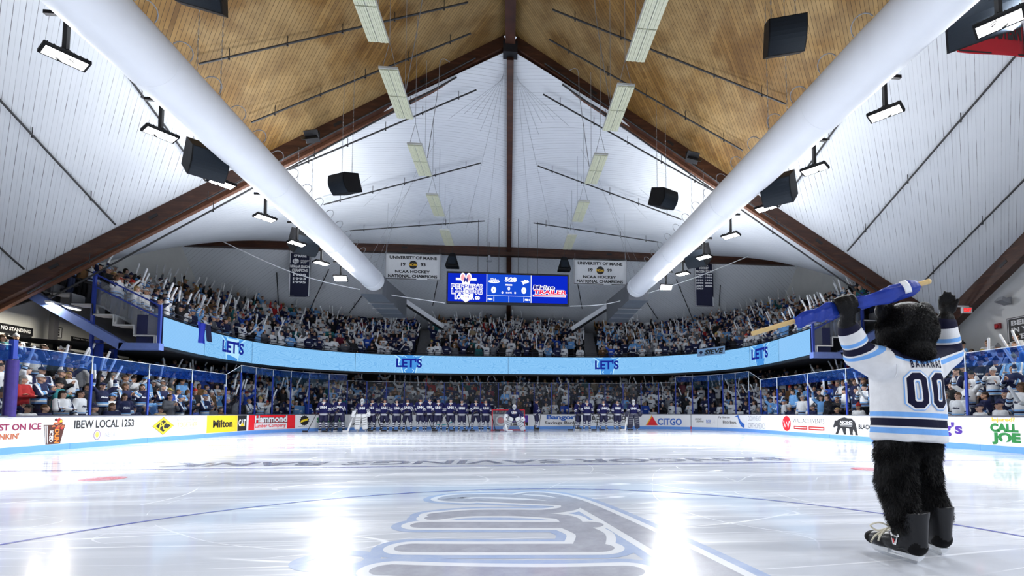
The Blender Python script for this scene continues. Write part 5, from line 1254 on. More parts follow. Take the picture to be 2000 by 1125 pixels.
HATC = [((.6, .62, .64), 'white'), ((.012, .016, .07), 'navy'), ((.012, .012, .013), 'black'), ((.13, .3, .62), 'blue'), ((.45, .03, .02), 'red'), ((.12, .12, .13), 'grey'), ((.5, .38, .1), 'yellow')]
HATW = np.array([.24, .26, .2, .14, .06, .07, .03])
def view(p):
    q = Vector(p) - Vector((0, 0, CAMH)); a, b = math.radians(6.1), math.atan(61 / 990.0)
    f = Vector((math.sin(a) * math.cos(b), math.cos(a) * math.cos(b), math.sin(b))); r = Vector((math.cos(a), -math.sin(a), 0)); u = r.cross(f)
    d = q.dot(f); return (1098 + 990 * q.dot(r) / d, 745 - 990 * q.dot(u) / d, d) if d > .2 else (-9e3, 0, d)
seats = []
STANDS = []
for k in range(LOW_ROWS):
    o, z = low_row(k); s = 3.0 + .2 * (k % 2)
    while s < 74:
        (x, y), (_, n) = off(s, o), rink(s)
        seats.append((x, y, z, n.x, n.y, 'low', k, s)); s += .60 * (1.0 if not (S1 < s < S1 + SA or S1 + SA + SE < s < S1 + 2 * SA + SE) else RC / (RC + o))
AISLES = [BTOT * .375, BTOT * .625]
for k in range(UP_ROWS):
    o, z = up_row(k); s = .6 + .25 * (k % 2)
    while s < BTOT - .4:
        p, n = bal(s, o)
        if abs(p.x) < 20.0 and min(abs(s - a) for a in AISLES) > .55: seats.append((p.x, p.y, z, n.x, n.y, 'up', k, s))
        i0 = bal(s, o)[0]; i1 = bal(min(s + .1, BTOT - .01), o)[0]; g = (i1 - i0).length / .1
        s += .56 / max(.6, g)
people = []
for x, y, z, nx, ny, st, k, s in seats:
    u, v, d = view((x, y, z + 1.3))
    if not (-60 < u < 2070): continue
    if random.random() < (.05 if st == 'up' else .07): continue
    if st == 'up' and k >= 8 and random.random() < .35: continue
    if st == 'low' and k == 6 and random.random() < .65: continue
    jx, jy = random.uniform(-.08, .08), random.uniform(-.08, .08)
    low_front = st == 'low' and k == 0
    sit = low_front and random.random() < .55 or (st == 'low' and k == 1 and random.random() < .2)
    sticks = 0
    if sit: po = 5
    else:
        po = int(rng.choice([0, 1, 2, 3, 4, 6], p=[.24, .14 if st == 'up' else .08, .14, .24 if st == 'up' else .30, .13, .11]))
        if po in (1, 2, 6) and random.random() < (.72 if st == 'up' else .6): sticks = 2 if po == 1 else 1
    ci = int(rng.choice(len(PAL), p=PW)); hk = HATS[int(rng.choice(4, p=[.27, .25, .3, .18]))]
    hc_, hn = HATC[int(rng.choice(7, p=HATW))] if hk in ('beanie', 'cap') else HAIRC[int(rng.choice(4, p=[.38, .34, .18, .10]))]
    people.append(dict(x=x + jx, y=y + jy, z=z, rz=math.atan2(nx, -ny) + random.uniform(-.45, .45), st=st, k=k, s=s, u=u, v=v, d=d, po=po, ci=ci, hk=hk, hc=hc_, hn=hn, skin=SKINS[int(rng.choice(5, p=[.32, .3, .2, .14, .04]))], sticks=sticks,
                       sc=random.uniform(.93, 1.05), leg=random.choice([(.02, .03, .07), (.012, .012, .014), (.05, .07, .13), (.1, .1, .11)])))
for p in people: p['rank'] = p['d'] * (1.0 if not (1690 < p['u'] < 1850) else 1.0) + (9 if p['st'] == 'low' and p['k'] >= 5 and p['d'] > 20 else 0) + (60 if not (-15 < p['u'] < 2015) or (1712 < p['u'] < 1832) else 0)
people.sort(key=lambda p: p['rank'])
near, far = people[:300], people[300:]
# names for where each one is
def zone(p):
    if p['st'] == 'up': return 'balcony above the LED board' 
    return 'stand behind the glass'
keys = {}
for p in near:
    side = 'coffee side' if p['u'] < 700 else ('CITGO side' if p['u'] > 1300 else 'goal end')
    p['side'] = side; keys.setdefault((p['st'], p['k'], side), []).append(p)
for kk, l in keys.items():
    l.sort(key=lambda p: p['u'])
    for i, p in enumerate(l): p['i'] = i
ACT = {0: 'clapping', 1: 'arms up', 2: 'arm up', 3: 'standing', 4: 'arms folded', 5: 'sitting', 6: 'hand raised'}
NOUN = {'beanie': '%s beanie', 'cap': '%s cap', 'short': 'short %s hair', 'long': 'long %s hair'}
sticks_far = []
def stick_pose(p, f, arm):
    s_, e, w_, d, sd = f['arms'][arm]
    M = Matrix.Translation((p['x'], p['y'], p['z'])) @ Matrix.Rotation(p['rz'], 4, 'Z') @ Matrix.Scale(p['sc'], 4)
    dirn = Vector(d).normalized(); b = Vector(w_) + f['D'] + dirn * .075
    ax = (dirn + Vector((sd * random.uniform(-.1, .45), -.25, .2))).normalized()
    return M, b, ax
for p in near:
    f = FIG[0][p['po']]; col, cn, style, _ = PAL[p['ci']]
    lab = 'person in %s %s, %s, %s, %s in %s row, %s%s' % (cn, 'top' if style == 'plain' else 'jersey', NOUN[p['hk']] % p['hn'], ACT[p['po']], nth(p['i']), ORD[p['k']], 'balcony ' if p['st'] == 'up' else '', p['side'])
    r = thing('person', lab, 'person', (p['x'], p['y'], p['z']), p['rz'], 'spectators in the stands'); r.scale = (p['sc'],) * 3
    g = random.uniform(.8, 1.15)
    def part(nm, me, c):
        o = bpy.data.objects.new(nm, me); COL.objects.link(o); o.parent = r; o.color = tuple(c) + (1,); return o
    part('body', f['body'], p['skin']); part('jersey' if style != 'plain' else 'jacket', f['tops'][style], [min(.8, c * g) for c in col]); part('trousers', f['trousers'], p['leg'])
    h = part({'short': 'hair', 'long': 'long_hair'}.get(p['hk'], p['hk']), HATM[p['hk']], p['hc']); h.location = f['hc']; h.rotation_euler = f['R'].to_euler()
    if style in ('dark', 'white') and p['d'] < 21 and p['po'] in (1, 2, 3, 6):
        o = part('lettering', CHW if style == 'dark' else CHN, (1, 1, 1))
    for a in range(p['sticks']):
        arm = 0 if p['po'] == 6 else (1 - a); M, b, ax = stick_pose(p, f, arm)
        o = bpy.data.objects.new('thunder_stick', STICK); COL.objects.link(o)
        o.matrix_world = Matrix.Translation(M @ b) @ (M.to_3x3().normalized() @ ax).to_track_quat('Z', 'Y').to_matrix().to_4x4()
        tag(o, 'white inflatable %sstick held by %s person in %s row, %s%s' % ('second ' if a else '', nth(p['i']), ORD[p['k']], 'balcony ' if p['st'] == 'up' else '', p['side']), 'noise stick', 'white inflatable noise sticks')
# the rest of the crowd: too many and too small to count
def arr(me):
    n = len(me.vertices); c = np.empty(n * 3); me.vertices.foreach_get('co', c)
    me.calc_loop_triangles(); t = np.empty(len(me.loop_triangles) * 3, np.int32); me.loop_triangles.foreach_get('vertices', t)
    return c.reshape(n, 3), t.reshape(-1, 3)
LO = [dict(b=arr(f['body']), t=arr(f['top']), l=arr(f['trousers']), f=f) for f in FIG[1]]
LH = {h: arr(m) for h, m in HATL.items()}; LS = arr(stick_mesh(6))
def merged(name, items, label, cat, group):
    V, Tt, Cc, o = [], [], [], 0
    for M, (v, t), c in items:
        m = np.array(M); V.append(v @ m[:3, :3].T + m[:3, 3]); Tt.append(t + o); o += len(v); Cc.append(np.tile(np.array(tuple(c) + (1,)), (len(v), 1)) if not isinstance(c, np.ndarray) else c)
    V, Tt, Cc = np.concatenate(V), np.concatenate(Tt), np.concatenate(Cc)
    me = bpy.data.meshes.new(name); me.vertices.add(len(V)); me.loops.add(len(Tt) * 3); me.polygons.add(len(Tt))
    me.vertices.foreach_set('co', V.astype(np.float32).ravel()); me.loops.foreach_set('vertex_index', Tt.astype(np.int32).ravel())
    me.polygons.foreach_set('loop_start', np.arange(0, len(Tt) * 3, 3, dtype=np.int32)); me.polygons.foreach_set('use_smooth', np.ones(len(Tt), bool))
    me.update(calc_edges=True)
    at = me.attributes.new('cloth', 'FLOAT_COLOR', 'POINT'); at.data.foreach_set('color', Cc.astype(np.float32).ravel())
    me.materials.append(attr_mat('crowd_cloth')); ob = bpy.data.objects.new(name, me); COL.objects.link(ob)
    return tag(ob, label, cat, group, 'stuff')
items, sit_items = [], []
CHEST = (np.array([(u, -.158 * math.sqrt(1 - (u / .215) ** 2) - .012, z) for z in (1.205, 1.27) for u in (-.11, -.04, .04, .11)]), np.array([(0, 1, 5), (0, 5, 4), (1, 2, 6), (1, 6, 5), (2, 3, 7), (2, 7, 6)], np.int32))
for p in far:
    L = LO[p['po']]; f = L['f']
    M = Matrix.Translation((p['x'], p['y'], p['z'])) @ Matrix.Rotation(p['rz'], 4, 'Z') @ Matrix.Scale(p['sc'], 4)
    col, cn, style, _ = PAL[p['ci']]; g = random.uniform(.8, 1.2); col = tuple(c * g for c in col)
    tv = L['t'][0]; cc = np.tile(np.array(col + (1,)), (len(tv), 1))
    if style != 'plain':                                         # hem and sleeve stripes
        s1 = (.72, .74, .76, 1) if style == 'dark' else (.008, .012, .05, 1); z = tv[:, 2] - f['D'].z
        cc[(z > .93) & (z < 1.0) & (np.abs(tv[:, 0]) < .22)] = s1
        for s_, e, w_, d, sd in f['arms']:
            t2, d2 = seg_t(tv, np.array(e) + np.array(f['D']), np.array(w_) + np.array(f['D'])); cc[(d2 < .1) & (t2 > .15) & (t2 < .5)] = s1
    if style != 'plain' and p['po'] in (1, 2, 3, 6):             # chest lettering reads as one small mark from here
        items.append((M, CHEST, (.7, .72, .75) if style == 'dark' else (.01, .015, .06)))
    bv = L['b'][0]; bc = np.tile(np.array(p['skin'] + (1,)), (len(bv), 1))
    hl = (bv - np.array(f['hc'])) @ np.array(f['R']); bc[(np.abs(hl[:, 2] - .02) < .014) & (hl[:, 1] < -.06) & (np.abs(np.abs(hl[:, 0]) - .032) < .02)] = (.05, .03, .02, 1)
    items += [(M, L['b'], bc), (M, L['t'], cc), (M, L['l'], p['leg']), (M @ Matrix.Translation(f['hc']) @ f['R'].to_4x4(), LH[p['hk']], p['hc'])]
    for a in range(p['sticks']):
        arm = 0 if p['po'] == 6 else (1 - a); M2, b, ax = stick_pose(p, f, arm)
        sit_items.append((Matrix.Translation(M2 @ b) @ (M2.to_3x3().normalized() @ ax).to_track_quat('Z', 'Y').to_matrix().to_4x4(), LS, (.74, .75, .76)))
merged('person', items, 'the rest of the standing crowd filling the balcony and the far end stands', 'people', 'spectators in the stands')
merged('thunder_stick', sit_items, 'white inflatable noise sticks held up across the far crowd', 'noise sticks', 'white inflatable noise sticks')
# ================================================================ person in a furry bear suit, seen from behind
from mathutils.bvhtree import BVHTree
MO = Vector((3.03, 3.48, 0.0))
mascot = thing('person', 'person in a black furry bear suit, white jersey and skates, arms raised', 'person', MO)
def fur_mat():
    m, t, b = base_mat('black_fur')
    tc = t.new('ShaderNodeTexCoord').outputs['Object']
    t.l.new(t.mix(t.noise(tc, 30, 4), (0.0012, 0.0012, 0.0015), (0.005, 0.005, 0.006)), b.inputs['Base Color'])
    b.inputs['Roughness'].default_value = 0.45; b.inputs['Specular IOR Level'].default_value = 0.2
    t.l.new(t.new('ShaderNodeBump', {'Height': t.noise(tc, 90, 4), 'Strength': 0.6, 'Distance': 0.01}).outputs[0], b.inputs['Normal']); return m
FUR = fur_mat()
V3 = lambda *a: Vector(a) - MO
J = dict(shL=V3(2.675, 3.40, 1.44), elL=V3(2.575, 3.47, 1.50), wrL=V3(2.445, 3.41, 1.70), shR=V3(3.165, 3.48, 1.44), elR=V3(3.35, 3.54, 1.51), wrR=V3(3.297, 3.48, 1.765),
         hipL=V3(2.815, 3.43, .87), knL=V3(2.80, 3.44, .55), anL=V3(2.845, 3.40, .22), hipR=V3(3.06, 3.52, .87), knR=V3(3.12, 3.56, .56), anR=V3(3.225, 3.56, .26))
CT = V3(2.91, 3.43, 0)
def capl(mb, *pts, n=16):
    for (a, ra), (b, rb) in zip(pts[:-1], pts[1:]): mb.capsule(a, b, ra, rb, n)
mb = MB()
mb.loft([ering(CT + Vector((.03, .03, z)), rx, ry, 20) for z, rx, ry in ((.80, .215, .16), (.95, .225, .17), (1.2, .24, .17), (1.4, .22, .15), (1.52, .12, .12))])
capl(mb, (J['hipL'], .14), (J['knL'], .122), (J['anL'] + Vector((0, 0, .04)), .10)); capl(mb, (J['hipR'], .14), (J['knR'], .12), (J['anR'] + Vector((0, 0, .03)), .095))
mb.ell(V3(2.94, 3.46, .90), (.22, .17, .14), 18, 10)
# head: broad dome, muzzle away from the viewer, rounded ears, mane falling over the collar
HC = V3(2.905, 3.40, 1.675)
mb.ell(HC, (.195, .195, .198), 22, 14); mb.ell(HC + Vector((.03, .15, -.05)), (.10, .12, .085), 14, 9); mb.ell(HC + Vector((.03, .265, -.03)), (.035, .03, .03), 10, 6)
mb.ell(V3(2.835, 3.37, 1.64), (.13, .13, .15), 16, 10); mb.ell(V3(2.90, 3.33, 1.54), (.135, .10, .10), 16, 10); mb.ell(V3(2.93, 3.31, 1.50), (.10, .075, .075), 14, 9)
mb.ell(V3(2.745, 3.41, 1.80), (.075, .045, .08), 14, 9); mb.ell(V3(3.09, 3.44, 1.81), (.075, .045, .08), 14, 9); mb.capsule(V3(2.92, 3.43, 1.4), HC, .13, .15, 16)
capl(mb, (J['shL'], .085), (J['elL'], .075), (J['wrL'], .06)); capl(mb, (J['shR'], .085), (J['elR'], .075), (J['wrR'], .06))
# raised open paw: palm, four unequal fingers close together and a thumb
wr = J['wrR'] + Vector((.006, 0, .04)); dn = Vector((.06, -.06, 1)).normalized(); sd = Vector((.8, -.6, 0)).normalized(); pn = Vector((-.6, -.8, .1)).normalized()
mb.ell(wr + dn * .035, (.048, .034, .05), 12, 8)
for k, (u, ln) in enumerate(((-.040, .085), (-.014, .115), (.013, .108), (.039, .08))):
    b = wr + dn * .055 + sd * u; m_ = b + (dn + sd * u * 1.2).normalized() * ln * .55; e = m_ + (dn + pn * .35 + sd * u).normalized() * ln * .45
    mb.capsule(b, m_, .0165, .0155, 8, None, 2); mb.capsule(m_, e, .0155, .0125, 8, None, 2)
tb = wr + dn * .03 + sd * .045; mb.capsule(tb, tb + (dn * .9 + sd * .25 + pn * .55).normalized() * .08, .021, .016, 8, None, 2)
# fist closed round the pole
PA, PB = V3(1.813, 3.599, 1.650), V3(2.913, 3.199, 1.974); pd = (PB - PA).normalized()
gp = PA + pd * ((V3(2.418, 3.383, 1.813) - PA).dot(pd)); up_ = (Vector((0, 0, 1)) - pd * pd.z).normalized(); bk = pd.cross(up_).normalized()
mb.capsule(J['wrL'], gp - up_ * .06 + bk * .01, .055, .05, 12); mb.ell(gp - up_ * .035 + bk * .03, (.066, .045, .06), 14, 9)
for k, rr in enumerate((.062, .066, .066, .06)):
    c = gp + pd * (-.055 + .037 * k)
    arc = [c + (bk * math.cos(a) + up_ * math.sin(a)) * rr for a in [math.radians(-20 + 38 * i) for i in range(6)]]
    for a, b in zip(arc[:-1], arc[1:]): mb.capsule(a, b, .0205, .0195, 8, None, 2)
mb.capsule(gp - up_ * .05 + pd * .07, gp + pd * .055 - bk * .062 + up_ * .01, .024, .02, 8, None, 2)
bodym = fuse(mb, .012, .5, 'body', 2); bodym.materials.append(FUR)
body = bpy.data.objects.new('body', bodym); COL.objects.link(body); body.parent = mascot
# jersey -------------------------------------------------------------------------------------------
mb = MB()
rings = []
for z, rx, ry, dx, dy in ((.855, .252, .205, .0, 0), (.87, .258, .21, 0, 0), (1.0, .252, .205, 0, 0), (1.2, .25, .2, 0, .005), (1.36, .255, .19, .005, .01), (1.46, .235, .165, .01, .01), (1.525, .165, .14, .01, .0), (1.56, .13, .12, .0, -.01)):
    rg = ering(CT + Vector((dx, dy, z)), rx, ry, 28)
    if z < .9: rg = [p + Vector((0, 0, .03 * (p.x - CT.x) / .28 * -1 * .5)) for p in rg]
    rings.append(rg)
mb.loft(rings)
capl(mb, (J['shL'] + Vector((.03, 0, -.03)), .135), (J['elL'] + Vector((0, 0, -.01)), .105), (J['elL'].lerp(J['wrL'], .5), .088), (J['elL'].lerp(J['wrL'], .86), .074))
capl(mb, (J['shR'] + Vector((-.02, 0, -.03)), .135), (J['elR'] + Vector((0, 0, -.01)), .105), (J['elR'].lerp(J['wrR'], .5), .090), (J['elR'].lerp(J['wrR'], .86), .076))
jm = fuse(mb, .0125, .55, 'jersey', 6)
JW = mat('white_jersey_knit', (0.74, 0.75, 0.77), 0.75, var=0.05, scale=5, bump=0.25); JB = mat('light_blue_knit', (0.17, 0.40, 0.82), 0.75, var=0.05); JN = mat('navy_knit', (0.0025, 0.003, 0.024), 0.75, var=0.1, spec=.2)
NV, BL = (.0025, .003, .024), (.17, .40, .82)
jm.materials.append(band_mat('mascot_jersey_knit', (.72, .73, .75), [(10 + lo, 10 + hi, k) for lo, hi, k in ((-.04, .07, 1), (.12, .34, 2), (.39, .50, 1), (.78, 1.6, 2))] + [(.905, .945, 1), (.957, 1.012, 2), (1.024, 1.058, 1), (2.40, 2.417, 1), (2.417, 3.0, 2)], (BL, NV), .75, .25))
# soft folds
co = np.empty(len(jm.vertices) * 3); jm.vertices.foreach_get('co', co); co = co.reshape(-1, 3); no = np.empty(len(jm.vertices) * 3); jm.vertices.foreach_get('normal', no); no = no.reshape(-1, 3)
fold = .006 * np.sin(16 * co[:, 0] + 9 * co[:, 2] + 3 * np.sin(7 * co[:, 2])) * np.clip((1.35 - co[:, 2]) * 3, .25, 1) + .005 * np.sin(23 * co[:, 1] - 14 * co[:, 2] + 2 * np.sin(11 * co[:, 0]))
co += no * fold[:, None]; jm.vertices.foreach_set('co', co.ravel()); jm.update()
c = co; val = c[:, 2] + .012 * (c[:, 0] - CT.x) / .25
yk = c[:, 2] - .22 * np.abs(c[:, 0] - CT.x); val = np.where(yk > 1.25, yk + 1.0, val)
sv, am, best = np.zeros(len(c)), np.zeros(len(c)), np.full(len(c), 9.0)
for a, b, w_ in (('shL', 'elL', 'wrL'), ('shR', 'elR', 'wrR')):
    t2, d2 = seg_t(c, J[b], J[w_]); t1, d1 = seg_t(c, J[a], J[b]); dd = np.minimum(d1, d2)
    sv = np.where(dd < best, 10 + t2, sv); best = np.minimum(best, dd)
    am = np.maximum(am, ((dd < .16) & (np.abs(c[:, 0] - CT.x) > .2) & (c[:, 2] > 1.3)).astype(float))
put_attr(jm, band=val, sleeve=sv, on_arm=am)
jersey = bpy.data.objects.new('jersey', jm); COL.objects.link(jersey); jersey.parent = mascot
# name and number pressed onto the back of the jersey
bv = BVHTree.FromPolygons([v.co for v in jm.vertices], [tuple(p.vertices) for p in jm.polygons])
NB = Vector((-.02, -1, 0)).normalized()                       # the back faces this way
UB = Vector((1, -.02, 0)).normalized()
def snap(u, v, d):
    o = CT + UB * u + Vector((0, 0, v)) + NB * .6; h = bv.ray_cast(o, -NB)
    return tuple((h[0] if h[0] is not None else o - NB * .5) + NB * d)
def press(name, draw, m):
    q = MB(); draw(q); bm = bmesh.new(); vs = [bm.verts.new((p[0], p[1], 0)) for p in q.v]
    for f in q.f:
        try: bm.faces.new([vs[i] for i in f])
        except ValueError: pass
    bmesh.ops.triangulate(bm, faces=bm.faces[:])
    for _ in range(4):
        es = [e for e in bm.edges if e.calc_length() > .028]
        if not es: break
        bmesh.ops.subdivide_edges(bm, edges=es, cuts=1); bmesh.ops.triangulate(bm, faces=bm.faces[:])
    dd = q.v[0][2]
    for v in bm.verts: v.co = snap(v.co.x, v.co.y, dd)
    me = bpy.data.meshes.new(name); bm.to_mesh(me); bm.free(); me.materials.append(m); o = bpy.data.objects.new(name, me); COL.objects.link(o); o.parent = jersey; return o
plane = lambda d: (lambda u, v, dd=0.0: (u, v, d))
press('name_lettering', lambda q: put_text(q, 'B A N A N A S', plane(.005), -.088, .152, 1.376, 1.432, INK, .022), JN)
def oct_(cx, cz, w_, h_, k): return [(cx - w_, cz - h_ + k), (cx - w_ + k, cz - h_), (cx + w_ - k, cz - h_), (cx + w_, cz - h_ + k), (cx + w_, cz + h_ - k), (cx + w_ - k, cz + h_), (cx - w_ + k, cz + h_), (cx - w_, cz + h_ - k)]
def zero(q, cx, cz, grow, d):
    o = oct_(cx, cz, .066 + grow, .124 + grow, .038 + grow * .5); i = oct_(cx, cz, max(.004, .026 - grow), .078 - grow, .010)
    q.add([(u, v, d) for u, v in o + i], [(k, (k + 1) % 8, 8 + (k + 1) % 8, 8 + k) for k in range(8)])
for nm, g, d, m in (('number_outline', .016, .005, JB), ('number_inline', .0105, .0065, JW), ('number_fill', .0, .008, JN)):
    def dr(q, g=g, d=d):
        for cx in (-.068, .102): zero(q, cx, 1.215, g, d)
    press(nm, dr, m)
# the little captain-style patch and seams on the shoulder
sm = MB(); sm.tube([Vector(snap(-.20, 1.40 - .13 * k / 8, .004)) + Vector((.02 * k / 8, 0, 0)) for k in range(9)], .004, 5); sm.build('seam', JW, jersey)
# fur strands ---------------------------------------------------------------------------------------
def strands(name, me, n, keep, ln, wd, fall, parent, seed):
    r = np.random.default_rng(seed); me.calc_loop_triangles(); T_ = np.empty(len(me.loop_triangles) * 3, np.int32); me.loop_triangles.foreach_get('vertices', T_); T_ = T_.reshape(-1, 3)
    C_ = np.empty(len(me.vertices) * 3); me.vertices.foreach_get('co', C_); C_ = C_.reshape(-1, 3)
    A, B_, D_ = C_[T_[:, 0]], C_[T_[:, 1]], C_[T_[:, 2]]; nn = np.cross(B_ - A, D_ - A); ar = np.linalg.norm(nn, axis=1); ce = (A + B_ + D_) / 3
    ok = keep(ce) & (ar > 1e-12); w_ = ar * ok; w_ /= w_.sum(); nn /= np.maximum(ar, 1e-12)[:, None]
    k = r.choice(len(T_), n, p=w_); u, v = r.random(n), r.random(n); fl = u + v > 1; u[fl], v[fl] = 1 - u[fl], 1 - v[fl]
    P0 = A[k] + (B_[k] - A[k]) * u[:, None] + (D_[k] - A[k]) * v[:, None] - nn[k] * .004
    cl = np.sin(P0 * 21 + 4 * np.sin(P0[:, ::-1] * 13)) * .45
    dr = nn[k] * .75 + np.array(fall) + cl + r.normal(0, .22, (n, 3)); dr /= np.linalg.norm(dr, axis=1)[:, None]
    L_ = ln * r.uniform(.6, 1.25, n)[:, None]
    sd_ = np.cross(dr, nn[k] + r.normal(0, .4, (n, 3))); sd_ /= np.maximum(np.linalg.norm(sd_, axis=1), 1e-9)[:, None]
    mid = P0 + dr * L_ * .55; tip = P0 + dr * L_ + np.array([0, 0, -.25]) * L_ 
    V = np.stack([P0 - sd_ * wd, P0 + sd_ * wd, mid + sd_ * wd * .8, mid - sd_ * wd * .8, tip], 1).reshape(-1, 3)
    m_ = bpy.data.meshes.new(name); b0 = (np.arange(n) * 5)[:, None]
    F4 = (b0 + np.array([0, 1, 2, 3])); F3 = (b0 + np.array([3, 2, 4]))
    m_.vertices.add(len(V)); m_.vertices.foreach_set('co', V.astype(np.float32).ravel()); m_.loops.add(n * 7); m_.polygons.add(n * 2)
    li = np.concatenate([F4, F3], 1).astype(np.int32).ravel(); m_.loops.foreach_set('vertex_index', li)
    ls = np.stack([np.arange(n) * 7, np.arange(n) * 7 + 4], 1).astype(np.int32).ravel(); m_.polygons.foreach_set('loop_start', ls); m_.update(calc_edges=True)
    m_.materials.append(FUR); o = bpy.data.objects.new(name, m_); COL.objects.link(o); o.parent = parent; o['kind'] = 'stuff'; return o
strands('head_fur', bodym, 60000, lambda c: (c[:, 2] > 1.43) & (np.linalg.norm(c - np.array(HC) - np.array([0, 0, -.03]), axis=1) < .36) & (np.abs(c[:, 0] - HC.x) < .215) & ((c[:, 2] > 1.56) | (c[:, 1] < HC.y - .02)), .021, .0012, (0, -.1, -.85), body, 3)
strands('leg_fur', bodym, 48000, lambda c: (c[:, 2] < .85) & (c[:, 2] > .14), .036, .0014, (0, 0, -.85), body, 4)
strands('paw_fur', bodym, 9000, lambda c: ((np.linalg.norm(c - np.array(gp), axis=1) < .12) | (c[:, 2] > 1.79) & (c[:, 0] > .2)), .008, .0010, (0, 0, .1), body, 5)
# skates --------------------------------------------------------------------------------------------
BOOT = mat('black_skate_leather', (0.007, 0.0075, 0.0095), 0.4, var=0.2, spec=.35); BOOTT = mat('black_felt_cap', (0.002, 0.002, 0.0025), 0.8, spec=.2); LACE = mat('cream_lace', (0.62, 0.58, 0.46), 0.8); BLADE = mat('skate_steel', (0.7, 0.72, 0.75), 0.2, 1.0); HOLD = mat('white_blade_holder', (0.7, 0.72, 0.74), 0.4)
def mascot_skate(heel, toe, badge):
    heel, toe = Vector(heel) - MO, Vector(toe) - MO; f = (toe - heel).normalized(); s_ = Vector((f.y, -f.x, 0)); L_ = .46
    o = heel - f * .05
    pt = lambda a, b, z: o + f * a + s_ * b + Vector((0, 0, z))
    rot = Matrix((f, -s_, Vector((0, 0, 1)))).transposed()
    mb = MB()
    for a, z, ra, rb, rz_ in ((.07, .13, .085, .075, .075), (.2, .125, .14, .078, .07), (.33, .115, .11, .076, .06), (.40, .11, .07, .068, .052)): mb.ell(pt(a, 0, z), (ra, rb, rz_), 16, 9, None, rot)
    mb.loft([[pt(a0 + ra * math.cos(2 * PI * j / 20), rb * math.sin(2 * PI * j / 20), z + (.03 * (math.cos(2 * PI * j / 20) < -.3))) for j in range(20)] for z, a0, ra, rb in ((.09, .125, .14, .078), (.17, .118, .135, .084), (.25, .098, .118, .09), (.34, .083, .112, .1))])
    bm_ = fuse(mb, .009, .6, 'boot', 4)
    for m in (BOOT, BOOTT): bm_.materials.append(m)
    c = (centers(bm_) - np.array(o)); aa = c @ np.array(f); idx = ((aa > .39) | ((aa < .075) & (c[:, 2] < .155) & (c[:, 2] < .165 - 1.2 * np.abs(aa - .02)))).astype(np.int32); bm_.polygons.foreach_set('material_index', idx)
    sk = bpy.data.objects.new('skate', bm_); COL.objects.link(sk); sk.parent = mascot
    mb = MB(); n = 12
    low = [(.06, .004), (.1, 0), (.33, 0), (.40, .012)]; top = [(.05, .032), (.1, .03), (.33, .03), (.41, .034)]
    for side in (-1, 1): pass
    k = len(low); P1 = [pt(a, b, z) for b in (-.0025, .0025) for a, z in low + top[::-1]]
    mb.add(P1, [tuple(range(2 * k)), tuple(range(4 * k - 1, 2 * k - 1, -1))] + [(i, (i + 1) % (2 * k), 2 * k + (i + 1) % (2 * k), 2 * k + i) for i in range(2 * k)]); mb.build('blade', BLADE, sk)
    mb = MB()
    for a0, a1 in ((.03, .16), (.27, .42)): mb.loft([[pt(a0 + .01, -.012, .026), pt(a1 - .01, -.012, .026), pt(a1 - .01, .012, .026), pt(a0 + .01, .012, .026)], [pt(a0 - .01, -.035, .066), pt(a1 + .01, -.035, .066), pt(a1 + .01, .035, .066), pt(a0 - .01, .035, .066)]], None, False)
    mb.beam(pt(.05, 0, .030), pt(.41, 0, .030), .016, .012); mb.build('blade_holder', HOLD, sk)
    mb = MB()
    for i in range(5):
        a = .235 + .035 * i; z = .225 - .028 * i
        mb.tube([pt(a, -.062, z - .03), pt(a + .006, -.03, z + .004), pt(a + .012, .03, z + .004), pt(a + .018, .062, z - .03)], .0075, 6)
    for q in ([(.235, -.03, .225), (.27, -.085, .25), (.33, -.11, .22), (.29, -.09, .19), (.24, -.04, .215)], [(.235, -.02, .23), (.20, -.09, .27), (.17, -.105, .23), (.21, -.08, .21)], [(.24, -.05, .215), (.25, -.1, .17), (.27, -.105, .12)], [(.24, -.045, .215), (.29, -.1, .16), (.33, -.1, .11)]): mb.tube(catmull([pt(*p) for p in q], 4), .0065, 6)
    mb.build('lace', LACE, sk)
    if badge:
        bvt = BVHTree.FromPolygons([v.co for v in bm_.vertices], [tuple(p.vertices) for p in bm_.polygons])
        def bf(u, v, d):
            st = pt(.165 + u * .85, -.4, .16 + v * .85); h = bvt.ray_cast(st, s_)
            return tuple((h[0] if h[0] is not None else st) - s_ * d)
        mb = MB()
        # (u runs toward the toe)
        sh = [(-.058, .045), (.052, .045), (.050, .026), (.034, .022), (.012, -.05), (-.022, -.05), (-.044, .02), (-.060, .026)]
        put_poly(mb, sh, bf, HOLD, .006); put_poly(mb, [(-.036, .02), (.026, .02), (.008, -.02), (-.012, -.024)], bf, BOOT, .009); put_poly(mb, [(-.014, .0), (.008, .0), (.0, -.036), (-.01, -.036)], bf, RED, .011); mb.build('badge', None, sk)
    return sk
mascot_skate((2.858, 3.327, 0), (2.800, 3.66, 0), True)
mascot_skate((3.205, 3.50, 0), (3.255, 3.80, 0), False)
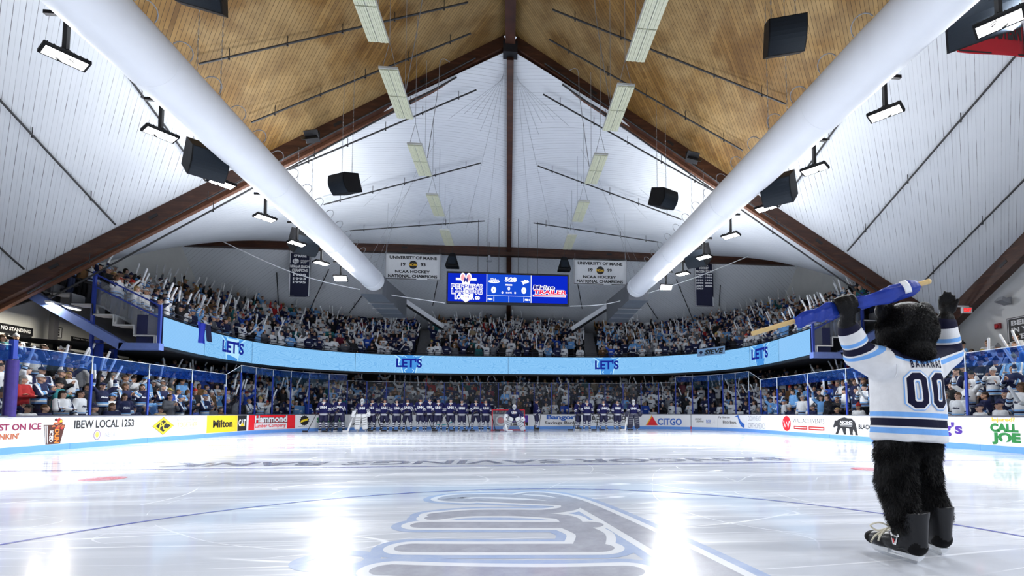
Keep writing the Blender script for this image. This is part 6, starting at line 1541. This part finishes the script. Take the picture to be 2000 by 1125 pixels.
# rolled flag on a wooden pole -----------------------------------------------------------------------
rf = thing('rolled_flag', 'royal blue flag rolled on a pale wooden pole in a furry paw', 'flag', PA + MO)
WOODP = mat('pale_wood_pole', (0.62, 0.44, 0.19), 0.5, var=0.15); FLB = mat('royal_flag_cloth', (0.003, 0.03, 0.30), 0.5, var=0.35, scale=9, bump=0.3)
pl = PB - PA; mb = MB(); mb.tube([Vector((0, 0, 0)), pl * .5, pl], .018, 12); mb.build('pole', WOODP, rf)
MB().ell(pl * 1.0, (.02, .02, .02), 12, 8).build('finial', WOODP, rf)
mb = MB(); n = 18; rings = []; r = np.random.default_rng(8)
gl_ = (gp - PA).dot(pd) / pl.length
for i in range(49):
    t = .235 + (.945 - .235) * i / 48; c = pl * t
    rad = .047 + .007 * math.sin(17 * t) + .004 * math.sin(41 * t + 1)
    rad *= min(1, .35 + (t - .235) * 7) * min(1, .7 + (.945 - t) * 6); rad = rad * (1 - .45 * math.exp(-((t - gl_) / .065) ** 4))
    sag = -.008 * (1 - math.exp(-((t - gl_) / .08) ** 2)) * min(1, (t - .235) * 8) 
    ring = []
    for j in range(n):
        a = 2 * PI * j / n; q = rad * (1 + .20 * math.sin(3 * a + 9 * t) + .10 * math.sin(5 * a - 23 * t) + .05 * math.sin(9 * a + 60 * t))
        ring.append(c + up_ * (q * 1.05 * math.sin(a) + sag) + bk * q * .8 * math.cos(a))
    rings.append(ring)
mb.loft(rings); mb.build('cloth', FLB, rf)
mb = MB(); edge = []
for i in range(25):
    t = .25 + (gl_ - .07 - .25) * i / 24; edge.append((t, -.05 - .02 * math.sin(9 * i / 24 * PI) - .012))
mb.grid(lambda u, v: pl * (.25 + (gl_ - .08 - .25) * u) + up_ * (.02 - (.075 + .012 * math.sin(12 * u)) * v) + bk * (.045 + .006 * math.sin(20 * u + 3 * v)), 26, 4); o = mb.build('loose_edge', FLB, rf)
so = o.modifiers.new('thickness', 'SOLIDIFY'); so.thickness = .003
mb = MB(); mb.grid(lambda u, v: pl * (.845 + .035 * u + .012 * v) + up_ * (.05 - .09 * v) + bk * (.036 + .022 * math.sin(PI * v)), 4, 6); o = mb.build('white_stripe', WHITE, rf)
so = o.modifiers.new('thickness', 'SOLIDIFY'); so.thickness = .004
# ================================================================ hockey players lined up at the far end
UJ = mat('navy_player_jersey', (0.007, 0.008, 0.075), 0.75, var=0.12); UP_ = mat('navy_player_pants', (0.008, 0.009, 0.05), 0.7); HELM = mat('navy_helmet', (0.008, 0.009, 0.04), 0.3); GLV = mat('dark_glove', (0.012, 0.013, 0.03), 0.6)
SOCKW = ST_WHITE; PADW = mat('white_goalie_pad', (0.72, 0.73, 0.74), 0.45); PADN = mat('navy_goalie_pad', (0.02, 0.022, 0.055), 0.5); SKB = mat('black_skate', (0.01, 0.01, 0.012), 0.4); STKB = mat('dark_stick', (0.012, 0.012, 0.014), 0.4)
SD = .075
def pl_parts(po, crouch=False):
    """meshes of one stance: body, jersey, pants, socks, gloves, helmet; skates under the feet"""
    out = {}
    R_ = headrot(po['yaw'], po['pitch']); lean = po.get('lean', 0)
    if crouch:
        hips = [(.13, .05, .66), (-.13, .05, .66)]; kn = [(.27, -.20, .42), (-.27, -.20, .42)]; an = [(.50, -.02, .10), (-.50, -.02, .10)]
        chest, neck, hc = Vector((0, -.20, 1.02)), Vector((0, -.26, 1.16)), Vector((0, -.34, 1.30)); pel = Vector((0, .05, .70))
        sh = [(.2, -.22, 1.10), (-.2, -.22, 1.10)]
    else:
        w_ = po.get('wide', 1.3)
        hips = [(.10, 0, .95), (-.10, 0, .95)]; kn = [(.10 * w_, -.05, .52), (-.10 * w_, -.05, .52)]; an = [(.12 * w_, .02, .10), (-.12 * w_, .02, .10)]
        chest, neck, hc = Vector((0, 0, 1.34)), Vector((0, 0, 1.48)), HEADC.copy(); pel = Vector((0, 0, .95)); sh = [(.2, 0, 1.42), (-.2, 0, 1.42)]
    arms = [(sh[0], po['el'], po['wl'], po['dl'], 1), (sh[1], po['er'], po['wr'], po['dr'], -1)]
    f = dict(arms=arms, D=Vector((0, 0, 0)), hc=hc, R=R_)
    mb = MB(); mb.capsule(pel, chest, .13, .16, 14); mb.capsule(chest, neck, .12, .065, 12); mb.capsule(neck, hc, .06, .055, 12); head(mb, hc, R_)
    for s_, e, w_, d, sd in arms:
        mb.capsule(s_, e, .05, .042, 10); mb.capsule(e, w_, .04, .03, 10); hand(mb, w_, d, (-sd, -.3, 0), sd, 1.0, .9)
    for h_, k_, a_ in zip(hips, kn, an): mb.capsule(h_, k_, .09, .06, 10); mb.capsule(k_, a_, .055, .04, 10)
    out['body'] = fuse(mb, .013, .2, 'body', 1); paint_face(out['body'], hc, R_)
    mb = MB()
    if crouch:
        ax = (neck - pel).normalized(); tl = Vector((0, 0, 1)).rotation_difference(ax).to_matrix()
        mb.loft([ering(pel.lerp(neck, t), rx, ry, 20, tl) for t, rx, ry in ((0.02, .27, .2), (.3, .28, .2), (.6, .29, .19), (.82, .27, .16), (.95, .16, .12), (1.04, .09, .09))])
    else: mb.loft([ering(c, rx, ry, 20) for c, rx, ry in (((0, 0, .78), .25, .18), ((0, 0, .80), .255, .185), ((0, 0, 1.0), .245, .175), ((0, 0, 1.2), .255, .175), ((0, 0, 1.37), .265, .155), ((0, .01, 1.46), .19, .12), ((0, 0, 1.51), .095, .09))])
    for s_, e, w_, d, sd in arms:
        s_, e, w_ = Vector(s_), Vector(e), Vector(w_); mb.capsule(s_, e, .115, .1, 12); mb.capsule(e, e.lerp(w_, .85), .098, .08, 12)
    out['jersey'] = fuse(mb, .018, .3, 'jersey', 3); paint_top(out['jersey'], f, 'player', UJ) if not crouch else out['jersey'].materials.append(UJ)
    mb = MB(); mb.ell(pel + Vector((0, .0, -.03)), (.21, .16, .14), 14, 9)
    for h_, k_, a_ in zip(hips, kn, an): mb.capsule(h_, Vector(h_).lerp(Vector(k_), .95), .15, .125, 12)
    out['pants'] = fuse(mb, .02, .3, 'pants', 3); out['pants'].materials.append(UP_)
    out['sock'] = []
    for k_, a_ in zip(kn, an):
        mb = MB(); k_, a_ = Vector(k_), Vector(a_); mb.capsule(k_ + Vector((0, 0, .06)), k_.lerp(a_, .55), .088, .082, 12); mb.capsule(k_.lerp(a_, .5), a_ + Vector((0, 0, .04)), .082, .062, 12)
        me = fuse(mb, .016, .35, 'sock', 1)
        for m in (SOCKW, UJ): me.materials.append(m)
        z = centers(me)[:, 2]; me.polygons.foreach_set('material_index', (((z > .40) & (z < .46)) | ((z > .28) & (z < .34)) | (z < .22) & (z > .15) | (z > .52)).astype(np.int32)); out['sock'].append(me)
    out['glove'] = []
    for s_, e, w_, d, sd in arms:
        mb = MB(); w_, d = Vector(w_), Vector(d).normalized(); mb.capsule(w_ - d * .08, w_ + d * .02, .07, .062, 10)
        for k in range(4):
            sdv = d.cross(Vector((-sd, -.3, 0))).normalized() * (-.036 + .024 * k); b = w_ + d * .05 + sdv; mb.capsule(b, b + d * .075 + Vector((-sd * .02, -.01, 0)), .019, .016, 7, None, 2)
        mb.ell(w_ + d * .05, (.05, .045, .05), 10, 7); mb.capsule(w_ + d * .02 + Vector((-sd * .04, -.03, 0)), w_ + d * .08 + Vector((-sd * .05, -.05, 0)), .02, .017, 7, None, 2)
        me = fuse(mb, .014, .35, 'glove', 1); me.materials.append(GLV); out['glove'].append(me)
    mb = MB(); n = 18
    mb.loft([[hc + R_ @ Vector((rx * math.cos(2 * PI * j / n), .012 + ry * math.sin(2 * PI * j / n), z)) for j in range(n)] for z, rx, ry in ((-.02 if False else .03, .098, .122), (.06, .104, .128), (.10, .098, .12), (.14, .07, .09), (.158, .03, .04))])
    for e in (-1, 1): mb.ell(hc + R_ @ Vector((e * .088, .02, 0)), (.02, .04, .05), 8, 6)
    out['helmet'] = mb.mesh('helmet'); out['helmet'].materials.append(HELM)
    mb = MB(); mb.loft([[hc + R_ @ Vector((.1 * math.cos(a), -.012 + .118 * math.sin(a), z)) for a in [PI + PI * .12 + PI * .76 * j / 8 for j in range(9)]] + [hc + R_ @ Vector((.096 * math.cos(a), -.012 + .113 * math.sin(a), z)) for a in [PI + PI * .12 + PI * .76 * j / 8 for j in range(8, -1, -1)]] for z in (.0, .055)])
    out['visor'] = mb.mesh('visor'); out['visor'].materials.append(glass_material('visor_plastic', (.8, .85, .9), 1.0) if 'visor_plastic' not in bpy.data.materials else bpy.data.materials['visor_plastic'])
    out['skate'], out['blade'] = [], []
    for a_ in an:
        a_ = Vector(a_); sx = 1 if a_.x > 0 else -1; fw = Vector((sx * .18, -1, 0)).normalized(); mb = MB()
        mb.capsule(a_ + Vector((0, .05, -.04)), a_ + fw * .17 + Vector((0, 0, -.06)), .052, .042, 10); mb.capsule(a_ + Vector((0, .02, -.03)), a_ + Vector((0, .03, .10)), .055, .06, 10)
        me = fuse(mb, .014, .4, 'skate', 2); me.materials.append(SKB); out['skate'].append(me)
        mb = MB(); p0, p1 = a_ - fw * .09, a_ + fw * .19
        mb.beam((p0.x, p0.y, -.075 + .012), (p1.x, p1.y, -.075 + .012), .006, .024); mb.beam((p0.x, p0.y, -.025), (p1.x, p1.y, -.03), .035, .06)
        me = mb.mesh('blade'); me.materials.append(HOLD); out['blade'].append(me)
    out['f'] = f; return out
ST1 = P_((.30, .02, 1.15), (.33, -.12, .93), (.05, -.35, -1), (-.30, .02, 1.15), (-.32, -.14, .95), (-.05, -.4, -1), .15, -.18)
ST2 = P_((.31, -.02, 1.16), (.22, -.24, 1.0), (-.3, -.6, -.7), (-.31, .02, 1.15), (-.33, -.10, .92), (0, -.3, -1), -.2, -.22)
ST3 = P_((.30, -.08, 1.16), (.08, -.27, 1.04), (-.7, -.5, -.4), (-.30, -.08, 1.16), (-.12, -.26, .98), (.5, -.6, -.5), .05, -.1)
GST = P_((.32, .0, 1.14), (.38, -.16, .95), (0, -.5, -1), (-.32, .0, 1.14), (-.38, -.16, .95), (0, -.5, -1), 0, -.1)
GCR = P_((.42, -.24, .90), (.48, -.42, .66), (.1, -.6, -.6), (-.42, -.22, .90), (-.44, -.45, .74), (-.1, -.8, -.3), 0, .1)
ST3['wide'] = 1.7; ST2['wide'] = 1.5; GST['wide'] = 1.6
PS = [pl_parts(ST1), pl_parts(ST2), pl_parts(ST3)]
UNH = chest_text('UNH', .34, .15, 1.235, .178, .26, ST_WHITE, .05, 0.0)
def assemble(root, q, scale=1.0, helmet=True, skin=(.6, .37, .27)):
    for nm in ('body', 'jersey', 'pants', 'sock', 'glove', 'helmet', 'visor'):
        if nm in ('helmet', 'visor') and not helmet: continue
        for me in (q[nm] if isinstance(q[nm], list) else [q[nm]]):
            o = bpy.data.objects.new(nm, me); COL.objects.link(o); o.parent = root; o.location = (0, 0, SD)
            if nm == 'body': o.color = skin + (1,)
    for s_, b_ in zip(q['skate'], q['blade']):
        o = bpy.data.objects.new('skate', s_); COL.objects.link(o); o.parent = root; o.location = (0, 0, SD)
        o2 = bpy.data.objects.new('blade', b_); COL.objects.link(o2); o2.parent = o
STICKH = None
def hockey_stick(hand_w, tip, label, goalie=False):
    """shaft from above the hand to the heel of the blade on the ice"""
    hw, tp = Vector(hand_w), Vector(tip); d = (tp - hw).normalized()
    t = thing('hockey_stick', label, 'hockey stick', (tp.x, tp.y, 0), 0, 'hockey sticks held by the players')
    O = Vector((tp.x, tp.y, 0))
    MB().beam(hw - d * (.28 if not goalie else .1) - O, tp - O, .032, .024).build('shaft', STKB if not goalie else PADW, t)
    side = Vector((1, -.25, 0)).normalized() * (1 if tp.x > hw.x else -1)
    mb = MB(); mb.beam(tp - O - side * .02 + Vector((0, 0, .012)), tp - O + side * .29 + Vector((0, -.02, .012)), .014, .075); mb.build('blade', STKB if not goalie else PADW, t)
    if goalie: MB().beam(hw.lerp(tp, .45) - O, tp - O, .03, .09, up=(1, 0, 0)).build('paddle', PADW, t)
    return t
LINE = [(-10.25, 29.7, 0, 0, 1), (-10.0, 30.6, 0, 1, 0), (-9.45, 29.9, 2, 0, 1), (-7.75, 30.2, 0, 2, 0), (-7.04, 30.15, 1, 0, 1), (-6.37, 30.1, 0, 1, 0), (-5.74, 30.05, 2, 0, 1), (-5.02, 30.1, 0, 0, 0), (-4.53, 30.15, 1, 1, 1), (-4.02, 30.1, 0, 0, 0), (-3.30, 30.05, 1, 0, 1), (-2.66, 30.0, 0, 0, 0), (-1.86, 30.05, 2, 0, 1), (-1.31, 30.05, 0, 1, 0),
        (1.68, 30.4, 2, 9, 1), (4.20, 30.5, 1, 8, 1), (4.72, 30.2, 0, 0, 0), (5.73, 30.2, 1, 0, 1), (6.58, 30.2, 0, 0, 0)]
NL = ['first of the row, out at the corner boards', 'half hidden behind two others', 'second visible from the corner, legs apart', 'just past the white-padded goalie', 'second past the white-padded goalie', 'third past the white-padded goalie', 'fourth past the white-padded goalie', 'sixth from the goal, in front of a ring logo', 'fifth from the pair at the net, tallest gap', 'at the middle of the row', 'fourth from the goal', 'third from the goal', 'second from the goal on the row side', 'next to the red goal post',
      'seen side-on just past the net', 'turned side-on at the Bangor board', 'beside the side-on player at the Bangor board', 'in front of the BOUCHARD lettering', 'beside the navy-padded goalie']
NL[7:10] = ['seventh from the goal', 'sixth from the goal', 'fifth from the goal']
for i, (x, y, st, tw, hand_) in enumerate(LINE):
    q = PS[st]; rz = {0: random.uniform(-.12, .12), 1: .35, 2: -.3, 8: 1.0, 9: 1.45}[tw]
    r = thing('person', 'hockey player in navy jersey, %s' % NL[i], 'person', (x, y, 0), rz, 'visiting hockey players lined up at the far end')
    r.scale = (random.uniform(.985, 1.05),) * 3
    assemble(r, q, skin=random.choice(SKINS[:4]))
    o = bpy.data.objects.new('lettering', UNH); COL.objects.link(o); o.parent = r; o.location = (0, 0, SD)
    if i in (1, 8): continue
    f = q['f']; s_, e, w_, d, sd = f['arms'][1 if hand_ else 0]
    M = Matrix.Translation((x, y, SD)) @ Matrix.Rotation(rz, 4, 'Z') @ Matrix.Scale(r.scale[0], 4)
    hw = M @ (Vector(w_) + Vector(d).normalized() * .05); tp = Vector((hw.x + sd * random.uniform(.15, .42), hw.y - random.uniform(.12, .4), .03))
    hockey_stick(hw, tp, 'dark hockey stick of the player %s' % NL[i])
# goalies --------------------------------------------------------------------------------------------
def goalie(label, x, y, rz, po, padm, crouch, mask):
    q = pl_parts(po, crouch); r = thing('person', label, 'person', (x, y, 0), rz, 'goaltenders')
    assemble(r, q, helmet=False); f = q['f']; hc, R_ = f['hc'], f['R']
    mb = MB(); mb.ell(hc + R_ @ Vector((0, 0, .015)), (.112, .135, .15), 18, 12, None, R_); mb.ell(hc + R_ @ Vector((0, -.07, -.09)), (.07, .075, .07), 14, 8, None, R_); mk = fuse(mb, .012, .5, 'mask', 2); mk.materials.append(mask); o = bpy.data.objects.new('mask', mk); COL.objects.link(o); o.parent = r; o.location = (0, 0, SD)
    mb = MB()
    for k in range(-2, 3): mb.tube([hc + R_ @ Vector((.03 * k, -.128 + .01 * abs(k), .06)), hc + R_ @ Vector((.03 * k, -.145 + .01 * abs(k), .0)), hc + R_ @ Vector((.024 * k, -.135 + .01 * abs(k), -.07))], .004, 5)
    for k in range(3): mb.tube([hc + R_ @ Vector((-.07, -.115, .045 - .045 * k)), hc + R_ @ Vector((0, -.15, .045 - .045 * k)), hc + R_ @ Vector((.07, -.115, .045 - .045 * k))], .004, 5)
    cg = mb.build('cage', BLACK, o)
    legs = [((.30, -.24, .50), (.52, -.10, .08)), ((-.30, -.24, .50), (-.52, -.10, .08))] if crouch else [((.17, -.12, .66), (.22, -.12, .10)), ((-.17, -.12, .66), (-.22, -.12, .10))]
    for k_, a_ in legs:
        k_, a_ = Vector(k_), Vector(a_); u = (k_ - a_).normalized(); fw = Vector((0, -1, 0)); fw = (fw - u * fw.dot(u)).normalized(); sdv = u.cross(fw)
        top = k_ + u * (.30 if not crouch else .34); rings = []
        for t, wd, th in ((0, .12, .06), (.08, .15, .07), (.4, .15, .07), (.52, .155, .085), (.62, .15, .07), (.95, .145, .06), (1, .13, .045)):
            c = a_.lerp(top, t) + fw * .07 - (u * .0); rings.append([c + sdv * (wd * cx) + fw * (th * cy) for cx, cy in ((-1, -.8), (-1, .5), (-.8, 1), (.8, 1), (1, .5), (1, -.8), (.8, -1), (-.8, -1))])
        mb = MB(); mb.loft(rings); pd_ = mb.build('leg_pad', padm, r, (0, 0, SD - .06), .01)
        mb = MB()
        for t in (.3, .45, .6, .75): mb.beam(a_.lerp(top, t) + fw * .146 - sdv * .12, a_.lerp(top, t + .03) + fw * .146 + sdv * .12, .02, .012, up=fw)
        mb.build('pad_stripe', BLACK if padm is PADW else GREY, pd_)
    s_, e, w_, d, sd = f['arms'][1]; w_, d = Vector(w_), Vector(d).normalized()
    mb = MB(); mb.box(w_ + d * .04 + Vector((-.03, -.05, 0)), (.2, .05, .36), None, Matrix.Rotation(.15, 3, 'Y')); mb.build('blocker', padm, r, (0, 0, SD), .02)
    s_, e, w_, d, sd = f['arms'][0]; w_, d = Vector(w_), Vector(d).normalized()
    mb = MB(); mb.ell(w_ + d * .08, (.13, .06, .14), 14, 9); mb.box(w_ - d * .06, (.16, .1, .14)); mb.build('catching_glove', padm, r, (0, 0, SD))
    if not crouch:
        o = bpy.data.objects.new('lettering', UNH); COL.objects.link(o); o.parent = r; o.location = (0, 0, SD)
    else:
        mb = MB(); put_text(mb, 'UNH', lambda u, v, d: (u, -.36 - v * .25, .985 + SD + v), -.15, .15, -.07, .07, ST_WHITE, .05); mb.build('lettering', None, r)
    s_, e, w_, d, sd = f['arms'][1]
    return Matrix.Translation((x, y, SD)) @ Matrix.Rotation(rz, 4, 'Z') @ (Vector(w_) + Vector(d).normalized() * .05)
h = goalie('goaltender with bright white leg pads and mask standing in the row', -8.25, 29.95, .1, GST, PADW, False, PADW); hockey_stick(h, (h.x - .25, h.y - .3, .03), 'white goalie stick beside the standing white-padded goaltender', True)
h = goalie('goaltender in white pads crouching in front of the net', .36, 29.3, .0, GCR, PADW, True, PADW)
t = hockey_stick(Vector((-.22, 28.85, .66)), Vector((-.02, 28.7, .04)), 'white goalie stick of the crouching goaltender, tilted up beside the net', True); 
h = goalie('goaltender with dark navy leg pads at the end of the row by the CITGO board', 7.58, 30.2, -.2, GST, PADN, False, PADW); hockey_stick(h, (h.x - .2, h.y - .3, .03), 'goalie stick beside the navy-padded goaltender', True)
# goal -----------------------------------------------------------------------------------------------
gt = thing('hockey_goal', 'red hockey goal with white net at the far end', 'goal', (.03, 29.75, 0))
GR = mat('goal_red', (0.6, 0.012, 0.03), 0.35); NETM = mat('white_net_cord', (0.7, 0.7, 0.72), 0.8)
for e in (-1, 1): MB().tube([(e * .93, 0, 0), (e * .93, 0, 1.22)], .03, 12).build('post', GR, gt)
MB().tube([(-.93, 0, 1.22), (.93, 0, 1.22)], .03, 12).build('crossbar', GR, gt)
mb = MB(); mb.tube(catmull([(-.93, 0, .03), (-1.0, .5, .03), (-.7, 1.0, .03), (0, 1.1, .03), (.7, 1.0, .03), (1.0, .5, .03), (.93, 0, .03)], 6), .028, 8); mb.build('base_frame', GR, gt)
mb = MB(); mb.tube(catmull([(-.93, 0, 1.22), (-.85, .35, 1.2), (0, .55, 1.2), (.85, .35, 1.2), (.93, 0, 1.22)], 6), .02, 8); mb.build('top_frame', GR, gt)
mb = MB(); BK = catmull([(-.93, 0, 0), (-1.0, .5, 0), (-.7, 1.0, 0), (0, 1.1, 0), (.7, 1.0, 0), (1.0, .5, 0), (.93, 0, 0)], 8); TK = catmull([(-.93, 0, 1.22), (-.9, .2, 1.21), (-.6, .47, 1.2), (0, .55, 1.2), (.6, .47, 1.2), (.9, .2, 1.21), (.93, 0, 1.22)], 8)
for a, b in zip(BK, TK): mb.tube([a + Vector((0, 0, .03)), b], .0035, 3, caps=False)
for k in range(1, 20): mb.tube([a.lerp(b, k / 20) for a, b in zip(BK, TK)], .0035, 3, caps=False)
mb.build('net', NETM, gt)
